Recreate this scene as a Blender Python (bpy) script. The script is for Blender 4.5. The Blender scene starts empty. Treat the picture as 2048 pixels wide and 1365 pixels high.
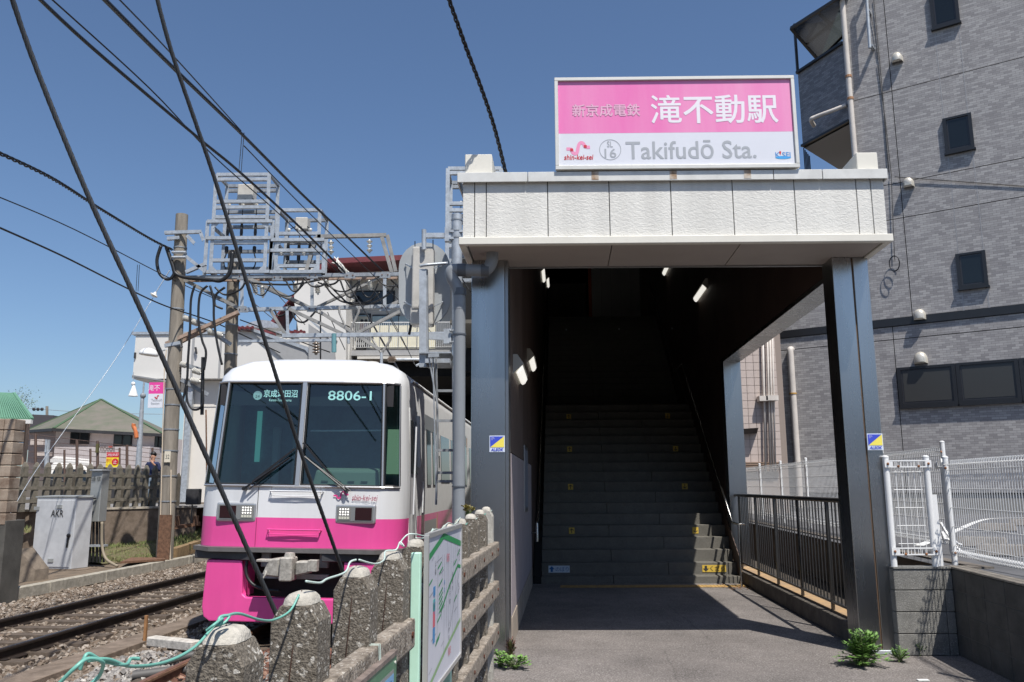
import bpy, bmesh, math, random
import numpy as np
from mathutils import Vector, Matrix, noise
R = math.radians
rnd = random.Random(7)
sc = bpy.context.scene
COL = sc.collection

# ------------------------------------------------------------------ camera
F_PX, PITCH, ROLL = 1640.0, R(10.03), R(-0.25)
EYE = Vector((0, 0, 1.6))
FW = Vector((0, math.cos(PITCH), math.sin(PITCH)))
U0 = Vector((0, -math.sin(PITCH), math.cos(PITCH)))
R0 = Vector((1, 0, 0))
RV = R0 * math.cos(ROLL) + U0 * math.sin(ROLL)
UV = U0 * math.cos(ROLL) - R0 * math.sin(ROLL)
cam_d = bpy.data.cameras.new('camera')
cam = bpy.data.objects.new('camera', cam_d)
COL.objects.link(cam)
cam_d.sensor_width = 36
cam_d.lens = 36 * F_PX / 2048
cam_d.clip_end = 2000
cam_d.clip_start = 0.05
cam.matrix_world = Matrix.Translation(EYE) @ Matrix((RV, UV, -FW)).transposed().to_4x4()
sc.camera = cam

# ------------------------------------------------------------------ light
SUN_L = Vector((-0.2545, 0.5026, -1.0)).normalized()      # travel direction of the sunlight
SUN_EL = math.asin(-SUN_L.z)
SUN_AZ = math.atan2(-SUN_L.x, -SUN_L.y)
world = bpy.data.worlds.new('World')
sc.world = world
world.use_nodes = True
nt = world.node_tree
nt.nodes.clear()
sky = nt.nodes.new('ShaderNodeTexSky')
sky.sky_type = 'NISHITA'
sky.sun_disc = False
sky.sun_elevation = SUN_EL
sky.sun_rotation = SUN_AZ
sky.altitude = 0
sky.air_density = 1.0
sky.dust_density = 1.0
sky.ozone_density = 6.0
bg = nt.nodes.new('ShaderNodeBackground')
bg.inputs['Strength'].default_value = 0.089
wo = nt.nodes.new('ShaderNodeOutputWorld')
nt.links.new(sky.outputs[0], bg.inputs[0])
nt.links.new(bg.outputs[0], wo.inputs[0])
sun_d = bpy.data.lights.new('sun', 'SUN')
sun_d.energy = 4.2
sun_d.angle = R(0.53)
sun_d.color = (1.0, 0.96, 0.90)
sun = bpy.data.objects.new('sun', sun_d)
sun.rotation_euler = SUN_L.to_track_quat('-Z', 'Y').to_euler()
COL.objects.link(sun)
sc.view_settings.view_transform = 'Standard'
sc.view_settings.look = 'None'
sc.view_settings.gamma = 1
sc.view_settings.use_curve_mapping = False
sc.view_settings.exposure = 0.45
sc.render.engine = 'CYCLES'
sc.cycles.max_bounces = 8
sc.cycles.diffuse_bounces = 2
sc.cycles.use_denoising = True

# ------------------------------------------------------------------ measuring helpers
def ray(px, py):
    return FW + RV * ((px - 1024) / F_PX) + UV * ((682.5 - py) / F_PX)
def P(px, py, Y):
    d = ray(px, py); return EYE + d * (Y / d.y)
def PZ(px, py, z):
    d = ray(px, py); return EYE + d * ((z - EYE.z) / d.z)
def hit(px, py, p0, n):
    d = ray(px, py); return EYE + d * ((p0 - EYE).dot(n) / d.dot(n))
def V(*a): return Vector(a)

# ------------------------------------------------------------------ materials
MATS = {}
def mat(name, col, rough=0.6, metal=0.0, var=0.0, vscale=6.0, col2=None, bump=0.0, bscale=40.0,
        emit=None, estr=0.0, spec=0.5, streak=False, coat=0.0, detail=6.0, speck=None, sscale=180.0, samt=0.5):
    if name in MATS: return MATS[name]
    m = bpy.data.materials.new(name)
    m.use_nodes = True
    t = m.node_tree; N = t.nodes; L = t.links
    b = N['Principled BSDF']
    c = (*col, 1.0)
    b.inputs['Base Color'].default_value = c
    b.inputs['Roughness'].default_value = rough
    b.inputs['Metallic'].default_value = metal
    b.inputs['Specular IOR Level'].default_value = spec
    b.inputs['Coat Weight'].default_value = coat
    tc = N.new('ShaderNodeTexCoord')
    src = tc.outputs['Object']
    if streak:
        mp = N.new('ShaderNodeMapping'); mp.inputs['Scale'].default_value = (1, 1, 0.12)
        L.new(src, mp.inputs['Vector']); src = mp.outputs[0]
    last = None
    if var > 0 or col2:
        n = N.new('ShaderNodeTexNoise'); n.inputs['Scale'].default_value = vscale; n.inputs['Detail'].default_value = detail
        n.inputs['Roughness'].default_value = 0.65
        L.new(src, n.inputs['Vector'])
        mx = N.new('ShaderNodeMix'); mx.data_type = 'RGBA'
        c2 = (*col2, 1) if col2 else tuple(max(0, x * (1 - var)) for x in col) + (1,)
        c1 = c if col2 else tuple(min(1, x * (1 + var * 0.6)) for x in col) + (1,)
        mr = N.new('ShaderNodeMapRange'); mr.inputs[1].default_value = 0.36; mr.inputs[2].default_value = 0.64
        L.new(n.outputs['Fac'], mr.inputs[0]); L.new(mr.outputs[0], mx.inputs[0])
        mx.inputs[6].default_value = c1; mx.inputs[7].default_value = c2
        last = mx.outputs[2]
        rr = N.new('ShaderNodeMapRange'); rr.inputs[3].default_value = max(0, rough - 0.08); rr.inputs[4].default_value = min(1, rough + 0.1)
        L.new(n.outputs['Fac'], rr.inputs[0]); L.new(rr.outputs[0], b.inputs['Roughness'])
    if speck:
        vo = N.new('ShaderNodeTexVoronoi'); vo.inputs['Scale'].default_value = sscale
        L.new(tc.outputs['Object'], vo.inputs['Vector'])
        rmp = N.new('ShaderNodeMix'); rmp.data_type = 'RGBA'
        sep = N.new('ShaderNodeSeparateColor'); L.new(vo.outputs['Color'], sep.inputs[0])
        mr2 = N.new('ShaderNodeMapRange'); mr2.inputs[1].default_value = 1 - samt; mr2.inputs[2].default_value = 1.0
        L.new(sep.outputs[0], mr2.inputs[0]); L.new(mr2.outputs[0], rmp.inputs[0])
        if last: L.new(last, rmp.inputs[6])
        else: rmp.inputs[6].default_value = c
        rmp.inputs[7].default_value = (*speck, 1)
        last = rmp.outputs[2]
    if last: L.new(last, b.inputs['Base Color'])
    if bump > 0:
        n2 = N.new('ShaderNodeTexNoise'); n2.inputs['Scale'].default_value = bscale; n2.inputs['Detail'].default_value = 5
        L.new(tc.outputs['Object'], n2.inputs['Vector'])
        bp = N.new('ShaderNodeBump'); bp.inputs['Strength'].default_value = min(1, bump); bp.inputs['Distance'].default_value = 0.01
        L.new(n2.outputs['Fac'], bp.inputs['Height']); L.new(bp.outputs[0], b.inputs['Normal'])
    if emit:
        b.inputs['Emission Color'].default_value = (*emit, 1); b.inputs['Emission Strength'].default_value = estr
    MATS[name] = m
    return m

def mat_brick(name, c1, c2, mortar, bw, bh, ms=0.004, bump=0.4, rough=0.7):
    m = bpy.data.materials.new(name); m.use_nodes = True
    t = m.node_tree; N = t.nodes; L = t.links; b = N['Principled BSDF']
    uv = N.new('ShaderNodeUVMap'); uv.uv_map = 'UVMap'
    br = N.new('ShaderNodeTexBrick')
    br.inputs['Scale'].default_value = 1.0
    br.inputs['Brick Width'].default_value = bw; br.inputs['Row Height'].default_value = bh
    br.inputs['Mortar Size'].default_value = ms; br.inputs['Mortar Smooth'].default_value = 0.2
    br.inputs['Bias'].default_value = 0.0
    br.inputs['Color1'].default_value = (*c1, 1); br.inputs['Color2'].default_value = (*c2, 1); br.inputs['Mortar'].default_value = (*mortar, 1)
    L.new(uv.outputs[0], br.inputs['Vector'])
    n = N.new('ShaderNodeTexNoise'); n.inputs['Scale'].default_value = 0.9; n.inputs['Detail'].default_value = 5
    L.new(uv.outputs[0], n.inputs['Vector'])
    mr = N.new('ShaderNodeMapRange'); mr.inputs[3].default_value = 0.95; mr.inputs[4].default_value = 1.05
    L.new(n.outputs['Fac'], mr.inputs[0])
    mx = N.new('ShaderNodeMix'); mx.data_type = 'RGBA'; mx.blend_type = 'MULTIPLY'; mx.inputs[0].default_value = 1
    L.new(br.outputs['Color'], mx.inputs[6]); L.new(mr.outputs[0], mx.inputs[7])
    L.new(mx.outputs[2], b.inputs['Base Color'])
    bp = N.new('ShaderNodeBump'); bp.inputs['Strength'].default_value = bump; bp.inputs['Distance'].default_value = 0.004; bp.invert = True
    L.new(br.outputs['Fac'], bp.inputs['Height']); L.new(bp.outputs[0], b.inputs['Normal'])
    b.inputs['Roughness'].default_value = rough
    MATS[name] = m
    return m

def mat_glass(name, tint, gl=0.35, rough=0.02):
    m = bpy.data.materials.new(name); m.use_nodes = True
    t = m.node_tree; N = t.nodes; L = t.links; N.clear()
    o = N.new('ShaderNodeOutputMaterial'); tr = N.new('ShaderNodeBsdfTransparent'); tr.inputs[0].default_value = (*tint, 1)
    g = N.new('ShaderNodeBsdfGlossy'); g.inputs['Roughness'].default_value = rough
    lw = N.new('ShaderNodeFresnel'); lw.inputs['IOR'].default_value = 1.5
    mr = N.new('ShaderNodeMapRange'); mr.inputs[3].default_value = 0.06; mr.inputs[4].default_value = gl + 0.6
    L.new(lw.outputs[0], mr.inputs[0])
    mx = N.new('ShaderNodeMixShader'); L.new(mr.outputs[0], mx.inputs[0]); L.new(tr.outputs[0], mx.inputs[1]); L.new(g.outputs[0], mx.inputs[2])
    L.new(mx.outputs[0], o.inputs[0])
    MATS[name] = m
    return m

# ------------------------------------------------------------------ mesh builder
WLOC = {}
class MB:
    def __init__(s, tf=None):
        s.v = []; s.f = []; s.tf = tf
    def pt(s, p):
        p = Vector(p)
        if s.tf: p = s.tf(p)
        s.v.append(p); return len(s.v) - 1
    def face(s, pts): s.f.append([s.pt(p) for p in pts]); return s
    def hexa(s, c):            # 8 corners: bottom 4 ccw, top 4 ccw
        i = [s.pt(p) for p in c]
        for a in ((3,2,1,0),(4,5,6,7),(0,1,5,4),(1,2,6,5),(2,3,7,6),(3,0,4,7)): s.f.append([i[k] for k in a])
        return s
    def box(s, a, b):
        x0,x1 = sorted((a[0],b[0])); y0,y1 = sorted((a[1],b[1])); z0,z1 = sorted((a[2],b[2]))
        return s.hexa([(x0,y0,z0),(x1,y0,z0),(x1,y1,z0),(x0,y1,z0),(x0,y0,z1),(x1,y0,z1),(x1,y1,z1),(x0,y1,z1)])
    def prism(s, poly, ext):
        ext = Vector(ext); n = len(poly)
        a = [s.pt(p) for p in poly]; b = [s.pt(Vector(p) + ext) for p in poly]
        s.f.append(a[::-1]); s.f.append(b)
        for k in range(n): s.f.append([a[k], a[(k+1)%n], b[(k+1)%n], b[k]])
        return s
    def bar(s, a, b, w, h=None, up=(0,0,1)):     # rectangular bar from a to b
        a = Vector(a); b = Vector(b); h = h or w
        d = (b - a).normalized(); up = Vector(up)
        x = d.cross(up)
        if x.length < 1e-4: x = d.cross(Vector((1,0,0)))
        x.normalize(); y = x.cross(d).normalized()
        q = [x*(-w/2)+y*(-h/2), x*(w/2)+y*(-h/2), x*(w/2)+y*(h/2), x*(-w/2)+y*(h/2)]
        return s.hexa([a+k for k in q] + [b+k for k in q])
    def angle(s, a, b, w, t=0.008, up=(0,0,1), flip=1):    # L-section steel
        a = Vector(a); b = Vector(b); d = (b-a).normalized(); up = Vector(up)
        x = d.cross(up)
        if x.length < 1e-4: x = d.cross(Vector((0,1,0)))
        x.normalize(); y = x.cross(d).normalized()
        s.bar(a + y*(-w/2), b + y*(-w/2), w, t, up)
        s.bar(a + x*(flip*w/2), b + x*(flip*w/2), t, w, up)
        return s
    def tube(s, pts, r, n=8, caps=True, r2=None):
        pts = [Vector(p) for p in pts]; m = len(pts); rings = []
        prev = None
        for i, p in enumerate(pts):
            d = (pts[min(i+1, m-1)] - pts[max(i-1, 0)]).normalized()
            if prev is None:
                x = d.orthogonal().normalized()
                if abs(d.z) < 0.999: x = d.cross(Vector((0,0,1))).normalized()
            else:
                x = (prev - d * prev.dot(d)).normalized()
            prev = x; y = d.cross(x)
            rr = r if r2 is None else r + (r2 - r) * i / max(1, m-1)
            if isinstance(r, (list, tuple)): rr = r[i]
            rings.append([s.pt(p + (x*math.cos(2*math.pi*k/n) + y*math.sin(2*math.pi*k/n))*rr) for k in range(n)])
        for i in range(m-1):
            for k in range(n):
                s.f.append([rings[i][k], rings[i][(k+1)%n], rings[i+1][(k+1)%n], rings[i+1][k]])
        if caps: s.f.append(rings[0][::-1]); s.f.append(rings[-1])
        return s
    def lathe(s, base, axis, prof, n=16):   # prof: (dist along axis, radius)
        base = Vector(base); axis = Vector(axis).normalized()
        return s.tube2([base + axis*h for h, r in prof], [r for h, r in prof], axis, n)
    def tube2(s, pts, rs, axis, n):
        x = axis.orthogonal().normalized(); y = axis.cross(x); rings = []
        for p, r in zip(pts, rs):
            rings.append([s.pt(p + (x*math.cos(2*math.pi*k/n) + y*math.sin(2*math.pi*k/n))*r) for k in range(n)])
        for i in range(len(pts)-1):
            for k in range(n): s.f.append([rings[i][k], rings[i][(k+1)%n], rings[i+1][(k+1)%n], rings[i+1][k]])
        s.f.append(rings[0][::-1]); s.f.append(rings[-1])
        return s
    def ball(s, c, r, n=10, sz=1.0):
        prof = [(-r*math.cos(math.pi*k/6)*sz, max(1e-4, r*math.sin(math.pi*k/6))) for k in range(7)]
        return s.lathe(c, (0,0,1), prof, n)
    def build(s, name, m, parent=None, smooth=False, origin=None, bevel=0.0, bseg=1, auto=None):
        me = bpy.data.meshes.new(name)
        if parent is not None: o0 = WLOC[parent.name]
        elif origin is not None: o0 = Vector(origin)
        else:
            xs = [p.x for p in s.v]; ys = [p.y for p in s.v]; zs = [p.z for p in s.v]
            o0 = Vector(((min(xs)+max(xs))/2, (min(ys)+max(ys))/2, min(zs)))
        base = o0
        me.from_pydata([tuple(p - base) for p in s.v], [], s.f)
        me.validate()
        bm = bmesh.new(); bm.from_mesh(me)
        bmesh.ops.recalc_face_normals(bm, faces=bm.faces)
        if bevel > 0:
            bmesh.ops.remove_doubles(bm, verts=bm.verts, dist=1e-5)
            es = [e for e in bm.edges if len(e.link_faces) == 2 and e.calc_face_angle(0) > 0.6]
            bmesh.ops.bevel(bm, geom=es, offset=bevel, segments=bseg, affect='EDGES', profile=0.6)
        uvl = bm.loops.layers.uv.new('UVMap')
        for f in bm.faces:
            nn = f.normal
            if abs(nn.z) > 0.8:
                for l in f.loops: q = l.vert.co + base; l[uvl].uv = (q.x, q.y)
            else:
                t = Vector((-nn.y, nn.x, 0)).normalized()
                for l in f.loops: q = l.vert.co + base; l[uvl].uv = (q.dot(t), q.z)
            f.smooth = bool(smooth)
        bm.to_mesh(me); bm.free()
        if smooth and auto is not None: me.set_sharp_from_angle(angle=R(auto))
        me.materials.append(m)
        ob = bpy.data.objects.new(name, me); COL.objects.link(ob)
        if parent is not None:
            ob.parent = parent; WLOC[ob.name] = base
        else:
            ob.location = base; WLOC[ob.name] = base
        return ob

def tag(o, label=None, cat=None, group=None, kind=None):
    if label: o['label'] = label
    if cat: o['category'] = cat
    if group: o['group'] = group
    if kind: o['kind'] = kind
    return o
def thing(name, loc, label, cat, group=None):
    o = bpy.data.objects.new(name, None); COL.objects.link(o)
    o.location = loc; o.empty_display_size = 0.2; WLOC[o.name] = Vector(loc)
    return tag(o, label, cat, group)
def struct(mb, name, m, **k): return tag(mb.build(name, m, **k), kind='structure')
def clone(o, loc=None, delta=None, label=None, group=None):
    c = o.copy(); COL.objects.link(c)
    w = WLOC[o.name].copy()
    if loc is not None: c.location = loc; w = Vector(loc)
    if delta is not None: c.location = o.location + Vector(delta); w = w + Vector(delta)
    WLOC[c.name] = w
    if label: c['label'] = label
    if group: c['group'] = group
    for ch in list(o.children):
        k = ch.copy(); COL.objects.link(k); k.parent = c
        WLOC[k.name] = w
        for g in list(ch.children):
            q = g.copy(); COL.objects.link(q); q.parent = k; WLOC[q.name] = w
    return c
def copy_part(o, delta):       # another instance of a part under the same thing, sharing mesh data
    c = o.copy(); COL.objects.link(c); c.location = o.location + Vector(delta); WLOC[c.name] = WLOC[o.parent.name]
    return c

def text(body, m, parent, name, c, right, up, w=None, h=None, depth=0.0, bold=0.0, slant=0.0, label=None):
    """lettering fitted into width w / height h, centred on c, as mesh"""
    cu = bpy.data.curves.new(name, 'FONT'); cu.body = body; cu.size = 1.0; cu.shear = slant
    cu.resolution_u = 3; cu.extrude = 0.0
    ob = bpy.data.objects.new('tmp', cu); COL.objects.link(ob)
    me0 = bpy.data.meshes.new_from_object(ob)
    bpy.data.objects.remove(ob)
    co = np.array([v.co[:] for v in me0.vertices])
    if len(co) == 0: return None
    fs = [tuple(p.vertices) for p in me0.polygons]; bpy.data.meshes.remove(me0)
    dirs = [(0,0)] if bold <= 0 else [(bold*math.cos(k*math.pi/3), bold*math.sin(k*math.pi/3)) for k in range(6)]
    nv = len(co); allv = []; allf = []
    for k, (dx_, dy_) in enumerate(dirs):
        c2 = co.copy(); c2[:,0] += dx_; c2[:,1] += dy_; c2[:,2] = k
        allv.append(c2); allf += [tuple(i + nv*k for i in f_) for f_ in fs]
    co = np.concatenate(allv)
    me = bpy.data.meshes.new(name); me.from_pydata(co.tolist(), [], allf)
    lo = co.min(0); hi = co.max(0); W = hi[0]-lo[0]; H = hi[1]-lo[1]
    sx = (w / W) if w else None; sy = (h / H) if h else None
    if sx is None: sx = sy
    if sy is None: sy = sx
    right = Vector(right).normalized(); up = Vector(up).normalized(); nrm = right.cross(up)
    base = WLOC[parent.name] if parent else Vector(c)
    for i, v in enumerate(me.vertices):
        a = (co[i][0] - (lo[0]+hi[0])/2) * sx; b = (co[i][1] - (lo[1]+hi[1])/2) * sy
        v.co = Vector(c) + right*a + up*b + nrm*(depth + .00012*co[i][2]) - base
    me.materials.clear(); me.materials.append(m)
    o = bpy.data.objects.new(name, me); COL.objects.link(o)
    if parent: o.parent = parent; WLOC[o.name] = base
    else: o.location = base; WLOC[o.name] = base
    if label: o['label'] = label
    return o

def catmull(pts, k=8):
    pts = [Vector(p) for p in pts]
    out = []
    for i in range(len(pts)-1):
        p0 = pts[max(i-1,0)]; p1 = pts[i]; p2 = pts[i+1]; p3 = pts[min(i+2, len(pts)-1)]
        for j in range(k):
            t = j / k
            out.append(0.5*((2*p1)+(p2-p0)*t+(2*p0-5*p1+4*p2-p3)*t*t+(3*p1-p0-3*p2+p3)*t**3))
    out.append(pts[-1]); return out

# shared materials
M_asphalt = mat('asphalt', (0.165,0.146,0.134), 0.9, var=0.22, vscale=2.2, bump=0.9, bscale=150, speck=(0.30,0.275,0.26), sscale=120, samt=0.4)
def asphalt_wear(m):
    N = m.node_tree.nodes; L = m.node_tree.links; b = N['Principled BSDF']; src = b.inputs['Base Color'].links[0].from_socket
    tc = N.new('ShaderNodeTexCoord')
    vo = N.new('ShaderNodeTexVoronoi'); vo.feature = 'DISTANCE_TO_EDGE'; vo.inputs['Scale'].default_value = .45; vo.inputs['Randomness'].default_value = 1
    n = N.new('ShaderNodeTexNoise'); n.inputs['Scale'].default_value = 3; n.inputs['Detail'].default_value = 6
    ad = N.new('ShaderNodeMix'); ad.data_type = 'RGBA'; ad.inputs[0].default_value = .12; L.new(tc.outputs['Object'], ad.inputs[6]); L.new(n.outputs['Color'], ad.inputs[7]); L.new(tc.outputs['Object'], n.inputs['Vector'])
    L.new(ad.outputs[2], vo.inputs['Vector'])
    cr = N.new('ShaderNodeMapRange'); cr.inputs[1].default_value = .001; cr.inputs[2].default_value = .005; cr.inputs[3].default_value = .78; cr.inputs[4].default_value = 1
    L.new(vo.outputs['Distance'], cr.inputs[0])
    n2 = N.new('ShaderNodeTexNoise'); n2.inputs['Scale'].default_value = .8; n2.inputs['Detail'].default_value = 8; L.new(tc.outputs['Object'], n2.inputs['Vector'])
    r2 = N.new('ShaderNodeMapRange'); r2.inputs[1].default_value = .3; r2.inputs[2].default_value = .7; r2.inputs[3].default_value = .80; r2.inputs[4].default_value = 1.15; L.new(n2.outputs['Fac'], r2.inputs[0])
    n3 = N.new('ShaderNodeTexNoise'); n3.inputs['Scale'].default_value = 60; n3.inputs['Detail'].default_value = 2; L.new(tc.outputs['Object'], n3.inputs['Vector'])
    r3 = N.new('ShaderNodeMapRange'); r3.inputs[1].default_value = .3; r3.inputs[2].default_value = .7; r3.inputs[3].default_value = .72; r3.inputs[4].default_value = 1.3; L.new(n3.outputs['Fac'], r3.inputs[0])
    m1 = N.new('ShaderNodeMath'); m1.operation = 'MULTIPLY'; L.new(cr.outputs[0], m1.inputs[0]); L.new(r2.outputs[0], m1.inputs[1])
    m3 = N.new('ShaderNodeMath'); m3.operation = 'MULTIPLY'; L.new(m1.outputs[0], m3.inputs[0]); L.new(r3.outputs[0], m3.inputs[1])
    mx = N.new('ShaderNodeMix'); mx.data_type = 'RGBA'; mx.blend_type = 'MULTIPLY'; mx.inputs[0].default_value = 1
    L.new(src, mx.inputs[6]); L.new(m3.outputs[0], mx.inputs[7]); L.new(mx.outputs[2], b.inputs['Base Color'])
asphalt_wear(M_asphalt)
M_asph2 = mat('parking_asphalt', (0.10,0.10,0.105), 0.9, var=0.25, vscale=1.6, bump=0.5, bscale=110)
M_white_paint = mat('white_paint', (0.80,0.80,0.78), 0.45, var=0.06, vscale=8)
M_cream = mat('cream_metal', (0.71,0.68,0.60), 0.45, var=0.05, vscale=3)
M_galv = mat('galvanised', (0.44,0.47,0.50), 0.45, metal=0.35, var=0.22, vscale=9, bump=0.05)
M_galv2 = mat('galvanised_dark', (0.30,0.32,0.34), 0.5, metal=0.35, var=0.25, vscale=9)
M_rust = mat('rusty_steel', (0.16,0.085,0.05), 0.85, var=0.4, vscale=14, bump=0.3, bscale=80)
M_black = mat('black_rubber', (0.012,0.012,0.013), 0.45)
M_blackpaint = mat('black_paint', (0.02,0.021,0.024), 0.35, var=0.1)
M_dark = mat('dark_void', (0.01,0.01,0.01), 0.9)
M_porc = mat('porcelain', (0.72,0.70,0.64), 0.25, var=0.1, vscale=30)
M_porcb = mat('porcelain_brown', (0.16,0.12,0.09), 0.3)
M_conc = mat('concrete_pole', (0.25,0.22,0.18), 0.85, var=0.3, vscale=7, bump=0.35, bscale=60, streak=True)
M_conc_old = mat('aggregate_concrete', (0.07,0.058,0.043), 0.95, col2=(0.23,0.20,0.16), vscale=95, detail=10, bump=.75, bscale=150, speck=(0.55,0.52,0.46), sscale=110, samt=0.12)
M_conc_cap = mat('mortar_cap', (0.46,0.43,0.37), 0.9, var=0.25, vscale=18, bump=0.6, bscale=90)
M_conc_rail = mat('weathered_concrete_rail', (0.13,0.105,0.08), 0.95, col2=(0.34,0.29,0.235), vscale=20, detail=9, bump=0.9, bscale=90, speck=(0.5,0.46,0.4), sscale=120, samt=0.12)
M_brownconc = mat('brown_stained_concrete', (0.12,0.09,0.065), 0.95, col2=(0.22,0.17,0.13), vscale=5, detail=8, bump=0.6, bscale=60)
M_mint = mat('mint_paint', (0.50,0.76,0.60), 0.5, var=0.08, vscale=6)
M_red = mat('red_paint', (0.55,0.02,0.03), 0.5)
M_yellow = mat('yellow_paint', (0.85,0.66,0.03), 0.5)
M_blue = mat('blue_paint', (0.03,0.06,0.45), 0.5)
M_greytext = mat('grey_lettering', (0.36,0.38,0.41), 0.5)
M_blacktext = mat('black_lettering', (0.03,0.03,0.03), 0.6)
# ================================================================== THE SETTING
def FR(ox, oy, ang_d, ang_f=0.0, oz=0.0):
    """local (u across, v away, z) -> world; ang_d turns the away axis, ang_f the across axis"""
    d = Vector((math.sin(ang_d), math.cos(ang_d), 0)); x = Vector((math.cos(ang_f), -math.sin(ang_f), 0))
    return lambda p: Vector((ox, oy, oz)) + x*p[0] + d*p[1] + Vector((0, 0, p[2]))

struct(MB().face([(-600,-200,-0.9),(600,-200,-0.9),(600,900,-0.9),(-600,900,-0.9)]), 'ground', mat('earth', (0.16,0.13,0.09), 0.95, var=0.4, vscale=0.6))
# street the picture was taken from
def pav(y): return -0.95 + 0.0875*y
pm = MB()
pm.face([(pav(-6)-.05,-6,0),(4.6,-6,0),(4.9,14.3,0),(pav(14.3)-.05,14.3,0)])
pm.face([(pav(-6)-.05,-6,0),(pav(14.3)-.05,14.3,0),(pav(14.3)-.05,14.3,-.9),(pav(-6)-.05,-6,-.9)])
struct(pm, 'pavement', M_asphalt)
struct(MB().face([(4.6,-6,0),(30,-6,0),(30,4.6,0),(4.7,4.6,0)]), 'side_pavement', M_asphalt)

# ballast
def track_x(y, c0=-2.87, y0=9.8): return c0 + (y-y0)*0.0645
def track2_x(y): return -6.55 + (y-16.0)*0.0645
bed = MB()
nx, ny = 60, 140
X0, X1, Y0, Y1 = -12.5, -0.6, -2.0, 60.0
idx = {}
bal_h = lambda x, y: -0.47 + 0.035*noise.noise(Vector((x*1.7, y*1.7, 0))) + 0.02*noise.noise(Vector((x*6, y*6, 3)))
for j in range(ny+1):
    y = Y0 + (Y1-Y0)*(j/ny)**1.6
    for i in range(nx+1):
        x = X0 + (X1-X0)*i/nx
        idx[i, j] = bed.pt((x, y, bal_h(x, y)))
for j in range(ny):
    for i in range(nx): bed.f.append([idx[i,j], idx[i+1,j], idx[i+1,j+1], idx[i,j+1]])
M_bal = mat('ballast_fines', (0.17,0.135,0.10), 0.95, col2=(0.075,0.055,0.04), vscale=3.0, bump=1, bscale=60)
struct(bed, 'ballast_bed', M_bal, smooth=True)

def stones(name, label, n, area, size, m, zf, seed, kind='stuff', keep=None):
    rg = np.random.RandomState(seed)
    # a crushed stone: jittered octahedron-ish hull of 8 corners (12 faces)
    base = np.array([(-1,-1,-1),(1,-1,-1),(1,1,-1),(-1,1,-1),(-.8,-.8,.8),(.8,-.7,.9),(.7,.8,.7),(-.8,.7,.9)], float)*0.6
    F = [(3,2,1,0),(4,5,6,7),(0,1,5,4),(1,2,6,5),(2,3,7,6),(3,0,4,7)]
    vs = []; fs = []; k = 0
    while k < n:
        x, y = area(rg)
        if keep and not keep(x, y): continue
        s = size*(0.55 + 0.9*rg.rand()**1.5)
        b = base*(1 + 0.45*(rg.rand(8,3)-.5)) * np.array([s*(.8+.6*rg.rand()), s*(.7+.5*rg.rand()), s*(.5+.4*rg.rand())])
        q = Matrix.Rotation(rg.rand()*6.28,3,'Z') @ Matrix.Rotation((rg.rand()-.5)*1.6,3,'X') @ Matrix.Rotation((rg.rand()-.5)*1.6,3,'Y')
        b = b @ np.array(q).T
        b += np.array([x, y, zf(x, y) + s*0.25])
        o = len(vs)*8; vs.append(b); k += 1
    V_ = np.concatenate(vs); nF = len(vs)
    Fi = (np.array(F)[None] + (np.arange(nF)*8)[:,None,None]).reshape(-1, 4)
    me = bpy.data.meshes.new(name); me.from_pydata(V_.tolist(), [], Fi.tolist()); me.materials.append(m)
    at = me.attributes.new('stone_tone', 'FLOAT', 'FACE')
    at.data.foreach_set('value', np.repeat(rg.rand(nF), 6).astype(np.float32))
    ob = bpy.data.objects.new(name, me); COL.objects.link(ob); WLOC[name] = V(0,0,0)
    ob['label'] = label; ob['kind'] = kind; ob['category'] = 'gravel'
    return ob
def mat_stone(name, ramp):
    m = bpy.data.materials.new(name); m.use_nodes = True
    N = m.node_tree.nodes; L = m.node_tree.links; b = N['Principled BSDF']
    a = N.new('ShaderNodeAttribute'); a.attribute_name = 'stone_tone'
    cr = N.new('ShaderNodeValToRGB'); cr.color_ramp.interpolation = 'LINEAR'
    e = cr.color_ramp.elements
    for i, (p, c) in enumerate(ramp):
        el = e[i] if i < 2 else e.new(p)
        el.position = p; el.color = (*c, 1)
    L.new(a.outputs['Fac'], cr.inputs[0])
    tc = N.new('ShaderNodeTexCoord'); n = N.new('ShaderNodeTexNoise'); n.inputs['Scale'].default_value = 45
    L.new(tc.outputs['Object'], n.inputs['Vector'])
    mr = N.new('ShaderNodeMapRange'); mr.inputs[3].default_value = .6; mr.inputs[4].default_value = 1.35; L.new(n.outputs['Fac'], mr.inputs[0])
    mx = N.new('ShaderNodeMix'); mx.data_type='RGBA'; mx.blend_type='MULTIPLY'; mx.inputs[0].default_value=1
    L.new(cr.outputs[0], mx.inputs[6]); L.new(mr.outputs[0], mx.inputs[7]); L.new(mx.outputs[2], b.inputs['Base Color'])
    b.inputs['Roughness'].default_value = .9
    return m
M_st1 = mat_stone('ballast_stone_brown', [(0,(0.09,0.065,0.045)),(1,(0.36,0.31,0.26)),(.35,(0.17,0.125,0.09)),(.7,(0.23,0.19,0.15))])
M_st2 = mat_stone('ballast_stone_grey', [(0,(0.15,0.14,0.13)),(1,(0.50,0.47,0.43)),(.4,(0.27,0.25,0.23)),(.75,(0.33,0.31,0.28))])
def ar(x0, x1, y0, y1):
    return lambda rg: (x0 + (x1-x0)*rg.rand(), y0 + (y1-y0)*rg.rand()**1.25)
def kerbx(y): return -9.25 + (y-18.3)*0.0735
stones('ballast', 'brown and grey crushed stone ballast between and beside the two tracks', 21000, ar(-9.9,-3.9,8.6,24), 0.036, M_st1, bal_h, 3, keep=lambda x, y: x > kerbx(y)+.15)
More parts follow.
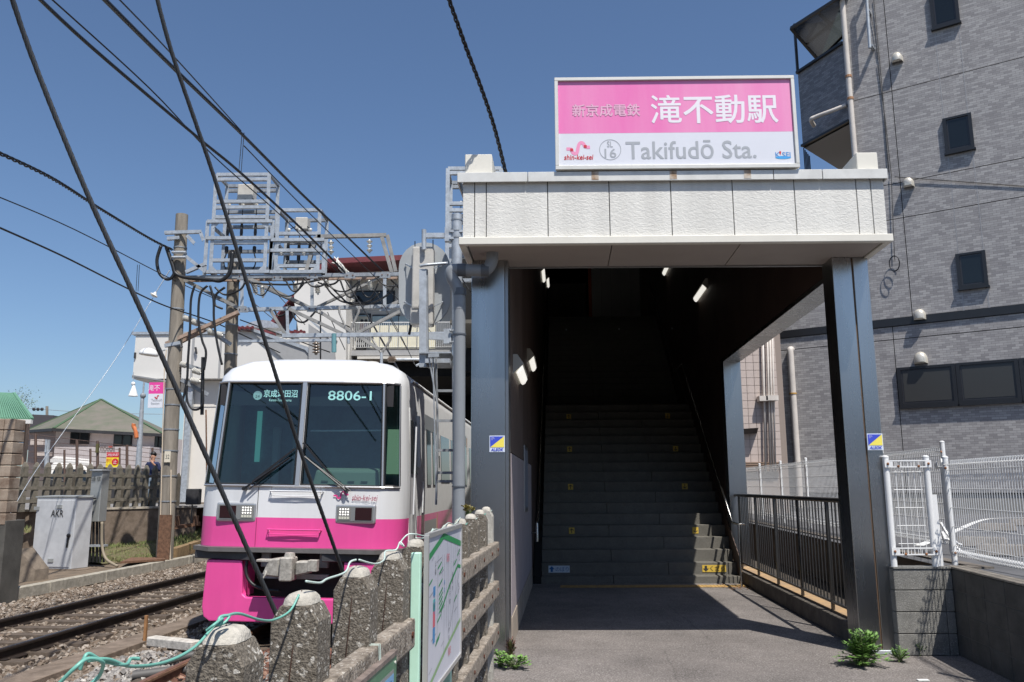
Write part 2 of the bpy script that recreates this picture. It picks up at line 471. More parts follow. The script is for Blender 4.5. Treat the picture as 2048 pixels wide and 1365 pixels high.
stones('grey_gravel', 'pale grey crushed gravel lying beside the near rails behind the concrete fence', 5200, ar(-4.75,-1.35,6.6,10.8), 0.038, M_st2, lambda x,y: bal_h(x,y)+.02, 4)
stones('rusty_gravel', 'rust brown ballast stones piled between the near rails', 2200, ar(-3.7,-2.0,6.5,10.9), 0.040, mat_stone('ballast_rust', [(0,(0.07,0.03,0.02)),(1,(0.33,0.2,0.14)),(.5,(0.17,0.075,0.05)),(.8,(0.22,0.12,0.08))]), lambda x,y: bal_h(x,y)+.035, 5)

# ---- tracks
M_railtop = mat('rail_head', (0.10,0.075,0.06), 0.35, metal=0.8, var=0.2)
M_raildark = mat('rail_side', (0.025,0.017,0.013), 0.6, metal=0.2, var=0.3, vscale=10)
M_sleeper = mat('sleeper', (0.10,0.075,0.055), 0.9, var=0.35, vscale=9, bump=0.5)
def rail_prof(c, d, z, L):
    x = Vector((d.y, -d.x, 0))
    prof = [(-.063,0),(.063,0),(.063,.012),(.012,.03),(.009,.11),(.034,.122),(.034,.145),(.026,.153),(-.026,.153),(-.034,.145),(-.034,.122),(-.009,.11),(-.012,.03),(-.063,.012)]
    return [c + x*a + Vector((0,0,z+b)) for a, b in prof]
def track(name, label, cx, y0, y1, ys0, ys1, rust):
    dd = Vector((0.0645,1,0)).normalized()
    xx = Vector((dd.y,-dd.x,0))
    t = thing(name, (cx(y0), y0, -.47), label, 'railway track')
    L = (y1-y0)
    for s in (-1, 1):
        c = Vector((cx(y0), y0, 0)) + xx*s*.75
        MB().prism(rail_prof(c, dd, -.453, L), dd*L).build('rail', M_rust if rust else M_raildark, t)
        cc = c + Vector((0,0,-.2985))
        MB().prism([cc - xx*.027, cc + xx*.027, cc + xx*.027 + V(0,0,.002), cc - xx*.027 + V(0,0,.002)], dd*L).build('rail_head', mat('rust_head',(0.22,0.11,0.07),0.5,metal=.4,var=.3) if rust else M_railtop, t)
    y = ys0; first = None; fc = None
    while y < ys1:
        c = Vector((cx(y), y, -.50))
        if first is None:
            first = MB().hexa([c - xx*1.15 - dd*.11, c + xx*1.15 - dd*.11, c + xx*1.15 + dd*.11, c - xx*1.15 + dd*.11] + [q + V(0,0,.075) for q in (c - xx*1.15 - dd*.10, c + xx*1.15 - dd*.10, c + xx*1.15 + dd*.10, c - xx*1.15 + dd*.10)]).build('sleeper', M_sleeper, t)
            mc = MB()
            fc = []
            for s in (-1,1):
                for s2 in (-1,1):
                    q = c + xx*s*.75 + V(0,0,.075)
                    fc.append(MB().bar(q + xx*s2*.13, q + xx*s2*.05, .10, .03).build('rail_clip', M_raildark, t))
            c0 = c
        else:
            copy_part(first, c - c0)
            for q in fc: copy_part(q, c - c0)
        y += .58
    return t
track('railway_track', 'near railway track with rusty rails running under the pink and white train', track_x, 2.0, 45, 6.3, 11.5, True)
track('railway_track', 'empty railway track with dark rails crossing the left foreground', track2_x, 4.0, 60, 9.2, 24, False)
# cable trough cover strip between the tracks, concrete bits
ct = thing('cable_trough', (-5.1,10,-.45), 'brown concrete cable trough running between the two railway tracks', 'cable trough')
y = 7.0
while y < 22:
    ln = .98
    a = V(-5.27+(y-9.1)*.085, y, -.44); b = V(-5.27+(y+ln-9.1)*.085, y+ln, -.44)
    MB().bar(a, b, .40, .08).build('cover', M_brownconc, ct, bevel=.006); y += 1.0
kb = thing('track_kerb', (kerbx(18),18,-.45), 'pale concrete kerb edging the far side of the left railway track', 'kerb')
y = 11.0
while y < 24:
    a = V(kerbx(y), y, -.36); b = V(kerbx(y+1.97), y+1.97, -.36)
    MB().bar(a, b, .20, .22).build('kerb_block', mat('kerb_concrete', (0.36,0.33,0.27), .9, var=.3, vscale=8, bump=.5), kb, bevel=.01); y += 2.0
tag(MB().bar(PZ(302,1282,-.38), PZ(392,1292,-.38), .16, .12).build('concrete_block', mat('pale_concrete',(0.5,0.47,0.42),.9,var=.3,vscale=12,bump=.6), bevel=.015), 'pale concrete bar lying on the gravel beside the near rail', 'concrete block')
q = PZ(289,1288,-.44)
tag(MB().bar(q, q+V(0,0,.36), .035,.05, up=(0,1,0)).build('marker_stake', mat('orange_wood',(0.30,0.15,0.06),.8,var=.3), bevel=.004), 'short orange brown stake standing in the gravel between the tracks', 'stake')
q = PZ(265,1352,-.40)
tag(MB().tube([q, q+V(.3,.1,.02), q+V(.62,.25,.03)], .05, 10).build('conduit_pipe', mat('grey_pipe',(0.09,0.085,0.08),.6), smooth=True, auto=40), 'short dark conduit pipe lying by the near rusty rail', 'pipe')
q = PZ(322,1328,-.40)
tag(MB().tube(catmull([q, q+V(.2,.3,.03), q+V(.5,.4,.05), q+V(.8,.45,.03)]), .04, 10).build('conduit_pipe', MATS['grey_pipe'], smooth=True, auto=40), 'curved dark conduit pipe disappearing under the rusty rail', 'pipe')

# upper ground beyond the left retaining wall
struct(MB().face([(-35,-4,.95),(-33,-2,.95),(-13.9,21.9,.95),(-10.2,26.3,.95),(-9.0,110,.95),(-190,110,.95),(-190,-4,.95)]), 'street', mat('far_asphalt',(0.22,0.21,0.20),.9,var=.2))
struct(MB().face([(-33,-5,-.32),(kerbx(-5)-.1,-5,-.32),(kerbx(25)-.1,25.6,-.32),(-10.2,26,-.32),(-14,22,-.32)]), 'track_verge', mat('verge_soil',(0.19,0.14,0.095),.95,col2=(0.11,0.085,0.06),vscale=4,bump=.8,bscale=50))

# ================================================================== STATION ENTRANCE
S = FR(0, 8.3, R(3.6), R(0.75))
SO = S((1.7, 0, 0))
M_panel = mat('rough_white_panel', (0.665,0.65,0.605), 0.75, var=0.09, vscale=4, streak=True)
def fascia_mat():
    m = MATS['rough_white_panel']; N = m.node_tree.nodes; L = m.node_tree.links; b = N['Principled BSDF']
    tc = N.new('ShaderNodeTexCoord'); mp = N.new('ShaderNodeMapping'); mp.inputs['Scale'].default_value = (1,1,1.7)
    mp.inputs['Rotation'].default_value = (0, R(25), 0)
    L.new(tc.outputs['Object'], mp.inputs[0])
    n = N.new('ShaderNodeTexNoise'); n.inputs['Scale'].default_value = 24; n.inputs['Detail'].default_value = 3; n.inputs['Distortion'].default_value = 0.9
    L.new(mp.outputs[0], n.inputs['Vector'])
    bp = N.new('ShaderNodeBump'); bp.inputs['Strength'].default_value = .32; bp.inputs['Distance'].default_value = .02
    L.new(n.outputs['Fac'], bp.inputs['Height']); L.new(bp.outputs[0], b.inputs['Normal'])
fascia_mat()
M_flash = mat('roof_flashing', (0.66,0.65,0.61), 0.4, metal=0.15, var=0.12, vscale=5)
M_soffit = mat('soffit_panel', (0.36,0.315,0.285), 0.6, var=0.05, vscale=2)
M_steel = mat('brushed_stainless', (0.44,0.44,0.435), 0.27, metal=1.0, var=0.08, vscale=3, streak=True)
M_steeld = mat('brushed_stainless_side', (0.33,0.33,0.33), 0.34, metal=1.0, var=0.1, vscale=3, streak=True)
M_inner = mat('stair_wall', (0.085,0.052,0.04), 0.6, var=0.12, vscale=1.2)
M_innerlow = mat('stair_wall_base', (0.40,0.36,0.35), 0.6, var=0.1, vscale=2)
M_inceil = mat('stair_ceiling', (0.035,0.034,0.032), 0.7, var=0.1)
st = thing('station_entrance', SO, 'white canopied station entrance on steel columns over a dark stairway', 'station entrance')
UL, UR = -0.45, 3.71           # canopy left / right
VF, VB = -0.55, 0.30           # canopy front, back of its soffit
ZS, ZL, ZP, ZT = 3.92, 4.00, 4.56, 4.66
def sb(name, m, a, b, bevel=0.0, parent=None, **k): return MB(S).box(a, b).build(name, m, parent or st, bevel=bevel, **k)
# lip, core, panels, flashing
sb('fascia_lip', M_cream, (UL-.03,VF-.05,ZS), (UR+.03,VF+.02,ZL-.004), .006)
sb('fascia_lip', M_cream, (UL-.03,VF+.02,ZS), (UL+.04,VB+.3,ZL-.004), .006)
sb('fascia_lip', M_cream, (UR-.04,VF+.02,ZS), (UR+.03,VB+.3,ZL-.004), .006)
sb('fascia_core', M_dark, (UL+.03,VF+.03,ZL), (UR-.03,VB+.25,ZT-.06))
edges = [UL, -0.225] + [-0.225 + .611*k for k in range(1,7)] + [UR]
edges = [UL, -.33, -.215] + [-.215+.6085*k for k in range(1,7)] + [UR-.13, UR]
for i in range(len(edges)-1):
    if edges[i+1]-edges[i] > .02: sb('fascia_panel', M_panel, (edges[i]+.004,VF-.0,ZL+.002), (edges[i+1]-.004,VF+.028,ZP+.02), .003)
for k in range(2):
    sb('side_panel', M_panel, (UL,VF+.032+.41*k,ZL+.002), (UL+.028,VF+.43+.41*k,ZP+.02), .003)
    sb('side_panel', M_panel, (UR-.028,VF+.032+.41*k,ZL+.002), (UR,VF+.43+.41*k,ZP+.02), .003)
fl = [UL-.05, 0.20, 2.62, 3.10, UR+.03]
for i in range(len(fl)-1):
    sb('roof_flashing', M_flash, (fl[i]+.003,VF-.05,ZP), (fl[i+1]-.003,VF-.035,ZT), .003)
    sb('roof_flashing', M_flash, (fl[i]+.003,VF-.032,ZT-.012), (fl[i+1]-.003,VF+.18,ZT), .003)
sb('side_flashing', M_flash, (UL-.05,VF-.03,ZP), (UL-.037,VB+.28,ZT), 0)
sb('side_flashing', M_flash, (UR+.017,VF-.03,ZP), (UR+.03,VB+.28,ZT), 0)
sb('roof_deck', M_galv2, (UL,VF+.19,ZT-.05), (UR,VB+.24,ZT-.03))
# rust runs under the sign feet on the flashing
for u in (.83, 1.60, 2.33):
    sb('rust_streak', mat('rust_streak', (0.30,0.19,0.11), .8, var=.5, vscale=12, col2=(.55,.5,.43)), (u,VF-.0525,ZP+.012), (u+.07,VF-.0502,ZT-.003))
# end blocks on the roof
sb('parapet_block', M_cream, (UL+.02,VF+.02,ZT+.003), (UL+.29,VF+.75,ZT+.22), .006)
sb('parapet_block', M_cream, (UR-.24,VF+.02,ZT+.003), (UR-.03,VF+.60,ZT+.20), .006)
# soffit
sfx = [UL+.05, 1.02, 2.28, UR-.05]
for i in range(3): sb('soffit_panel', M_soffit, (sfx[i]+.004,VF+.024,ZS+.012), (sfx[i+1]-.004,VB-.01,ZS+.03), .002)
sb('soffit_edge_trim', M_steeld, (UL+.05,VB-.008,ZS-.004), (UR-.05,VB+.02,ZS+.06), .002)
# columns
def column(u0, u1, v0, v1, split):
    c = sb('column', M_steel, (u0,v0,0.0), (split-.006,v1,ZS+.01), .004)
    sb('column_face', M_steel, (split+.012,v0+.004,0.03), (u1,v1-.004,ZS+.01), .004)
    sb('column_groove', mat('bronze_seal',(0.16,0.10,0.06),.6,metal=.3), (split-.008,v0+.018,0.03), (split+.013,v1-.02,ZS))
    sb('column_foot', M_galv, (u0+.02,v0-.012,0.0), (u1-.02,v0+.05,.035), .003)
column(3.33, 3.70, 0.0, .33, 3.535)
c = sb('column', M_steel, (-.42,.02,0.0), (-.075,.34,ZS+.01), .004)
sb('column_edge', M_steeld, (-.073,.03,0.0), (-.04,.34,ZS+.01), .002)
# left wall of the stairwell: tall cladding panels over a paler base
VT = 5.80        # foot of the stairs
def ceilz(v):
    if v < 3.5: return 4.45 + .45*max(0, v-VB)/(3.5-VB)
    return min(10.35, 4.9 + (v-3.5)*(10.35-4.9)/(21.7-3.5))
def wallp(m, u0, u1, v0, v1, z0):
    return MB(S).hexa([(u0,v0,z0),(u1,v0,z0),(u1,v1,z0),(u0,v1,z0),(u0,v0,ceilz(v0)),(u1,v0,ceilz(v0)),(u1,v1,ceilz(v1)),(u0,v1,ceilz(v1))]).build('wall_panel', m, st, bevel=.003)
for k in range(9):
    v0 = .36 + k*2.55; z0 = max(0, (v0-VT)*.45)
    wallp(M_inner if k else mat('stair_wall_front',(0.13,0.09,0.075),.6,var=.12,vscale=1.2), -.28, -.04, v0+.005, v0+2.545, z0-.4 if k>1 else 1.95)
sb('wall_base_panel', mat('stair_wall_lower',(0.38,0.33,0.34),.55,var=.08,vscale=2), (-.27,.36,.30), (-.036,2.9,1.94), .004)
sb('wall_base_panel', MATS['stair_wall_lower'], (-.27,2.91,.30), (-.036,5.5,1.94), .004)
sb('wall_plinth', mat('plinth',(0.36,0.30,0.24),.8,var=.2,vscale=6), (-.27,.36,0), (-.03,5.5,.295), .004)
# right wall above the opening
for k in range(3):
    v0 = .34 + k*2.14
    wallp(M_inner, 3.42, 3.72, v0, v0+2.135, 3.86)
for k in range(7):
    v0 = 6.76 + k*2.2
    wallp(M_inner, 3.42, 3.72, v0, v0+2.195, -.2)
sb('opening_beam', M_steel, (3.415,.34,3.80), (3.725,6.45,3.855), .003)
sb('opening_jamb', M_steel, (3.415,6.45,.18), (3.725,6.75,3.855), .003)
# ceiling of the stairwell
def slab(name, m, pts, th):
    return MB(S).hexa(pts + [(a,b,c+th) for a,b,c in pts]).build(name, m, st)
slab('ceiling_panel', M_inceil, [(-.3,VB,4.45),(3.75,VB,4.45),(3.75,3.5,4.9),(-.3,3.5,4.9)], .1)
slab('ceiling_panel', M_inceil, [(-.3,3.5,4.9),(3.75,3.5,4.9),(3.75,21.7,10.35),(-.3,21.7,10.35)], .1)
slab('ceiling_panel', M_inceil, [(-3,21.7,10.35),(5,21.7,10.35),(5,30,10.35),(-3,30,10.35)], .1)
# stairs
M_gran = mat('granite', (0.165,0.155,0.135), 0.75, speck=(0.07,0.07,0.06), sscale=240, samt=.35, var=.12, vscale=5, bump=.15, bscale=200)
M_gran.node_tree.nodes['Principled BSDF'].inputs['Specular IOR Level'].default_value = .12
M_nose = mat('granite_nosing', (0.30,0.29,0.27), 0.7, speck=(0.1,0.1,0.1), sscale=240, samt=.3)
RISE, TR = .195, .28; R1 = .115; N1, N2 = 18, 17
v = VT; z = 0.0
UA, UB = .10, 3.40
slabs = {}
for i in range(N1+N2):
    if i == N1: v += 1.25
    rs = R1 if i == 0 else RISE
    j = (1.30, 2.38) if i % 2 == 0 else (2.28, 3.39)
    cuts = [UA, 1.30 if i % 2 == 0 else 2.25, UB]
    dv = TR + (1.25 if i == N1-1 else 0)
    for a in range(2):
        key = (i % 2, a, i == N1-1, i == 0)
        if key not in slabs:
            slabs[key] = (MB(S).box((cuts[a]+.003,v,z-.012),(cuts[a+1]-.003,v+dv+.03,z+rs)).build('stair_slab', M_gran, st, bevel=.005), v, z)
        else:
            o, v1, z1 = slabs[key]
            copy_part(o, S((0,v,z)) - S((0,v1,z1)))
    v += TR; z += rs
VTOP, ZTOP = v, z
print('stairs top', VTOP+8.3, ZTOP)
sb('upper_floor', M_gran, (-3,VTOP+.03,ZTOP-.12), (5,VTOP+12,ZTOP-.003))
MB(S).hexa([(UB+.002,VT,0),(3.415,VT,0),(3.415,VTOP,ZTOP),(UB+.002,VTOP,ZTOP)]+[(UB+.002,VT,.4),(3.415,VT,.4),(3.415,VTOP,ZTOP+.4),(UB+.002,VTOP,ZTOP+.4)]).build('stringer', M_inner, st)
MB(S).hexa([(-.03,VT,-.2),(.098,VT,-.2),(.098,VTOP,ZTOP-.3),(-.03,VTOP,ZTOP-.3)]+[(-.03,VT,.12),(.098,VT,.12),(.098,VTOP,ZTOP+.02),(-.03,VTOP,ZTOP+.02)]).build('gutter', M_dark, st)
H1 = R1 + (N1-1)*RISE; va = VT + N1*TR; vb = va + 1.25
for nm_, (p0_, z0_), (p1_, z1_) in (('stair_light_stop',(VT+.35,-.1),(va,H1-.25)),('stair_light_stop',(va+.001,H1-.25),(vb,H1-.25)),('stair_light_stop',(vb+.001,H1-.25),(VTOP+.2,ZTOP-.25))):
    MB(S).hexa([(UA-.1,p0_,z0_-.1),(UB+.02,p0_,z0_-.1),(UB+.02,p1_,z1_-.1),(UA-.1,p1_,z1_-.1),(UA-.1,p0_,z0_),(UB+.02,p0_,z0_),(UB+.02,p1_,z1_),(UA-.1,p1_,z1_)]).build(nm_, M_dark, st)  # added dark sheets that stop light coming through the slab joints
# top landing: pale panels, orange stripe, dark corridor to the left
for k in range(5):
    sb('corridor_panel', mat('corridor_wall',(0.60,0.60,0.59),.6), (1.62+.36*k+.004,VTOP+4.6,ZTOP), (1.62+.36*(k+1)-.004,VTOP+4.66,10.3))
sb('orange_stripe', mat('orange_panel',(0.55,0.10,0.04),.6), (1.50,VTOP+4.59,ZTOP), (1.615,VTOP+4.67,10.3))
sb('corridor_end', M_dark, (-3,VTOP+11.6,ZTOP), (5,VTOP+11.8,10.4))
sb('corridor_front', M_dark, (-3.2,21.55,ZTOP-1.0), (-.285,21.75,10.4)); sb('corridor_front', M_dark, (3.73,21.55,-.2), (5.2,21.75,10.4)); sb('corridor_side', M_dark, (-3.2,21.8,ZTOP-.1), (-3,VTOP+11.8,10.4)); sb('corridor_side', M_dark, (5,VTOP,0), (5.2,VTOP+11.8,10.4))
for vv, zz, wd in ((VTOP+10.8,9.72,.75),(VTOP+10.7,9.30,.85)):
    sb('corridor_lamp', mat('lamp_strip',(1,1,1),.4,emit=(1,.97,.92),estr=.75), (.12,vv,zz), (.12+wd,vv+.1,zz+.035))
# low kerb carrying the railing
sb('kerb_wall', mat('kerb_dark',(0.12,0.105,0.09),.9,var=.3,vscale=6,bump=.4), (3.42,.335,0), (3.70,6.44,.20), .006)
sb('gutter_plate', mat('ochre_stain',(0.42,0.27,0.13),.85,col2=(.28,.2,.13),vscale=8), (3.50,.34,.2005), (3.69,6.44,.213))
# building mass over the stair so that no light leaks in
MB(S).hexa([(-.32,.6,4.62),(-.29,.6,4.62),(-.29,21.7,10.5),(-.32,21.7,10.5)]+[(-.32,.6,4.66),(-.29,.6,4.66),(-.29,21.7,10.6),(-.32,21.7,10.6)]).build('roof_edge', M_dark, st)
MB(S).hexa([(3.60,.20,4.50),(3.74,.20,4.50),(3.74,10,6.1),(3.60,10,6.1)]+[(3.60,.20,4.74),(3.74,.20,4.74),(3.74,10,6.35),(3.60,10,6.35)]).build('roof_edge', mat('maroon_flashing',(0.075,0.04,0.042),.5,var=.2), st)

# ---- tactile paving
tp = thing('tactile_paving', S((1.8,5.35,0)), 'yellow ribbed tactile paving strip at the foot of the stairs', 'tactile paving')
M_tac = mat('tactile_yellow', (0.44,0.28,0.10), .8, var=.25, vscale=9)
for k in range(10):
    mb = MB(S); u0 = .42 + k*.298
    mb.box((u0+.003,5.25,.004),(u0+.295,5.53,.009))
    for q in range(5): mb.box((u0+.03+q*.055,5.27,.009),(u0+.055+q*.055,5.51,.014))
    mb.build('tactile_tile', M_tac, tp)

# ---- handrails
M_hr = mat('handrail_steel', (0.62,0.61,0.58), .22, metal=1.0)
def flightz(vv):
    d = vv - VT
    H1 = R1 + (N1-1)*RISE
    if d < N1*TR: return max(0, d)*RISE/TR*(H1/(N1*RISE))
    if d < N1*TR+1.25: return H1
    return H1 + (d-N1*TR-1.25)*RISE/TR
h = thing('handrail', S((3.3,VT,0)), 'steel handrail climbing the right wall of the stairway with a post at its foot', 'handrail')
pts = [S((3.30,VT-.55,.98)), S((3.30,VT-.05,.99))] + [S((3.31,vv,flightz(vv)+.98)) for vv in (VT+.2,VT+N1*TR,VT+N1*TR+1.25,VTOP,VTOP+.4)]
MB().tube(pts, .02, 10).build('rail', M_hr, h, smooth=True, auto=50)
MB().tube([S((3.30,VT-.55,.98)), S((3.30,VT-.55,0))], .019, 10).build('post', M_hr, h, smooth=True, auto=50)
MB().tube([S((3.30,VT-.5,.98)), S((3.41,VT-.5,.98))], .012, 8).build('bracket', M_hr, h)
h = thing('handrail', S((.1,VT,0)), 'steel handrail climbing the left wall of the stairway', 'handrail')
pts = [S((-.03,VT-.5,.86)), S((.06,VT-.5,.86)), S((.06,VT-.5,1.02))]
MB().tube([S((.06,VT-.55,.72)), S((.06,VT-.55,1.0)), S((.06,VT-.2,1.04))] + [S((.06,vv,flightz(vv)+1.0)) for vv in (VT+.2,VT+N1*TR,VT+N1*TR+1.25,VTOP)], .02, 10).build('rail', M_hr, h, smooth=True, auto=50)
MB().tube([S((-.04,VT-.5,.86)), S((.06,VT-.5,.86))], .014, 8).build('bracket', M_hr, h)

# ---- railing on the right
rl = thing('side_railing', S((3.56,3.3,.2)), 'dark steel railing with close upright bars beside the stairway foot', 'railing')
M_bal_ = mat('railing_steel', (0.14,0.135,0.13), .35, metal=.9, var=.1)
MB().tube([S((3.52,.34,1.43)), S((3.52,6.44,1.43))], .028, 10).build('top_rail', M_bal_, rl, smooth=True, auto=50)
MB(S).box((3.50,.34,.29),(3.54,6.44,.315)).build('bottom_rail', M_bal_, rl)
p0 = MB(S).box((3.505,1.35,.2),(3.535,1.40,1.41)).build('post', M_bal_, rl)
for k in range(1,5): copy_part(p0, S((0,1.2*k,0))-S((0,0,0)))
b0 = MB().tube([S((3.52,.44,.31)), S((3.52,.44,1.41))], .0085, 6).build('baluster', M_bal_, rl)
for k in range(1,48):
    if k % 10 == 8: continue
    copy_part(b0, S((0,.1235*k,0))-S((0,0,0)))

# ---- wall lamps
M_lampbox = mat('lamp_housing', (0.45,0.43,0.38), .5)
M_tube = mat('lamp_diffuser', (0.95,0.95,0.9), .4, emit=(1,.96,.88), estr=.62)
def wall_lamp(side, Y, z, label, L=1.0):
    v0 = Y - 8.3; u = -.04 if side < 0 else 3.42; s = -side
    t = thing('wall_lamp', S((u,v0,z)), label, 'wall lamp', 'strip lamps on the stairway walls')
    # triangular housing, diffuser on the slanting lower face
    prof = [(u,z-.09),(u,z+.13),(u+s*.05,z+.13),(u+s*.12,z+.02)]
    MB(S).prism([(a,v0,b) for a,b in prof], (0,L,0)).build('housing', M_lampbox, t, bevel=.004) if False else MB().prism([S((a,v0,b)) for a,b in prof], S((0,L,0))-S((0,0,0))).build('housing', M_lampbox, t)
    pr = [(u+s*.035,z-.075),(u+s*.105,z+.012),(u+s*.112,z-.020),(u+s*.085,z-.07),(u+s*.055,z-.088)]
    MB().prism([S((a,v0+.02,b)) for a,b in pr], S((0,L-.04,0))-S((0,0,0))).build('diffuser', M_tube, t)
wall_lamp(-1, 9.1, 2.93, 'lit strip lamp on the left stairway wall, nearest the steel column', 1.1)
wall_lamp(-1, 12.6, 3.58, 'lit strip lamp low on the left stairway wall, second one in', 1.1)
wall_lamp(-1, 21.0, 7.25, 'lit strip lamp high on the left stairway wall just under the soffit edge', 1.2)
wall_lamp(-1, 27.8, 8.75, 'lit strip lamp deepest in on the left stairway wall', 1.2)
wall_lamp(1, 15.9, 5.52, 'lit strip lamp on the right stairway wall, the larger one', 1.2)
wall_lamp(1, 21.2, 7.42, 'lit strip lamp on the right stairway wall, half hidden by the soffit edge', 1.0)
for lx, ly, lz, wd, dp, lb in ((.55,27.5,10.25,.09,2.2,'thin lit ceiling lamp slanting over the top landing'),(1.25,24.5,10.25,.4,.12,'small lit ceiling lamp beside the orange stripe')):
    t = MB(S).box((lx,ly-8.3,lz-.04),(lx+wd,ly-8.3+dp,lz)).build('ceiling_lamp', MATS['lamp_strip']); tag(t, lb, 'ceiling lamp')

# ---- stickers
XS = (S((1,0,0))-S((0,0,0))).normalized(); ZV = V(0,0,1)
def plate(name, label, cat, c, w, hh, m, group=None, th=.003, right=None, up=None):
    right = right or XS; up = up or ZV
    n = right.cross(up)
    a = c - right*w/2 - up*hh/2
    mb = MB().prism([a, a+right*w, a+right*w+up*hh, a+up*hh], n*th)
    if cat is None: return mb.build(name, m, None)
    t = thing(name, c - up*hh/2, label, cat, group)
    mb.build('backing', m, t)
    return t
def poly(m, parent, name, c, pts, right=None, up=None, depth=.005, th=.001):
    right = right or XS; up = up or ZV; n = right.cross(up)
    return MB().prism([c + right*a + up*b + n*depth for a, b in pts], n*th).build(name, m, parent)
M_styellow = mat('sticker_yellow', (0.62,0.42,0.06), .6); M_stwhite = mat('sticker_white', (0.55,0.62,0.68), .5)
M_stblue = mat('sticker_blue', (0.02,0.12,0.34), .5)
def sv(i): return VT + i*TR + (1.25 if i >= N1 else 0) - .004
def sz(i): return 0 if i == 0 else R1 + (i-1)*RISE
def arrow_pts(s, up=1, solid=False):
    if solid: return [(-.2*s,-.45*s*up),(.2*s,-.45*s*up),(.2*s,0),(.5*s,0),(0,.5*s*up),(-.5*s,0),(-.2*s,0)]
    return [(-.07*s,-.42*s*up),(.07*s,-.42*s*up),(.07*s,.22*s*up),(.32*s,-.02*s*up),(.38*s,.10*s*up),(0,.45*s*up),(-.38*s,.10*s*up),(-.32*s,-.02*s*up),(-.07*s,.22*s*up)]
c = S((.40,sv(1),sz(1)+.095)); t = plate('stair_sign', 'pale blue up sign with blue arrow and lettering on the second riser', 'sign', c, .36, .115, M_stwhite)
poly(M_stblue, t, 'arrow', c-XS*.125, arrow_pts(.10,1,True)); text('のぼり', M_stblue, t, 'lettering', c+XS*.05+ZV*.0, XS, ZV, w=.22, h=.075, depth=.006)
c = S((3.02,sv(1),sz(1)+.098)); t = plate('stair_sign', 'yellow down sign with black arrow and lettering on the second riser', 'sign', c, .40, .115, M_styellow)
poly(M_blacktext, t, 'arrow', c-XS*.14, arrow_pts(.10,-1,True)); text('くだり', M_blacktext, t, 'lettering', c+XS*.05, XS, ZV, w=.24, h=.08, depth=.006)
ordn = ['fifth','ninth','thirteenth','seventeenth']
for k, i in enumerate((4, 8, 12, 16)):
    c = S((.63,sv(i),sz(i)+.10)); t = plate('stair_sticker', 'small yellow sticker with black up arrow on the %s riser' % ordn[k], 'sticker', c, .10, .11, M_styellow, 'arrow stickers on the risers')
    poly(M_blacktext, t, 'arrow', c, arrow_pts(.10,1))
    c = S((2.86,sv(i),sz(i)+.10)); t = plate('stair_sticker', 'small yellow sticker with black down arrow on the %s riser' % ordn[k], 'sticker', c, .11, .11, M_styellow, 'arrow stickers on the risers')
    poly(M_blacktext, t, 'arrow', c, arrow_pts(.10,-1))
for u, m2, tx, lb in ((.40,M_stwhite,'のぼり','pale up sign with lettering at the start of the upper flight'),(2.95,M_styellow,'くだり','dim yellow down sign at the start of the upper flight')):
    c = S((u,sv(N1),sz(N1)+.095)); t = plate('stair_sign', lb, 'sign', c, .36, .11, m2); text(tx, M_blacktext, t, 'lettering', c+XS*.03, XS, ZV, w=.22, h=.07, depth=.006)
def security(c, label):
    t = plate('security_sticker', label, 'sticker', c, .155, .165, mat('sticker_pale',(0.62,0.68,0.80),.4))
    poly(mat('sticker_deepblue',(0.05,0.08,0.55),.4), t, 'blue_field', c, [(-.070,-.035),(.066,.073),(-.070,.073)])
    poly(mat('sticker_lemon',(0.85,0.72,0.12),.4), t, 'yellow_field', c, [(-.070,-.035),(.070,-.035),(.070,.073)], depth=.0045)
    text('ALSOK', MATS['sticker_deepblue'], t, 'lettering', c-ZV*.058, XS, ZV, w=.125, h=.030, depth=.006, bold=.03, slant=.3)
    text('Always\nSecurity\nOK', mat('white_print',(0.8,0.8,0.8),.5), t, 'small_lettering', c-XS*.042+ZV*.052, XS, ZV, w=.035, h=.028, depth=.0075)
security(S((-.155,.012,2.02)), 'blue and yellow security sticker on the left steel column')
security(S((3.625,-.004,2.02)), 'blue and yellow security sticker on the right steel column')
# framed notice on the left wall
t = thing('notice_board', S((-.03,3.2,1.5)), 'narrow steel framed notice on the left wall of the stairway', 'notice')
MB(S).box((-.035,3.0,1.25),(-.02,3.9,2.15)).build('frame', M_steeld, t); MB(S).box((-.0195,3.05,1.3),(-.017,3.85,2.1)).build('sheet', mat('dim_paper',(0.25,0.27,0.33),.4), t)

# ================================================================== THE BIG SIGN
sg = thing('station_name_sign', S((1.75,-.5,ZT)), 'large pink and white station name sign box on the canopy roof', 'sign')
VS = -.62
pTL = P(1110,155,7.75); pBR = P(1600,337,7.68)
# sign plane runs along XS; edges from the photograph
nS = XS.cross(ZV)
p0s = S((0,VS,0))
c0 = hit(1111,340,p0s,nS); c1 = hit(1600,336,p0s,nS); c2 = hit(1587,152,p0s,nS); c3 = hit(1110,155.5,p0s,nS)
su0 = (c0-p0s).dot(XS); su1 = (c1-p0s).dot(XS); sz0 = (c0.z+c1.z)/2; sz1 = (c2.z+c3.z)/2
print('sign', su0, su1, sz0, sz1)
def gb(name, m, u0, u1, z0, z1, v0, v1, parent=None, bevel=0.0): return MB(S).box((u0,v0,z0),(u1,v1,z1)).build(name, m, parent or sg, bevel=bevel)
M_sfr = mat('sign_frame', (0.70,0.68,0.62), .35, metal=.25, var=.08)
gb('cabinet', M_cream, su0+.01, su1-.01, sz0+.012, sz1-.01, VS+.03, VS+.38)
FW_ = .042
fr = gb('frame', M_sfr, su0, su1, sz0, sz0+FW_, VS-.01, VS+.04, bevel=.004)
gb('frame', M_sfr, su0, su1, sz1-FW_*.85, sz1, VS-.01, VS+.04, bevel=.004)
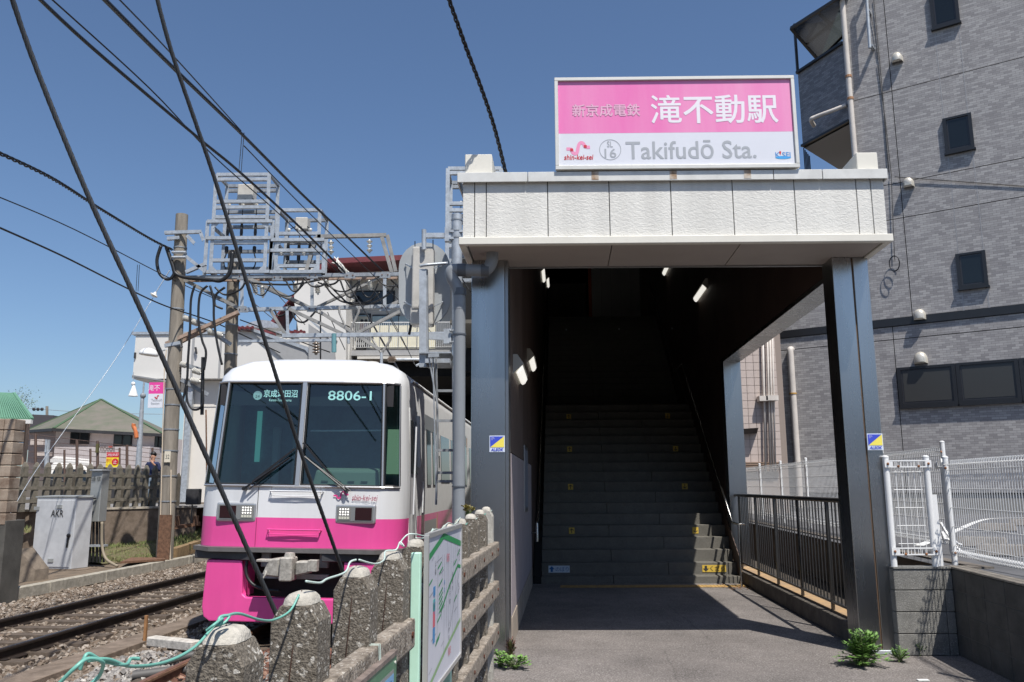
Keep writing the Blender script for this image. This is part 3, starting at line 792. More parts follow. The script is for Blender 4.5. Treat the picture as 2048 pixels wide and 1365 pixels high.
gb('frame', M_sfr, su0, su0+FW_*.85, sz0+FW_, sz1-FW_*.85, VS-.01, VS+.04, bevel=.004)
gb('frame', M_sfr, su1-FW_*.85, su1, sz0+FW_, sz1-FW_*.85, VS-.01, VS+.04, bevel=.004)
zm = hit(1350,264.5,p0s,nS).z
M_pink = mat('faded_pink_film', (0.80,0.17,0.44), .30, col2=(0.82,0.30,0.52), vscale=1.3, streak=True, coat=.3)
M_wf = mat('white_sign_film', (0.70,0.71,0.76), .30, var=.03, vscale=2, coat=.3)
gb('pink_face', M_pink, su0+.036, su1-.036, zm, sz1-.036, VS+.012, VS+.028)
gb('white_face', M_wf, su0+.036, su1-.036, sz0+.042, zm-.001, VS+.012, VS+.028)
def sgt(body, m, px0, py0, px1, py1, **k):
    a = hit(px0,py0,p0s,nS); b = hit(px1,py1,p0s,nS)
    c = S(((a-p0s).dot(XS)/2+(b-p0s).dot(XS)/2, VS+.0105, 0)); c.z = (a.z+b.z)/2
    return text(body, m, sg, 'lettering', c, XS, ZV, w=abs((b-a).dot(XS)), h=abs(a.z-b.z), **k)
M_wl = mat('white_lettering', (0.80,0.76,0.80), .35)
M_wl2 = mat('faded_lettering', (0.78,0.42,0.58), .4)
M_wl3 = mat('faded_lettering_edge', (0.62,0.36,0.46), .4)
sgt('滝不動駅', M_wl, 1301,190,1558,245, bold=.014)
sgt('新京成電鉄', M_wl3, 1144,208,1281,232, bold=.028)
sgt('新京成電鉄', M_wl2, 1144.5,208.5,1280.5,231.5, bold=.004, depth=.001)
sgt('Takifudō Sta.', M_greytext, 1251,281,1514,316, bold=.010)
sgt('shin-kei-sei', M_red, 1128,309,1187,319, bold=.02, slant=.15)
sgt('SL', M_greytext, 1214,282,1226,294, bold=.01); sgt('16', M_greytext, 1209,297,1233,315, bold=.01)
cc = hit(1220.5,299,p0s,nS); cc = S(((cc-p0s).dot(XS),VS+.0105,cc.z))
def ring(c, r, w, m, parent, name='ring', n=40, right=None, up=None, depth=0):
    right = right or XS; up = up or ZV; nn = right.cross(up); mb = MB()
    for k in range(n):
        a = 2*math.pi*k/n; b = 2*math.pi*(k+1)/n
        f = lambda q, rr: c + nn*depth + right*math.cos(q)*rr + up*math.sin(q)*rr
        mb.face([f(a,r-w), f(a,r), f(b,r), f(b,r-w)])
    return mb.build(name, m, parent)
ring(cc, .109, .007, M_greytext, sg)
# wave emblem
def ribbon(pts, w, m, parent, name, n, depth=0):
    mb = MB(); P_ = catmull(pts, 6)
    for i in range(len(P_)-1):
        d = (P_[i+1]-P_[i]).normalized(); s = n.cross(d)*w/2
        e = (P_[min(i+2,len(P_)-1)]-P_[i+1]); e = e.normalized() if e.length > 1e-6 else d; s2 = n.cross(e)*w/2
        mb.face([P_[i]-s+n*depth, P_[i]+s+n*depth, P_[i+1]+s2+n*depth, P_[i+1]-s2+n*depth])
    return mb.build(name, m, parent)
def emblem(f, w, m, parent, n):
    return ribbon([f(0,.38),f(.12,.38),f(.21,.34),f(.26,.1),f(.35,-.06),f(.45,.08),f(.49,.45),f(.54,.82),f(.63,.96),f(.73,.84),f(.78,.62),f(.88,.55),f(1,.55)], w, m, parent, 'wave_emblem', n)
f = lambda a, b: S((( hit(1133+47*a,306-22*b,p0s,nS)-p0s).dot(XS), VS+.0105, hit(1133+47*a,306-22*b,p0s,nS).z))
emblem(f, .034, mat('emblem_pink',(0.82,0.30,0.48),.4), sg, nS)
for a, b in ((.22,.30),(.80,.62)): poly(M_red, sg, 'emblem_dot', f(a,b), [(-.014,-.014),(.014,-.014),(.014,.014),(-.014,.014)], depth=.001)
M_kb = mat('logo_blue',(0.08,0.28,0.62),.4)
sgt('K SEI', M_kb, 1551,304,1582,314, bold=.01)
cc = hit(1567,314.5,p0s,nS); ce = S(((cc-p0s).dot(XS),VS+.0105,cc.z))
poly(mat('logo_cyan',(0.05,0.35,0.72),.4), sg, 'logo_oval', ce, [(.077*math.cos(2*math.pi*k/20),.016*math.sin(2*math.pi*k/20)) for k in range(20)], depth=0, th=.0005)
cc = hit(1561,306,p0s,nS); ce = S(((cc-p0s).dot(XS),VS+.0105,cc.z))
poly(M_red, sg, 'logo_drop', ce, [(0,-.022),(.012,.012),(0,.026),(-.012,.012)], depth=.0, th=.0005)
for u in (su0+.15, (su0+su1)/2, su1-.15):
    gb('foot', M_galv2, u-.03, u+.03, ZT+.002, sz0+.02, VS+.08, VS+.30)
    MB(S).tube([S((u,VS+.1,sz0+.01)), S((u,VS+.1,sz0-.02))], .012, 8).build('bolt', M_galv, sg)
# ================================================================== CONCRETE FENCE IN FRONT
FA = math.atan(0.0875)
fd = Vector((math.sin(FA), math.cos(FA), 0)); fx = Vector((math.cos(FA), -math.sin(FA), 0))
def fpos(y): return Vector((-0.87 + 0.0875*y, y, 0))
def ftop(y): return 1.272 + 0.029*(y-2.07)
cf = thing('concrete_fence', fpos(4.5), 'old concrete post and rail fence running from the foreground to the steel column', 'fence')
M_bolt = mat('rust_bolt', (0.10,0.03,0.015), .9, var=.4)
def post_mesh(h, w, seed):
    r = random.Random(seed); mb = MB()
    # section w x w, chamfered shoulders, rounded mortar cap handled apart
    lv = [(-.5,w/2,0),(h*.5,w/2,.002),(h-.082,w/2,.0),(h-.034,w*.31,0)]
    rings = []
    for z, a, j in lv:
        rings.append([(-a,-w/2*.93,z),(a,-w/2*.93,z),(a,w/2*.93,z),(-a,w/2*.93,z)])
    ids = [[mb.pt(Vector((0,0,0)) + fx*x + fd*y + V(0,0,z)) for x,y,z in rg] for rg in rings]
    for i in range(len(ids)-1):
        for k in range(4): mb.f.append([ids[i][k], ids[i][(k+1)%4], ids[i+1][(k+1)%4], ids[i+1][k]])
    mb.f.append(ids[0][::-1]); mb.f.append(ids[-1])
    cap = MB(); cl = [(h-.0345,.32,.93),(h-.018,.29,.86),(h-.006,.22,.66),(h,.10,.3)]
    n = 12; cid = []
    for z, a, b in cl:
        rg = []
        for k in range(n):
            t = 2*math.pi*k/n; cx = math.copysign(abs(math.cos(t))**.55, math.cos(t)); cy = math.copysign(abs(math.sin(t))**.55, math.sin(t))
            rg.append(cap.pt(fx*(cx*a*w*1.03) + fd*(cy*b*w/2*1.03) + V(0,0,z)))
        cid.append(rg)
    for i in range(len(cid)-1):
        for k in range(n): cap.f.append([cid[i][k], cid[i][(k+1)%n], cid[i+1][(k+1)%n], cid[i+1][k]])
    cap.f.append(cid[0][::-1]); cap.f.append(cid[-1])
    return mb, cap
def shift(mb, d):
    mb.v = [p + d for p in mb.v]; return mb
PY = [1.5, 2.07, 2.60, 3.20, 3.75, 4.29, 4.79, 5.29, 5.80, 6.32, 6.85, 7.30]
TOPS = []
for i, y in enumerate(PY):
    w = .142 if y < 4 else .125
    m, c = post_mesh(ftop(y), w*rnd.uniform(.97,1.04), i)
    q = fpos(y); TOPS.append(q + V(0,0,ftop(y)))
    last = i == len(PY)-1
    pst = shift(m, q).build('post', M_conc_old if not last else mat('pale_post',(0.42,0.40,0.35),.9,var=.25,vscale=10,bump=.6,bscale=80), cf, bevel=.004)
    shift(c, q).build('mortar_cap', M_conc_cap, pst, smooth=True, auto=50)
M_bolthole = M_bolt
def rail(y0, y1, zt, hh=.125, dth=.07, off=.032):
    a = fpos(y0)+fx*(off+dth/2)+V(0,0,zt-hh/2+.0); b = fpos(y1)+fx*(off+dth/2)+V(0,0,zt-hh/2)
    o = MB().bar(a, b, dth, hh).build('rail', M_conc_rail, cf, bevel=.012, bseg=2)
    for y in PY:
        if y0 < y < y1:
            q = fpos(y)+fx*(off+dth)+V(0,0,zt-hh*.5)
            MB().tube([q-fx*.005, q+fx*.007], .014, 8).build('bolt', M_bolt, o)
    return o
for zt in (.435,.79,1.12):
    rail(3.90, 7.42, zt)
for zt in (.33,.68,1.025):
    rail(.9, 3.82, zt)
# green tie wire laid over the post tops
M_wire = mat('green_wire', (0.16,0.42,0.34), .4); M_wirew = mat('pale_wire', (0.55,0.66,0.60), .35); M_thinwire = mat('rust_wire', (0.06,0.03,0.02), .6)
def pxs(lst): return [P(x,y,Y) for x,y,Y in lst]
T = TOPS
w1 = pxs([(118,1368,1.42),(150,1336,1.42),(176,1318,1.44),(205,1325,1.47),(200,1350,1.5),(182,1368,1.5)])
tw = thing('tie_wire', T[1], 'pale green plastic coated wire looped over the fence post tops', 'wire', None)
MB().tube(catmull(w1,8), .0034, 6).build('wire_loop', M_wire, tw, smooth=True)
w2 = pxs([(160,1340,1.46),(168,1318,1.46),(178,1308,1.47),(205,1322,1.5),(250,1330,1.55),(262,1318,1.6),(278,1318,1.62)]); 
MB().tube(catmull(w2,8), .0033, 6).build('wire_loop', M_wire, tw, smooth=True)
w3 = pxs([(176,1322,1.46),(215,1319,1.5),(262,1333,1.58),(330,1325,1.75),(385,1298,1.9),(420,1262,2.0),(440,1238,2.03),(456,1231,2.05),(480,1228,2.12),(520,1240,2.25),(548,1240,2.4),(580,1222,2.5),(598,1190,2.54)])
MB().tube(catmull(w3,8), .0035, 6).build('wire_strand', M_wire, tw, smooth=True)
w3b = pxs([(413,1262,1.97),(428,1250,1.97),(445,1238,2.0),(436,1252,1.99),(440,1235,2.0),(458,1232,2.02),(452,1243,2.01),(438,1252,2.0)])
MB().tube(catmull(w3b,8), .0036, 6).build('wire_knot', M_wire, tw, smooth=True)
w4 = pxs([(612,1163,2.55),(640,1166,2.65),(655,1158,2.75),(690,1145,3.0),(700,1125,3.1),(712,1120,3.15)])
MB().tube(catmull(w4,8), .0038, 6).build('wire_strand', M_wirew, tw, smooth=True)
w5 = pxs([(718,1120,3.15),(750,1128,3.3),(768,1120,3.5),(771,1103,3.65),(792,1100,3.7),(800,1085,3.72),(808,1093,3.72),(801,1086,3.74),(815,1070,3.76),(832,1069,3.8),(845,1072,4.0),(858,1070,4.1),(866,1058,4.2)])
MB().tube(catmull(w5,8), .0036, 6).build('wire_strand', M_wirew, tw, smooth=True)
w6 = [T[5]+V(0,0,.005), T[5]*.5+T[6]*.5+V(0,0,-.015), T[6]+V(0,0,.006), T[6]*.5+T[7]*.5+V(0,0,-.01), T[7]+V(0,0,.008), T[7]*.5+T[8]*.5+V(0,0,-.02), T[8]+V(0,0,.008)]
MB().tube(catmull(w6,6), .0034, 6).build('wire_strand', M_wirew, tw, smooth=True)
for k in (8,9,10,11):
    c = T[k]
    MB().tube([c + fx*(.05*math.cos(a))+V(0,0,-.03-.03*math.sin(a*.5)) + fd*(.05*math.sin(a)) for a in [2*math.pi*j/14 for j in range(15)]], .0028, 5).build('wire_knot', M_wirew if k % 2 else M_wire, tw, smooth=True)
for k in (1,2,3,4,5):
    c = T[k]; 
    MB().tube(catmull([c+V(0,0,.002)-fd*.01, c-fd*.055+fx*.005+V(0,0,-.05), c-fd*.069-fx*.008+V(0,0,-.25), c-fd*.069-fx*.035+V(0,0,-.6)],6), .0022, 5).build('hanging_wire', M_thinwire, tw, smooth=True)

# ---- map board on the fence
bx = fpos(4.45)+fx*.118
mbd = thing('map_board', V(bx.x,bx.y,.62), 'white area map board with green roads fixed to the concrete fence on mint green posts', 'notice board')
br = fd*-1.0     # viewer looks toward -fx : right of the board = +fd ; 
BR = fd; BU = V(0,0,1); BN = BR.cross(BU)     # = fx-ish, towards the pavement
bc = V(bx.x,bx.y,1.01); BW, BH = 1.04, .725
a = bc - BR*BW/2 - BU*BH/2
MB().prism([a, a+BR*BW, a+BR*BW+BU*BH, a+BU*BH], BN*.012).build('sheet', mat('map_sheet',(0.62,0.63,0.70),.30,var=.05,vscale=3), mbd)
for p_, q_ in ((a,a+BR*BW),(a+BR*BW,a+BR*BW+BU*BH),(a+BU*BH,a+BR*BW+BU*BH),(a,a+BU*BH)):
    MB().bar(p_+BN*.008, q_+BN*.008, .022, .022, up=BN).build('frame', mat('alu_frame',(0.55,0.54,0.52),.35,metal=.5), mbd)
for off, zt in ((-.545,1.30),(.36,1.25)):
    q = bc + BR*off - BN*.035
    MB().prism([V(q.x,q.y,-.0)+BR*-.02+BN*-.022, V(q.x,q.y,0)+BR*.02+BN*-.022, V(q.x,q.y,0)+BR*.02+BN*.022, V(q.x,q.y,0)+BR*-.02+BN*.022], V(0,0,zt)).build('post', M_mint, mbd, bevel=.004)
M_mapg = mat('map_green',(0.03,0.26,0.09),.5); M_mapl = mat('map_line',(0.10,0.11,0.12),.6); M_mapb = mat('map_blue',(0.06,0.24,0.50),.5); M_mapf = mat('map_faded_green',(0.26,0.42,0.20),.5); M_mapr=mat('map_red',(0.6,0.12,0.16),.5)
def mp(u, v, d=.0135): return bc + BR*((u-.5)*BW) + BU*((v-.5)*BH) + BN*d
def mline(m, pts, w, d=.0135, name='map_road'):
    mb = MB()
    for i in range(len(pts)-1):
        A = mp(*pts[i], d); B = mp(*pts[i+1], d); t = (B-A).normalized(); s = BN.cross(t)*w/2
        mb.face([A-s-t*w*.2, B-s+t*w*.2, B+s+t*w*.2, A+s-t*w*.2])
    return mb.build(name, m, mbd)
mline(M_mapg, [(.03,.86),(.42,.965),(.98,.86)], .030)
mline(M_mapg, [(.36,.46),(.62,.60),(.88,.70),(.98,.68)], .018)
mline(M_mapf, [(.03,.05),(.5,.17),(.98,.27)], .022)
for u,v in ((.30,.78),(.34,.74),(.33,.66),(.34,.60),(.34,.57),(.34,.54),(.34,.51),(.34,.48),(.30,.43),(.28,.31),(.26,.29),(.06,.70),(.78,.74),(.90,.80),(.80,.47)):
    mline(M_mapg, [(u-.04,v-.02),(u+.06,v+.012)], .009, .0137)
r2 = random.Random(5)
for u in (.26,.38,.45,.52,.58,.66,.72,.80,.88): mline(M_mapl, [(u,.12+.3*r2.random()),(u+.02*(r2.random()-.5),.93-.1*r2.random())], .0028, .0136, 'map_street')
for k in range(16):
    u = .05+.9*r2.random(); v = .1+.75*r2.random(); mline(M_mapl, [(u,v),(min(.97,u+.05+.12*r2.random()),v+.02)], .0022, .0136, 'map_street')
mline(M_mapl, [(.62,.28),(.95,.66)], .004, .0137, 'map_street')
text('駅前', M_mapr, mbd, 'map_text', mp(.55,.80,.015), BR, BU, w=.09, h=.045)
text('駅', M_mapr, mbd, 'map_text', mp(.62,.13,.015), BR, BU, w=.09, h=.04)
for body, u, v, m in (('滝不動',.62,.58,M_mapl),('三山',.93,.80,M_mapl),('船橋市',.70,.66,M_mapl),('公園',.20,.80,M_mapl),('小学校',.60,.33,M_mapl),('金杉',.92,.55,M_mapl),('神社',.45,.64,M_mapb),('駅前通',.18,.60,M_mapb)):
    for q_, ch in enumerate(body): text(ch, m, mbd, 'map_text', mp(u,v-.05*q_,.0142), BR, BU, w=.030, h=.028)
for k, hh in enumerate((.06,.08,.16,.10)):
    v = .60 - .10*k
    A = mp(.15,v,.0133); MB().prism([A, A+BR*.05, A+BR*.05+BU*(hh*.7), A+BU*(hh*.7)], BN*.0008).build('map_block', (M_mapb, mat('map_teal',(0.1,0.4,0.4),.5), M_mapr, M_mapb)[k], mbd)
# wire tie on board
# ---- low green notice in the corner
c = fpos(2.83)+fx*.112; nb = thing('notice_plate', V(c.x,c.y,.55), 'low green bordered notice plate tied to the near end of the concrete fence', 'notice board')
c = V(c.x,c.y,.755); w_, h_ = 1.06, .42; a = c - BR*w_/2 - BU*h_/2
MB().prism([a, a+BR*w_, a+BR*w_+BU*h_, a+BU*h_], BN*.012).build('plate', mat('plate_green',(0.07,0.20,0.11),.35,var=.1), nb, bevel=.002)
MB().bar(a+BU*(h_+.004)-BN*.004, a+BR*w_+BU*(h_+.004)-BN*.004, .04, .016, up=(0,0,1)).build('top_edge', mat('plate_edge',(0.20,0.16,0.14),.6,var=.3,vscale=20), nb)
a2 = a + BR*.05 + BU*.04 + BN*.0122
MB().prism([a2, a2+BR*(w_-.1), a2+BR*(w_-.1)+BU*.33, a2+BU*.33], BN*.0006).build('grey_panel', mat('plate_grey',(0.25,0.26,0.26),.35), nb)
MB().prism([a2+BU*.205+BN*.0008, a2+BR*(w_-.1)+BU*.205+BN*.0008, a2+BR*(w_-.1)+BU*.315+BN*.0008, a2+BU*.315+BN*.0008], BN*.0004).build('blue_band', mat('plate_blue',(0.16,0.38,0.62),.35), nb)
text('踏切内立入禁止 危険ですから線路内に', mat('plate_ink',(0.03,0.05,0.2),.5), nb, 'lettering', a2+BR*(w_-.1)/2+BU*.285+BN*.0013, BR, BU, w=.9, h=.035)
text('入らないでください', MATS['plate_ink'], nb, 'lettering', a2+BR*(w_-.1)*.62+BU*.235+BN*.0013, BR, BU, w=.5, h=.035)
for k in (0,1): MB().tube([a+BR*(w_-.03-k*.8)+BU*(h_-.03)+BN*.012, a+BR*(w_-.03-k*.8)+BU*(h_-.03)+BN*.016], .006, 8).build('screw', M_porc, nb)
for y in (2.55,3.15):
    q = fpos(y)+fx*.067
    for dz in (0,.02):
        MB().tube([q-fx*.05+V(0,0,.98), q-fx*.04+V(0,0,1.03)+fd*dz, q+fx*.037+V(0,0,1.03)+fd*dz, q+fx*.042+V(0,0,.93)+fd*dz], .002, 5).build('tie', M_wirew if y>3 else M_thinwire, nb)

# ================================================================== DRAIN PIPE + STEEL POLE + ROUND-ENDED PLATE
M_pvc = mat('grey_pvc', (0.235,0.25,0.265), .42, var=.08, vscale=3)
M_pvcb = mat('pvc_collar', (0.10,0.11,0.125), .4)
YP = 8.05
dp = thing('drain_pipe', P(917,1040,YP), 'grey plastic drain pipe elbowing from the canopy soffit down beside the steel column', 'pipe')
aa = P(983,508,YP); aa2 = P(983,532,YP); b1 = P(970,541,YP); b2 = P(915,541,YP); b3 = P(905,548,YP-.02); b4 = P(916,575,YP-.0); 
MB().tube(catmull([P(984,500,YP), P(984,522,YP), P(972,540,YP), P(950,541,YP), P(915,540,YP), P(903,543,YP), P(904,556,YP), P(913,572,YP), P(918,590,YP), P(919,620,YP)],5), .062, 18).build('elbow', M_pvc, dp, smooth=True, auto=60)
MB().tube([P(919,610,YP), P(917,1120,YP), P(917,1250,YP)], .060, 18).build('downpipe', M_pvc, dp, smooth=True, auto=60)
for a, b in (((932,540.5),(915,540.5)),((978,541),(962,541)),):
    MB().tube([P(a[0],a[1],YP), P(b[0],b[1],YP)], .066, 18).build('collar', M_pvcb, dp, smooth=True, auto=40)
for a, b in (((919,578),(919.2,592)),((918.7,668),(918.7,671)),((917.4,972),(917.4,975))):
    MB().tube([P(a[0],a[1],YP), P(b[0],b[1],YP)], .067, 18).build('collar', M_pvcb, dp, smooth=True, auto=40)
# steel pole behind it, strapped brackets
YQ = 11.6
sp = thing('steel_pole', PZ(917,1240,-.45)*0+P(916,1150,YQ), 'galvanised steel pole with strap bands rising behind the grey drain pipe', 'pole')
MB().tube([P(913.5,430,YQ), P(914,600,YQ), P(916,900,YQ), V(P(916,900,YQ).x,YQ,-.45)], .078, 16).build('shaft', M_galv, sp, smooth=True, auto=60)
for yy in (441,463,477,671): MB().tube([P(913.6,yy-1.5,YQ), P(913.6,yy+1.5,YQ)], .084, 16).build('band', M_galv2, sp, smooth=True, auto=40)
for yy in (463,477): 
    MB().bar(P(899,yy,YQ-.05), P(930,yy,YQ-.05), .04, .035).build('clamp', M_galv, sp)
MB().bar(P(849,472,YQ), P(905,472,YQ), .07, .07).build('arm', M_galv, sp); MB().box(tuple(P(890,457,YQ)-V(0,.05,0)), tuple(P(902,484,YQ)+V(0,.05,0))).build('arm_plate', M_galv, sp)
MB().bar(P(844,671,YQ), P(902,675,YQ), .09, .10).build('arm', M_galv, sp); MB().box(tuple(P(888,659,YQ)-V(0,.05,0)), tuple(P(903,688,YQ)+V(0,.05,0))).build('arm_plate', M_galv, sp)
for x_, y_ in ((893,662),(898,662),(893,685),(898,685)): MB().ball(P(x_+8,y_,YQ-.08), .02, 8).build('bolt', M_galv2, sp)
MB().tube([P(848,460,YQ-.02), P(848,500,YQ-.02)], .035, 10).build('hanger', M_galv, sp)
MB().bar(P(846,540,YQ-.25), P(846,735,YQ-.25), .10, .07, up=(0,1,0)).build('channel_post', M_galv, sp)
MB().bar(P(853.5,540,YQ-.20), P(855.5,735,YQ-.20), .03, .10, up=(0,1,0)).build('channel_post', M_galv2, sp)
MB().tube(catmull([P(840,533,YQ-.28), P(856,530,YQ-.3), P(895,527,YQ-.2)],6), .022, 6).build('bracket_strap', M_galv, sp, smooth=True)
MB().box(tuple(P(838,707,YQ-.35)), tuple(P(908,716,YQ+.2))).build('platform', M_galv, sp)
MB().box(tuple(P(850,726,YQ-.35)), tuple(P(905,729,YQ+.2))).build('platform_edge', M_galv, sp)
mh = MB()
for k in range(9): mh.bar(P(860+k*5,717,YQ-.3), P(863+k*5,726,YQ-.3), .008, .008)
tag(mh.build('platform_mesh', M_galv2, sp), kind='stuff')
# ladder rungs by the pole
MB().tube([P(872,715,YQ-.4), P(876,875,YQ-.4), P(872,1010,YQ-.4)], .016, 6).build('ladder_rail', M_galv2, sp)
for yy in (782,842,901,946,963): MB().bar(P(872,yy,YQ-.4), P(905,yy,YQ-.35), .03,.035).build('ladder_rung', M_galv2, sp)
for a in (((857,712),(876,818)),((866,715),(873,1000))): MB().tube([P(*a[0],YQ-.45), P(*a[1],YQ-.45)], .011, 6).build('stay_rod', M_galv, sp)
MB().bar(P(857,712,YQ-.5), P(878,711,YQ-.5), .05,.05).build('stay_arm', M_galv, sp)
# stadium-shaped plate (back of a signal board)
YB_ = 11.9
ov = thing('signal_board', P(850,655,YB_), 'grey round-ended signal background board seen from behind beside the drain pipe', 'signal board')
def stadium(cx, cy, w, h, n=12):
    pts = []; r = w/2
    for k in range(n+1): a = math.pi*k/n; pts.append((cx + r*math.cos(a), cy - (h/2-r) - r*math.sin(a)))
    for k in range(n+1): a = math.pi + math.pi*k/n; pts.append((cx + r*math.cos(a), cy + (h/2-r) - r*math.sin(a)))
    return pts
MB().prism([P(x,y,YB_) for x,y in stadium(849,568,103,166)], (0,.035,0)).build('board', mat('board_grey',(0.36,0.38,0.39),.5,var=.12,vscale=2), ov)
M_box = mat('housing_beige', (0.50,0.48,0.44), .55, var=.12, vscale=5, bump=.1)
MB().box(tuple(P(829,503,YB_-.002)), tuple(P(866,617,YB_-.26))).build('housing', M_box, ov, bevel=.03, bseg=3)
MB().box(tuple(P(824,620,YB_-.002)), tuple(P(866,650,YB_-.24))).build('lower_housing', M_box, ov, bevel=.04, bseg=3)
MB().tube([P(866,480,YB_-.2), P(866,640,YB_-.2)], .008, 6).build('rod', M_black, ov)
MB().tube([P(830,483,YB_-.1), P(829,600,YB_-.1)], .008, 6).build('rod', M_black, ov)
for x0, x1, y_ in ((812,827,529),(810,827,605),(885,868,529),(885,868,605)):
    MB().bar(P(x0,y_,YB_-.03), P(x1,y_+(8 if x0<840 else 8),YB_-.2), .012,.02).build('stay', M_galv, ov)
    MB().ball(P(x0,y_,YB_-.03), .018, 8).build('nut', M_galv2, ov)
text('◇', M_galv2, ov, 'maker_mark', P(846,512,YB_-.2645), (1,0,0), (0,0,1), w=.07, h=.035)
MB().tube(catmull([P(822,640,YB_-.2), P(821,655,YB_-.2), P(818,670,YB_-.2)],4), .02, 8).build('cable_gland', M_black, ov)

# ================================================================== THE TRAIN
TA = R(3.0); CANT = R(1.1)
td = Vector((math.sin(TA), math.cos(TA), 0)); tx0 = Vector((math.cos(TA), -math.sin(TA), 0))
tx = tx0*math.cos(CANT) + V(0,0,-1)*math.sin(CANT); tz = V(0,0,1)*math.cos(CANT) + tx0*math.sin(CANT)
TO = V(-2.88, 11.0, -.30)
def TT(p): return TO + tx*p[0] + td*p[1] + tz*p[2]
tr = thing('train', TO, 'pink and white commuter train standing at the station, front towards the camera', 'train')
M_tw = mat('train_white', (0.74,0.75,0.76), .30, coat=.4, var=.08, vscale=2.5, streak=True)
M_tp = mat('train_pink', (0.80,0.085,0.33), .32, coat=.4, var=.07, vscale=2.5, streak=True)
M_tfr = mat('window_frame_metal', (0.58,0.57,0.56), .3, metal=.7)
M_tg = mat_glass('train_glass', (0.42,0.60,0.60), .30)
M_gask = mat('window_gasket', (0.012,0.013,0.015), .5)
M_under = mat('underframe', (0.035,0.034,0.036), .6, var=.3)
planL = [(-1,1.0),(-1,.42),(-.985,.30),(-.955,.20),(-.90,.115),(-.825,.06),(-.795,.045),(-.4,.012),(-.036,0)]
plan = planL + [(-a, b) for a, b in planL[::-1]]
rows = [(1.12,1.39,0),(1.50,1.392,0),(1.93,1.39,.0),(3.285,1.325,.10),(3.41,1.30,.13),(3.525,1.23,.22),(3.63,1.06,.38),(3.70,.72,.62),(3.735,.4,1.0)]
def NP(i, j, din=0.0):
    z, hw, yo = rows[j]; f, y = plan[i]
    yy = 1.0 if (i in (0, len(plan)-1) or j == len(rows)-1) else y + yo*(1 if abs(f) < .99 else .8)
    return Vector((f*hw, min(yy, 1.0)+din, z))
def interp(i, z, din=0.0):
    for j in range(len(rows)-1):
        if rows[j][0] <= z <= rows[j+1][0]:
            t = (z-rows[j][0])/(rows[j+1][0]-rows[j][0]); return NP(i,j,din).lerp(NP(i,j+1,din), t)
n = len(plan)
for nm, m, j0, j1 in (('lower_front', M_tp, 0, 1), ('upper_front', M_tw, 1, len(rows)-1)):
    mb = MB(TT); ids = {}
    for j in range(j0, j1+1):
        for i in range(n): ids[i, j] = mb.pt(NP(i, j))
    for j in range(j0, j1):
        for i in range(n-1):
            if j == 2 and (3 <= i <= 4 or 6 <= i <= 7 or 9 <= i <= 10 or 12 <= i <= 13): continue
            mb.f.append([ids[i,j], ids[i+1,j], ids[i+1,j+1], ids[i,j+1]])
    mb.build(nm, m, tr, smooth=True, auto=50)
# sides and roof
prof = [(1.39,1.12),(1.392,1.50),(1.39,1.93),(1.325,3.285),(1.30,3.41),(1.23,3.525),(1.06,3.63),(.72,3.70),(.4,3.735)]
LEN = 19.5
def side_skin(nm, m, pr, closed_top=False):
    mb = MB(TT); pts = [(-a, b) for a, b in pr] + [(a, b) for a, b in pr[::-1]] if closed_top else None
    pp = [(-a,b) for a,b in pr[::-1]][::-1]
    full = ([(-a,b) for a,b in pr] + [(a,b) for a,b in pr[::-1]]) if closed_top else None
    def strip(q):
        A = [mb.pt((x,1.0,z)) for x,z in q]; B = [mb.pt((x,LEN,z)) for x,z in q]
        for k in range(len(q)-1): mb.f.append([A[k],B[k],B[k+1],A[k+1]])
    if closed_top: strip(full)
    else: strip([(a,b) for a,b in pr]); strip([(-a,b) for a,b in pr])
    return mb.build(nm, m, tr, smooth=True, auto=40)
side_skin('side_lower', M_tp, prof[:2]); side_skin('side_upper', mat('train_side_white',(0.78,0.78,0.77),.45,var=.05), prof[1:], True)
# rain gutter
MB(TT).tube([(1.30,1.0,3.44),(1.30,LEN,3.44)], .02, 6).build('rain_gutter', M_tw, tr)
# glass, frames, gasket
for a, b, nm in ((3,5,'corner_window'),(6,8,'windscreen'),(9,11,'windscreen'),(12,14,'corner_window')):
    g = MB(TT)
    for i in range(a, b):
        g.face([NP(i,2,.022), NP(i+1,2,.022), NP(i+1,3,.022), NP(i,3,.022)])
    w = g.build(nm, M_tg, tr, smooth=True)
    loop = [NP(i,2,-.004) for i in range(a,b+1)] + [NP(i,3,-.004) for i in range(b,a-1,-1)]
    MB(TT).tube(loop+[loop[0]], .013, 6).build('gasket', M_gask, w)
    loop2 = [p + Vector((0,.0,0)) for p in loop]
bt = [NP(i,2,-.010)+Vector((0,0,-.022)) for i in range(3,15)]; tp_ = [NP(i,3,-.010)+Vector((0,0,.022)) for i in range(3,15)]
MB(TT).tube(bt, .017, 6).build('window_frame', M_tfr, tr); MB(TT).tube(tp_, .017, 6).build('window_frame', M_tfr, tr)
for i0, i1 in ((5,6),(8,9),(11,12),(3,3),(14,14)):
    lo = (NP(i0,2)+NP(i1,2))/2; hi_ = (NP(i0,3)+NP(i1,3))/2
    ww = max(.022, (NP(i1,2)-NP(i0,2)).length)*.62
    MB(TT).bar(lo+Vector((0,-.014,-.02)), hi_+Vector((0,-.014,.02)), ww, .02, up=(0,1,0)).build('window_post', M_tfr, tr, bevel=.004)
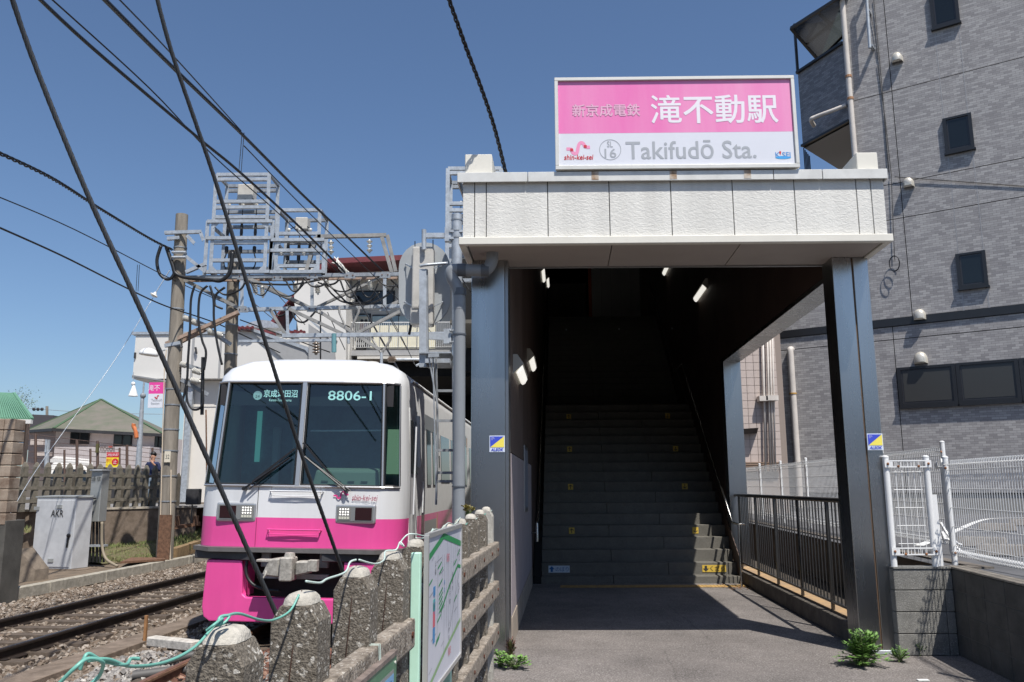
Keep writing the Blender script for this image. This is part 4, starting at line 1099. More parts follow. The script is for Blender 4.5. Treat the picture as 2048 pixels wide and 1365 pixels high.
# cab interior
M_cabw = mat('cab_wall', (0.10,0.19,0.21), .6, var=.5, vscale=2.5); M_cabd = mat('cab_desk', (0.30,0.30,0.23), .6)
MB(TT).box((-1.25,1.25,1.2),(1.25,1.28,3.5)).build('cab_back_wall', M_cabw, tr)
MB(TT).box((-1.25,.30,1.2),(1.25,1.25,1.5)).build('cab_floor', M_under, tr)
MB(TT).hexa([(.10,.22,1.8),(1.05,.22,1.8),(1.05,.75,1.8),(.10,.75,1.8),(.16,.26,2.13),(1.0,.26,2.13),(.95,.7,2.18),(.2,.7,2.18)]).build('driver_desk', M_cabd, tr, bevel=.03, bseg=2)
for k in range(4):
    MB(TT).box((.25+.18*k,.224,1.98),(.34+.18*k,.236,1.988)).build('desk_vent', M_under, tr); 
for x_ in (-.72,-.42): 
    MB(TT).hexa([(x_-.05,1.16,1.9),(x_+.06,1.16,1.9),(x_+.06,1.2,1.9),(x_-.05,1.2,1.9),(x_-.06,1.14,2.75),(x_+.06,1.14,2.75),(x_+.06,1.2,2.78),(x_-.06,1.2,2.78)]).build('cab_strap_panel', mat('cab_pale',(0.35,0.42,0.42),.4), tr, bevel=.02)
MB(TT).box((-1.05,1.2,2.25),(-.98,1.23,3.0)).build('cab_door_glow', mat('cab_teal',(0.25,0.65,0.60),.5,emit=(0.2,.7,.62),estr=.25), tr)  # glow put into the panel by emission, no lamp there
MB(TT).box((.93,1.2,2.1),(1.12,1.23,2.75)).build('cab_side_glow', mat('cab_olive',(0.5,0.6,0.40),.5,emit=(0.45,.62,.40),estr=.35), tr)  # another panel given its own glow, not a lamp
MB(TT).tube([(.03,.35,2.66),(1.08,.35,2.68)], .012, 6).build('cab_handrail', M_tw, tr)
MB(TT).box((-1.2,.17,2.99),(-.05,.19,3.275)).build('display_hood', mat('display_hood',(0.03,0.028,0.032),.7), tr)
MB(TT).box((.05,.17,2.99),(1.2,.19,3.275)).build('display_hood', MATS['display_hood'], tr)
M_disp = mat('display_letters', (0.75,0.9,0.88), .5, emit=(0.72,.95,.92), estr=.75)
TX, TZ = tx, tz
text('京成津田沼', M_disp, tr, 'destination_text', TT((-.36,.165,3.155)), TX, TZ, w=.47, h=.105, bold=.015)
text('Keisei-Tsudanuma', M_disp, tr, 'destination_text', TT((-.36,.165,3.065)), TX, TZ, w=.31, h=.035)
def disc(c, r, m, parent, nm, right, up, k=24):
    return MB().face([c + right*math.cos(2*math.pi*q/k)*r + up*math.sin(2*math.pi*q/k)*r for q in range(k)]).build(nm, m, parent)
cc = TT((-.68,.165,3.125)); disc(cc, .062, mat('display_grey',(0.4,0.5,0.5),.5,emit=(.5,.62,.62),estr=.5), tr, 'destination_badge', TX, TZ)
text('24', MATS['display_hood'], tr, 'destination_text', cc - td*.002 - TZ*.012, TX, TZ, w=.06, h=.04)
text('8806-1', M_disp, tr, 'number_text', TT((.60,.165,3.135)), TX, TZ, w=.60, h=.13, bold=.008)
# lower front: handles, headlights, emblem
def handle(z, w, m):
    pts = [(-w/2,.01,z),(-w/2,-.05,z+.005),(w/2,-.05,z+.005),(w/2,.01,z)]
    MB(TT).tube(pts, .011, 6).build('grab_rail', m, tr)
    MB(TT).tube([(-w/2+.01,-.0,z),(-w/2+.02,-.035,z-.05),(0,-.04,z-.06),(w/2-.02,-.035,z-.05),(w/2-.01,0,z)], .006, 6).build('grab_rail', m, tr)
handle(1.84, .70, M_tw); handle(1.345, .70, M_tp)
M_hl = mat('headlamp_glow', (1,1,1), .4, emit=(1,.97,.86), estr=.9)
M_hbez = mat('headlamp_bezel', (0.50,0.51,0.52), .35, metal=.6)
for s in (-1, 1):
    x0, x1 = (-1.07,-.53) if s < 0 else (.52,1.06)
    yb = .03
    hl = MB(TT).box((x0,yb-.030,1.44),(x1,yb+.06,1.69)).build('headlight', M_hbez, tr, bevel=.035, bseg=3)
    MB(TT).box((x0+.03,yb-.034,1.47),(x1-.03,yb-.0305,1.66)).build('recess', mat('lamp_recess',(0.20,0.21,0.21),.4), hl, bevel=.003)
    xi = (x1-.20, x1-.05) if s < 0 else (x0+.05, x0+.20)
    xo = (x0+.05, x0+.27) if s < 0 else (x1-.27, x1-.05)
    MB(TT).box((xi[0]-.01,yb-.038,1.485),(xi[1]+.01,yb-.0342,1.645)).build('lamp_glass', mat('lamp_reflector',(0.22,0.22,0.21),.3), hl, bevel=.003)
    led = MB(TT)
    for a in range(4):
        for b in range(3): led.lathe((xi[0]+.022+a*.035, yb-.0382, 1.555+b*.034), (0,-1,0), [(0,.0105),(.004,.009)], 8)
    led.build('led_cluster', M_hl, hl)
    led = MB(TT)
    for a in range(4): led.box((xi[0]+.006+a*.036,yb-.0400,1.497),(xi[0]+.034+a*.036,yb-.0382,1.528))
    led.build('led_row', mat('headlamp_pale',(0.45,0.45,0.38),.3,emit=(1,1,.85),estr=.12), hl)
    MB(TT).box((xo[0],yb-.038,1.485),(xo[1],yb-.0342,1.645)).build('tail_lamp', mat('tail_glass',(0.03,0.012,0.014),.15), hl, bevel=.003)
text('shin-kei-sei', mat('emblem_red',(0.35,0.04,0.10),.5), tr, 'emblem_text', TT((.905,.008,1.775)), TX, TZ, w=.34, h=.075, slant=.15, bold=.005)
fe = lambda a, b: TT((.49+.20*a, -.004, 1.765+.085*b))
emblem(fe, .020, mat('emblem_magenta',(0.72,0.05,0.25),.4), tr, tx.cross(tz))
for x_ in (-.52,):
    MB(TT).box((x_-.003,.004,1.51),(x_+.003,.0115,1.90)).build('panel_seam', M_gask, tr); MB(TT).box((x_-.003,.004,1.13),(x_+.003,.0115,1.49)).build('panel_seam', mat('seam_pink',(0.35,0.03,0.14),.6), tr)
# grime streaks below the windscreen
for x_, w_, z_ in ((-.02,.03,1.60),(.10,.012,1.72),(-.35,.010,1.78),(.31,.010,1.75)):
    MB(TT).box((x_,.0045,z_),(x_+w_,.0055,1.925)).build('grime_streak', mat('grime',(0.60,0.57,0.50),.6,var=.3,vscale=20), tr)
# wipers
M_wip = mat('wiper', (0.02,0.02,0.022), .4)
def wiper(p0, p1, p2):
    MB(TT).tube([p0, p1], .014, 6).build('wiper_arm', M_wip, tr); MB(TT).tube([(p0[0]+.07,p0[1],p0[2]-.01), p1], .007, 6).build('wiper_arm', M_wip, tr)
    MB(TT).bar(p2[0], p2[1], .02,.025).build('wiper_blade', M_wip, tr)
    MB(TT).tube([(p0[0],.02,p0[2]),(p0[0],-.06,p0[2])], .026, 10).build('wiper_pivot', M_wip, tr)
wiper((-.70,-.05,1.87),(-.12,-.03,2.28),((-.60,-.02,1.96),(-.06,-.01,2.40)))
wiper((.66,-.05,1.87),(.08,-.03,2.3),((.05,-.015,2.48),(.52,-.01,1.98)))
# front bumper / step
for x0, x1 in ((-1.36,-.50),(.40,1.36)):
    MB(TT).hexa([(x0,-.10 if abs(x0)<1.2 else .10,.955),(x1,-.10 if abs(x1)<1.2 else .10,.955),(x1,.5,.955),(x0,.5,.955),(x0,-.10 if abs(x0)<1.2 else .10,1.06),(x1,-.10 if abs(x1)<1.2 else .10,1.06),(x1,.5,1.06),(x0,.5,1.06)]).build('bumper', mat('bumper_dark',(0.055,0.055,0.06),.45,var=.15), tr, bevel=.01)
MB(TT).hexa([(-1.40,.14,1.062),(-1.1,-.11,1.062),(-1.1,.5,1.062),(-1.40,.6,1.062),(-1.40,.14,1.118),(-1.1,-.11,1.118),(-1.1,.5,1.118),(-1.40,.6,1.118)]).build('step_edge', mat('step_metal',(0.20,0.19,0.185),.35,metal=.4,var=.15), tr)
MB(TT).hexa([(1.1,-.11,1.062),(1.40,.14,1.062),(1.40,.6,1.062),(1.1,.5,1.062),(1.1,-.11,1.118),(1.40,.14,1.118),(1.40,.6,1.118),(1.1,.5,1.118)]).build('step_edge', MATS['step_metal'], tr)
MB(TT).box((-1.098,-.11,1.062),(1.098,.5,1.118)).build('step_edge', MATS['step_metal'], tr)
# skirt: left block, right block, low beam
def skirt(poly_, y0, y1):
    a = [(x,y0,z) for x,z in poly_]; m = MB(TT); i0 = [m.pt(p) for p in a]; i1 = [m.pt((x,y1,z)) for x,y,z in a]
    m.f.append(i0); m.f.append(i1[::-1])
    for k in range(len(a)): m.f.append([i0[k], i0[(k+1)%len(a)], i1[(k+1)%len(a)], i1[k]])
    return m
sk = [(-1.13,.95),(-1.15,.36),(-1.12,.24),(-1.04,.185),(1.04,.185),(1.12,.24),(1.15,.36),(1.13,.95),(.68,.95),(.70,.55),(.66,.49),(-.58,.49),(-.63,.53),(-.66,.95)]
skirt(sk, -.04, .10).build('skirt', M_tp, tr, bevel=.018, bseg=3)
MB(TT).box((-1.14,.101,.25),(-1.09,.9,.95)).build('skirt_side', M_tp, tr); MB(TT).box((1.09,.101,.25),(1.14,.9,.95)).build('skirt_side', M_tp, tr)
MB(TT).box((-.65,.02,.50),(-.60,.3,.94)).build('skirt_return', M_tp, tr)
# dark space behind, coupler
MB(TT).box((-1.25,.55,.10),(1.25,LEN,1.11)).build('underframe', M_under, tr)
MB(TT).box((-.62,.35,.93),(.5,.5,1.04)).build('headstock', M_under, tr)
M_cpl = mat('coupler_grey', (0.38,0.36,0.32), .6, var=.35, vscale=18, bump=.3)
cp = MB(TT).box((-.04,-.42,.74),(.12,-.18,1.03)).build('coupler', M_cpl, tr, bevel=.015)
MB(TT).hexa([(-.28,-.36,.80),(-.06,-.36,.78),(-.06,-.15,.78),(-.28,-.2,.80),(-.20,-.36,1.0),(-.06,-.38,1.02),(-.06,-.15,1.02),(-.20,-.2,1.0)]).build('knuckle', M_cpl, cp, bevel=.02)
MB(TT).hexa([(.14,-.34,.80),(.34,-.34,.84),(.34,-.2,.84),(.14,-.18,.80),(.14,-.36,.98),(.34,-.36,.99),(.34,-.2,.99),(.14,-.18,.98)]).build('knuckle', M_cpl, cp, bevel=.02)
MB(TT).box((-.36,-.36,.965),(-.10,-.2,.995)).build('coupler_plate', M_cpl, cp, bevel=.006)
MB(TT).box((.30,-.36,.86),(.42,-.25,1.0)).build('coupler_plate', M_cpl, cp, bevel=.006)
MB(TT).lathe((.05,-.30,1.03),(0,0,1),[(0,.07),(.05,.06),(.055,.03)],14).build('coupler_pin', M_cpl, cp)
MB(TT).box((-.08,-.2,.80),(.12,.5,.94)).build('drawbar', M_cpl, cp)
MB(TT).box((-.48,.06,.72),(.45,.14,.78)).build('cross_plate', mat('plate_pale',(0.32,0.32,0.32),.5,var=.2), tr)
for x_ in (-.40,.38): MB(TT).box((x_-.06,.1,.86),(x_+.06,.16,1.05)).build('hanger_plate', MATS['plate_pale'], tr, bevel=.01)
MB(TT).tube(catmull([(-.60,.0,.98),(-.60,-.03,.80),(-.50,-.05,.66),(-.32,-.08,.60),(-.12,-.08,.585)],6), .022, 8).build('brake_hose', M_black, tr, smooth=True)
MB(TT).tube(catmull([(-.24,-.33,.88),(-.22,-.38,.82),(-.28,-.38,.72)],5), .012, 6).build('uncoupling_lever', M_cpl, cp)
# roof aerial
rt = MB(TT).lathe((.42,2.2,3.70),(0,0,1),[(0,.13),(.09,.125),(.095,.14),(.17,.13),(.2,.10)],16).build('roof_ventilator', M_box, tr, smooth=True, auto=35)
MB(TT).lathe((.42,2.2,3.795),(0,0,1),[(0,.142),(.07,.135),(.09,.11),(.095,.02)],16).build('cap', M_under, rt, smooth=True, auto=35)
# side door, cab door, windows (right side)
SX = 1.392
def sidebox(nm, m, y0, y1, z0, z1, d=.004, dd=.0, parent=None, bevel=0):
    hw = lambda z: 1.392 if z < 1.93 else 1.39 - .065*(z-1.93)/1.27
    h0, h1 = hw(z0), hw(z1)
    return MB(TT).hexa([(h0+dd,y0,z0),(h0+d,y0,z0),(h0+d,y1,z0),(h0+dd,y1,z0),(h1+dd,y0,z1),(h1+d,y0,z1),(h1+d,y1,z1),(h1+dd,y1,z1)]).build(nm, m, parent or tr, bevel=bevel)
M_sidew = MATS['train_side_white']
M_wdark = mat('side_glass', (0.015,0.02,0.024), .08)
cd = sidebox('cab_door', M_sidew, .62,1.28,1.15,3.02, .012, -.01, bevel=.004)
sidebox('window', M_wdark, .70,1.18,2.1,2.85, .016, .010, cd); sidebox('window_hood', M_sidew, 1.16,1.24,2.2,2.95, .06, .012, cd)
MB(TT).tube([(1.46,.56,1.55),(1.46,.56,2.75)], .012, 6).build('door_grab_rail', M_tw, tr); MB(TT).tube([(1.46,1.34,1.55),(1.46,1.34,2.0)], .012, 6).build('door_grab_rail', M_tw, tr)
for y0 in (2.0, 6.8, 11.6, 16.2):
    d = sidebox('passenger_door', mat('door_steel',(0.45,0.45,0.45),.35,metal=.5), y0,y0+1.3,1.12,3.05, .008, -.01)
    for k in (0,1): sidebox('door_window', M_wdark, y0+.12+.64*k,y0+.54+.64*k,1.95,2.82, .014, .009, d, bevel=.003)
    sidebox('door_jamb', mat('door_jamb_orange',(0.45,0.28,0.18),.6), y0+1.32,y0+1.40,1.15,3.02, .010, -.01)
for y0 in (3.75,5.2,8.6,10.0,13.4,14.8): sidebox('side_window', M_wdark, y0,y0+1.15,2.0,2.82, .010, .002, bevel=.003)
for k in (0,1): sidebox('side_marker', M_gask, 3.50,3.56,2.25+.3*k,2.45+.3*k, .012, .004)
# ================================================================== GREY TILED BUILDING
WD = Vector((1.396,-1,0)).normalized(); WP = V(12.3,23.6,0); WN = Vector((-WD.y*-1, 0, 0))
WN = WD.cross(V(0,0,1))        # points toward the camera side
if WN.y > 0: WN = -WN
def W(s, z, d=0.0): return WP + WD*s + WN*d + V(0,0,z)
def wsz(px, py):
    h_ = hit(px,py,WP,WN); return (h_-WP).dot(WD), h_.z
M_tile = mat_brick('grey_siding', (0.255,0.243,0.243), (0.415,0.40,0.39), (0.17,0.16,0.16), .19, .066, .004, .4, .6)
M_tile_shade = mat_brick('shaded_siding', (0.13,0.13,0.145), (0.24,0.24,0.255), (0.09,0.09,0.10), .19, .066, .004, .3, .5)  # darker copy of the grey siding, parapet's shade put into the colour
gbld = thing('grey_building', W(0,.75), 'tall grey tile clad building with dark framed windows right of the station entrance', 'building')
def wbox(nm, m, s0, s1, z0, z1, d0, d1, parent=None, bevel=0):
    q = lambda s,d,z: W(s,z,d)
    return MB().hexa([q(s0,d0,z0),q(s1,d0,z0),q(s1,d1,z0),q(s0,d1,z0),q(s0,d0,z1),q(s1,d0,z1),q(s1,d1,z1),q(s0,d1,z1)]).build(nm, m, parent or gbld, bevel=bevel)
K = 1.72           # metres along the wall per unit s
sU = wsz(1697,200)[0]; sL = wsz(1556,780)[0]; sJ = wsz(1767,0)[0]; sJ2 = wsz(1787,680)[0]
# openings
wins = []
def winpx(x0,y0,x1,y1): a = wsz(x0,y0); b = wsz(x1,y1); return (a[0], b[0], b[1], a[1])
w_top = winpx(1858,-10,1921,45); w_mid = winpx(1885,240,1950,297); w_low = winpx(1911,510,1978,572)
strip = (wsz(1796,760)[0], 9.0, wsz(2048,806)[1], wsz(2048,717)[1])
# wall slab pieces are simple: one backing, windows set proud
ZJ = [wsz(2048,654)[1], wsz(2048,617)[1], wsz(2048,393)[1], wsz(2048,316)[1], wsz(2048,114)[1]]
print('bld', sU, sL, sJ, sJ2, ZJ, strip)
zb = ZJ[1]
cols_low = [sL, sJ2, 9.5]
G = .012
lv = [1.35, ZJ[0], zb-.12]
for i in range(2):
    for j in range(2): wbox('siding_panel', M_tile, cols_low[i]+G, cols_low[i+1]-G, lv[j]+G, lv[j+1]-G, -.02, 0)
lu = [zb+.12, ZJ[2], ZJ[3], ZJ[4], 22]
cu_ = [sU, sJ, 9.5]
for i in range(2):
    for j in range(4): wbox('siding_panel', M_tile, cu_[i]+G, cu_[i+1]-G, lu[j]+G, lu[j+1]-G, -.02, 0)
wbox('siding_panel', M_tile, sL+G, sU-G, zb+.12, zb+4.3, -.02, 0)
wbox('wall_core', M_dark, sL, 9.5, .2, zb+4.3, -.25, -.021); wbox('wall_core', M_dark, sU, 9.5, zb+4.31, 22, -.25, -.021)
wbox('belt_course', M_blackpaint, sL, 9.5, zb-.115, zb+.115, -.02, .05)
wbox('foundation', mat('foundation_concrete',(0.30,0.29,0.27),.85,var=.2,vscale=2), sL, 9.5, .0, 1.33, -.02, -.002)
wbox('base_flashing', M_blackpaint, sL, 9.5, 1.332, 1.365, -.02, .03)
M_pane = mat('dark_pane', (0.012,0.016,0.019), .06, var=.1, vscale=1)
M_pane2 = mat('frosted_pane', (0.05,0.05,0.048), .3)
def window(s0, s1, z0, z1, glass, fr_=.10):
    w = wbox('window', M_blackpaint, s0, s1, z0, z1, .002, .035)
    for a,b,c_,d_ in ((s0,s1,z0,z0+fr_),(s0,s1,z1-fr_*.7,z1),(s0,s0+fr_,z0+fr_,z1-fr_*.7),(s1-fr_,s1,z0+fr_,z1-fr_*.7)):
        wbox('frame', M_blackpaint, a, b, c_, d_, .036, .085, w)
    wbox('sash', mat('sash',(0.035,0.035,0.04),.3), s0+fr_+.002, s1-fr_-.002, z0+fr_+.002, z1-fr_*.7-.002, .036, .05, w)
    wbox('pane', glass, s0+fr_+.05, s1-fr_-.05, z0+fr_+.05, z1-fr_*.7-.05, .051, .056, w)
    wbox('sill', M_blackpaint, s0-.03, s1+.03, z0-.05, z0-.002, .002, .12, w)
for w_ in (w_top, w_mid, w_low): window(*w_, M_pane, .09)
s = strip[0]
for k in range(4):
    s1 = s + 1.55; window(s, s1-.01, strip[2]+.05, strip[3], M_pane2, .10); s = s1
# thin joints below the small windows
for w_, z0_, z1_ in ((w_top,ZJ[3],0),(w_mid,ZJ[1]+.12,0),(w_low,ZJ[1]+.12,0)):
    for q in (w_[0]+.06, w_[1]-.06): wbox('sealant_joint', mat('sealant',(0.34,0.34,0.35),.6), q-.008, q+.008, z0_, w_[2]-.06, .0005, .004)
# vents
def hood(px, py, wpx, label_i):
    s_, z_ = wsz(px,py); r_ = wpx/2/64.0
    t = gbld
    mb = MB(); prof = []
    for k in range(9):
        a = math.pi*k/8; prof.append((math.cos(a)*r_, math.sin(a)*r_*1.25))
    for d0, sc_ in ((.0,1.0),):
        pass
    front = [W(s_+a, z_+b-.02, .16) for a,b in prof]; front2 = [W(s_+a*1.0, z_+b*.9-.02, .16) for a,b in prof]
    back = [W(s_+a*1.08, z_+b*1.15-.02, .004) for a,b in prof]
    fb = [W(s_+r_,z_-.14,.15), W(s_-r_,z_-.14,.15)]; bb = [W(s_+r_*1.08,z_-.14,.004), W(s_-r_*1.08,z_-.14,.004)]
    F_ = [fb[0]] + front + [fb[1]]; B_ = [bb[0]] + back + [bb[1]]
    i0 = [mb.pt(p) for p in F_]; i1 = [mb.pt(p) for p in B_]
    i2 = [mb.pt(W(s_,z_-.03,.21).lerp(p,.62)+WN*.045) for p in F_]; mb.f.append(i2[::-1])
    for k in range(len(F_)): mb.f.append([i2[k], i2[(k+1)%len(F_)], i0[(k+1)%len(F_)], i0[k]])
    for k in range(len(F_)-1): mb.f.append([i0[k], i0[k+1], i1[k+1], i1[k]])
    mb.build('vent_hood', mat('vent_metal',(0.62,0.58,0.50),.35,metal=.35), t, smooth=True, auto=50)
hood(1795,119,19,0); hood(1818,368,18,0); hood(1842,719,22,0)
s_, z_ = wsz(1840,634); hood(1840,632,20,0)
# pipes on the wall
M_pipew = mat('pipe_beige', (0.60,0.55,0.50), .5, var=.12, vscale=3)
s1_, za = wsz(1680,-60); s2_, zc = wsz(1712,325)
dpp = MB().tube([W(sU+.08, za+2, .12), W(sU+.08, 9.0, .12)], .085, 12).build('downpipe', M_pipew, gbld, smooth=True, auto=50)
for yy in (160, 205): MB().tube([W(sU+.08, wsz(1695,yy)[1], .12), W(sU+.08, wsz(1695,yy)[1]+.08, .12)], .10, 12).build('pipe_collar', mat('rust_band',(0.35,0.18,0.09),.7), gbld)
sp_, zp = wsz(1583,700)
MB().tube(catmull([W(sp_,zp,-.02), W(sp_,zp,.10), W(sp_,zp-.06,.14), W(sp_,zp-.3,.14)],5)+[W(sp_,.9,.14)], .10, 14).build('downpipe', M_pipew, gbld, smooth=True, auto=50)
MB().tube([W(sp_,wsz(1588,787)[1],.14), W(sp_,wsz(1588,790)[1],.14)], .115, 12).build('pipe_collar', mat('rust_band2',(0.45,0.25,0.06),.7), gbld)
MB().tube([W(sL+.02,.9,.06), W(sL+.02,zb+1,.06)], .04, 8).build('downpipe', M_pipew, gbld, smooth=True)
# antenna conduit upper, cables
a1 = wsz(1735,-30); a2 = wsz(1744,104)
MB().tube([W(a1[0],a1[1],.28), W(a2[0],a2[1],.28)], .05, 10).build('antenna_mast', M_galv, gbld, smooth=True, auto=50)
for f_ in (.1,.45,.97):
    q = a1[1]+(a2[1]-a1[1])*f_; MB().bar(W(a1[0],q,.0), W(a1[0],q,.3), .10,.06).build('mast_bracket', M_galv, gbld)
for x0,y0,x1,y1,r_ in ((1748,0,1778,345,.012),(1756,130,1783,350,.010),(1738,10,1757,120,.008)):
    A = wsz(x0,y0); B = wsz(x1,y1); MB().tube([W(A[0],A[1],.03), W((A[0]+B[0])/2+.02,(A[1]+B[1])/2,.03), W(B[0],B[1],.03)], r_, 5).build('cable', M_black, gbld)
A = wsz(1783,350); B = wsz(1790,520)
MB().tube([W(A[0],A[1],.05), W(B[0],B[1],.05)], .010, 5).build('cable', M_black, gbld)
pts = [W(B[0]+.12*math.cos(t)*1.2, B[1]-.15+.24*math.sin(t), .08+.01*t) for t in [k*.45 for k in range(30)]]
MB().tube(pts, .010, 5).build('cable_coil', M_black, gbld)
A = wsz(1790,355); B = wsz(2060,374)
MB().tube([W(A[0],A[1],.05), W(B[0],B[1],.02)], .013, 5).build('cable', M_black, gbld)  # black line laid on the wall for the shadow of a wire
# balcony on the far left corner
bd = Vector((-.414,1,0)).normalized(); b0_ = W(sU,0,.0); b1_ = b0_ + bd*2.15
zt_ = 15.75; zb_ = 13.1
nb_ = V(0,0,1).cross(bd)
MB().prism([b0_+V(0,0,zb_), b1_+V(0,0,zb_), b1_+V(0,0,zt_), b0_+V(0,0,zt_)], -nb_*.12 if nb_.x < 0 else nb_*.12).build('balcony_parapet', M_tile_shade, gbld)
MB().bar(b0_+V(0,0,zt_+.03), b1_+V(0,0,zt_+.03), .2,.08).build('parapet_cap', M_blackpaint, gbld)
MB().bar(b0_+V(0,0,zb_-.03), b1_+V(0,0,zb_-.03), .2,.08).build('parapet_cap', M_blackpaint, gbld)
b2_ = b1_ + V(2.2,2.2,0); b3_ = b0_ + V(2.5,2.0,0)
MB().prism([b1_+V(0,0,zb_-.07), b0_+V(0,0,zb_-.07), b3_+V(0,0,zb_-.07), b2_+V(0,0,zb_-.07)], (0,0,.05)).build('balcony_soffit', mat('balcony_under',(0.42,0.41,0.40),.7), gbld)
MB().prism([b1_+V(0,0,zb_-2.6), b0_+V(0,0,zb_-2.9), b3_+V(0,0,zb_-2.9), b2_+V(0,0,zb_-2.6)], (0,0,.25)).build('lower_canopy', M_blackpaint, gbld)
bk = b1_ + bd*.1
q0 = wsz(1602,170); 
MB().prism([b1_+V(.02,0,zb_-2.2), b1_+V(.5,.8,zb_-2.2), b1_+V(.5,.8,zb_-1.0), b1_+V(.02,0,zb_-1.0)], (.02,0,0)).build('lower_balcony_glass', M_pane, gbld)
for k in range(5): MB().tube([b1_+V(.02+.11*k,.17*k,zb_-2.2), b1_+V(.02+.11*k,.17*k,zb_-.1)], .02, 5).build('baluster', M_blackpaint, gbld)
MB().bar(b1_+V(0,0,zt_), b1_+V(0,0,zt_+1.9), .08,.08).build('canopy_post', M_blackpaint, gbld)
# polycarbonate canopy over the balcony
ca = b1_ + V(-.35,-.25,zt_+1.75); cb = b0_ + V(-.10,-.3,zt_+2.6); cc_ = cb + V(1.0,1.6,.9); cd_ = ca + V(1.0,1.6,.9)
ca = P(1582,57,25.6); cb = P(1690,-12,24.2); cc_ = P(1735,25,26.6); cd_ = P(1638,122,27.0)
for A,B in ((ca,cb),(cb,cc_),(ca,cd_),(cd_,cc_),((ca+cb)/2,(cd_+cc_)/2),((ca+cd_)/2,(cb+cc_)/2)): MB().bar(A,B,.09,.09).build('canopy_frame', M_blackpaint, gbld)
MB().prism([ca,cb,cc_,cd_], (0,0,.01)).build('canopy_sheet', mat_glass('poly_sheet',(0.25,0.28,0.31),.3,.2), gbld)
MB().bar(b0_+V(0,0,zt_+.1), P(1690,30,25.2), .05,.05).build('canopy_strut', M_blackpaint, gbld)
pq = P(1622,238,25.2); 
MB().tube(catmull([P(1628,252,25.6), P(1622,240,25.3), P(1632,234,25.2), P(1664,222,24.9), P(1692,211,24.7)],6), .07, 10).build('drain_elbow', M_pipew, gbld, smooth=True, auto=50)

# ---- beige tiled wall seen through the side opening
BY = 24.5
bw = thing('beige_building', P(1515,930,BY), 'beige square tiled building seen through the side opening of the stairway', 'building')
bq = lambda x,y,d=0: P(x,y,BY) + V(0,-d,0)
A = P(1455,940,BY); B = P(1553,600,BY)
MB().box((A.x,BY+.04,.0),(B.x+.05,BY+.4,8.6)).build('wall', mat('grout',(0.27,0.22,0.19),.9), bw)
M_bt = mat('beige_tile', (0.50,0.42,0.38), .6, var=.10, vscale=3)
tl = None; tsz = .230; nx_ = int((B.x-A.x)/tsz)
for j in range(29):
    for i in range(nx_):
        x_ = A.x+.02+i*tsz; z_ = 2.25+j*tsz
        if z_ > 8.3: continue
        if tl is None: tl = MB().box((x_+.006,BY+.02,z_+.006),(x_+tsz-.006,BY+.045,z_+tsz-.006)).build('tile', M_bt, bw); x0_, z0_ = x_, z_
        else: copy_part(tl, (x_-x0_,0,z_-z0_))
for px in (1524,1533,1538,1543): 
    MB().tube([P(px,600,BY-.1), P(px+8 if px>1530 else px+7,945,BY-.1)], .028 if px!=1524 else .035, 8).build('conduit', M_pipew, bw, smooth=True)
MB().box(tuple(P(1519,792,BY-.3)), tuple(P(1530,804,BY+.0))).build('junction_box', M_pipew, bw); MB().box(tuple(P(1532,791,BY-.3)), tuple(P(1551,803,BY))).build('junction_box', M_pipew, bw)
MB().hexa([P(1486,869,BY-.02),P(1514,867,BY-.02),P(1514,867,BY-.2),P(1486,869,BY-.2),P(1486,858,BY-.02),P(1517,856,BY-.02),P(1517,856,BY-.4),P(1486,858,BY-.4)]).build('slot_vent', M_blackpaint, bw)
for k in range(5): MB().box(tuple(P(1470,925+k*4,BY-.1)), tuple(P(1560,927+k*4,BY))).build('louvre', mat('louvre',(0.25,0.17,0.12),.6), bw)

# ================================================================== PARKING, BLOCK WALLS, WHITE FENCES
def rx(y): return 4.24 - .125*(8.3-y) if y < 8.3 else 4.24 + .078*(y-8.3)
struct(MB().face([(rx(-6)+.14,-6,.78),(40,-6,.78),(40,40,.78),(rx(40)+.3,40,.78),(rx(8.3)+.10,8.3,.78)]), 'parking_lot', M_asph2)
struct(MB().face([(3.75,8.47,.1),(5.3,8.47,.1),(7,34,.1),(3.9+.063*26,34,.1)]), 'side_strip', mat('dark_soil',(0.06,0.05,0.04),.95,var=.3))
def lane(pts, w, label, z=.786):
    mb = MB(); 
    for i in range(len(pts)-1):
        a, b = Vector(pts[i]), Vector(pts[i+1]); t = (b-a).normalized(); s = V(-t.y,t.x,0)*w/2
        mb.face([V(*(a-s)[:2],z), V(*(b-s)[:2],z), V(*(b+s)[:2],z), V(*(a+s)[:2],z)])
    o = mb.build('parking_line', M_white_paint); tag(o, label, 'road marking', 'painted parking lines'); return o
z8 = .782
lane([PZ(1838,1092,z8), PZ(1880,1076,z8), PZ(1912,1062,z8)], .12, 'white painted parking line nearest the mesh fence corner')
lane(catmull([PZ(1912,1062,z8), PZ(1960,1042,z8), PZ(2000,1037,z8), PZ(2100,1036,z8)],4), .12, 'curved white painted parking line behind the wheel stops')
lane([PZ(1910,1103,z8), PZ(2000,1103,z8)], .06, 'thin white painted parking line beside the nearer wheel stop')
lane([PZ(1840,1063,z8), PZ(2000,1064,z8)], .06, 'thin white painted parking line beside the farther wheel stop')
M_stopc = mat('wheel_stop_concrete', (0.22,0.20,0.18), .9, var=.3, vscale=9, bump=.5)
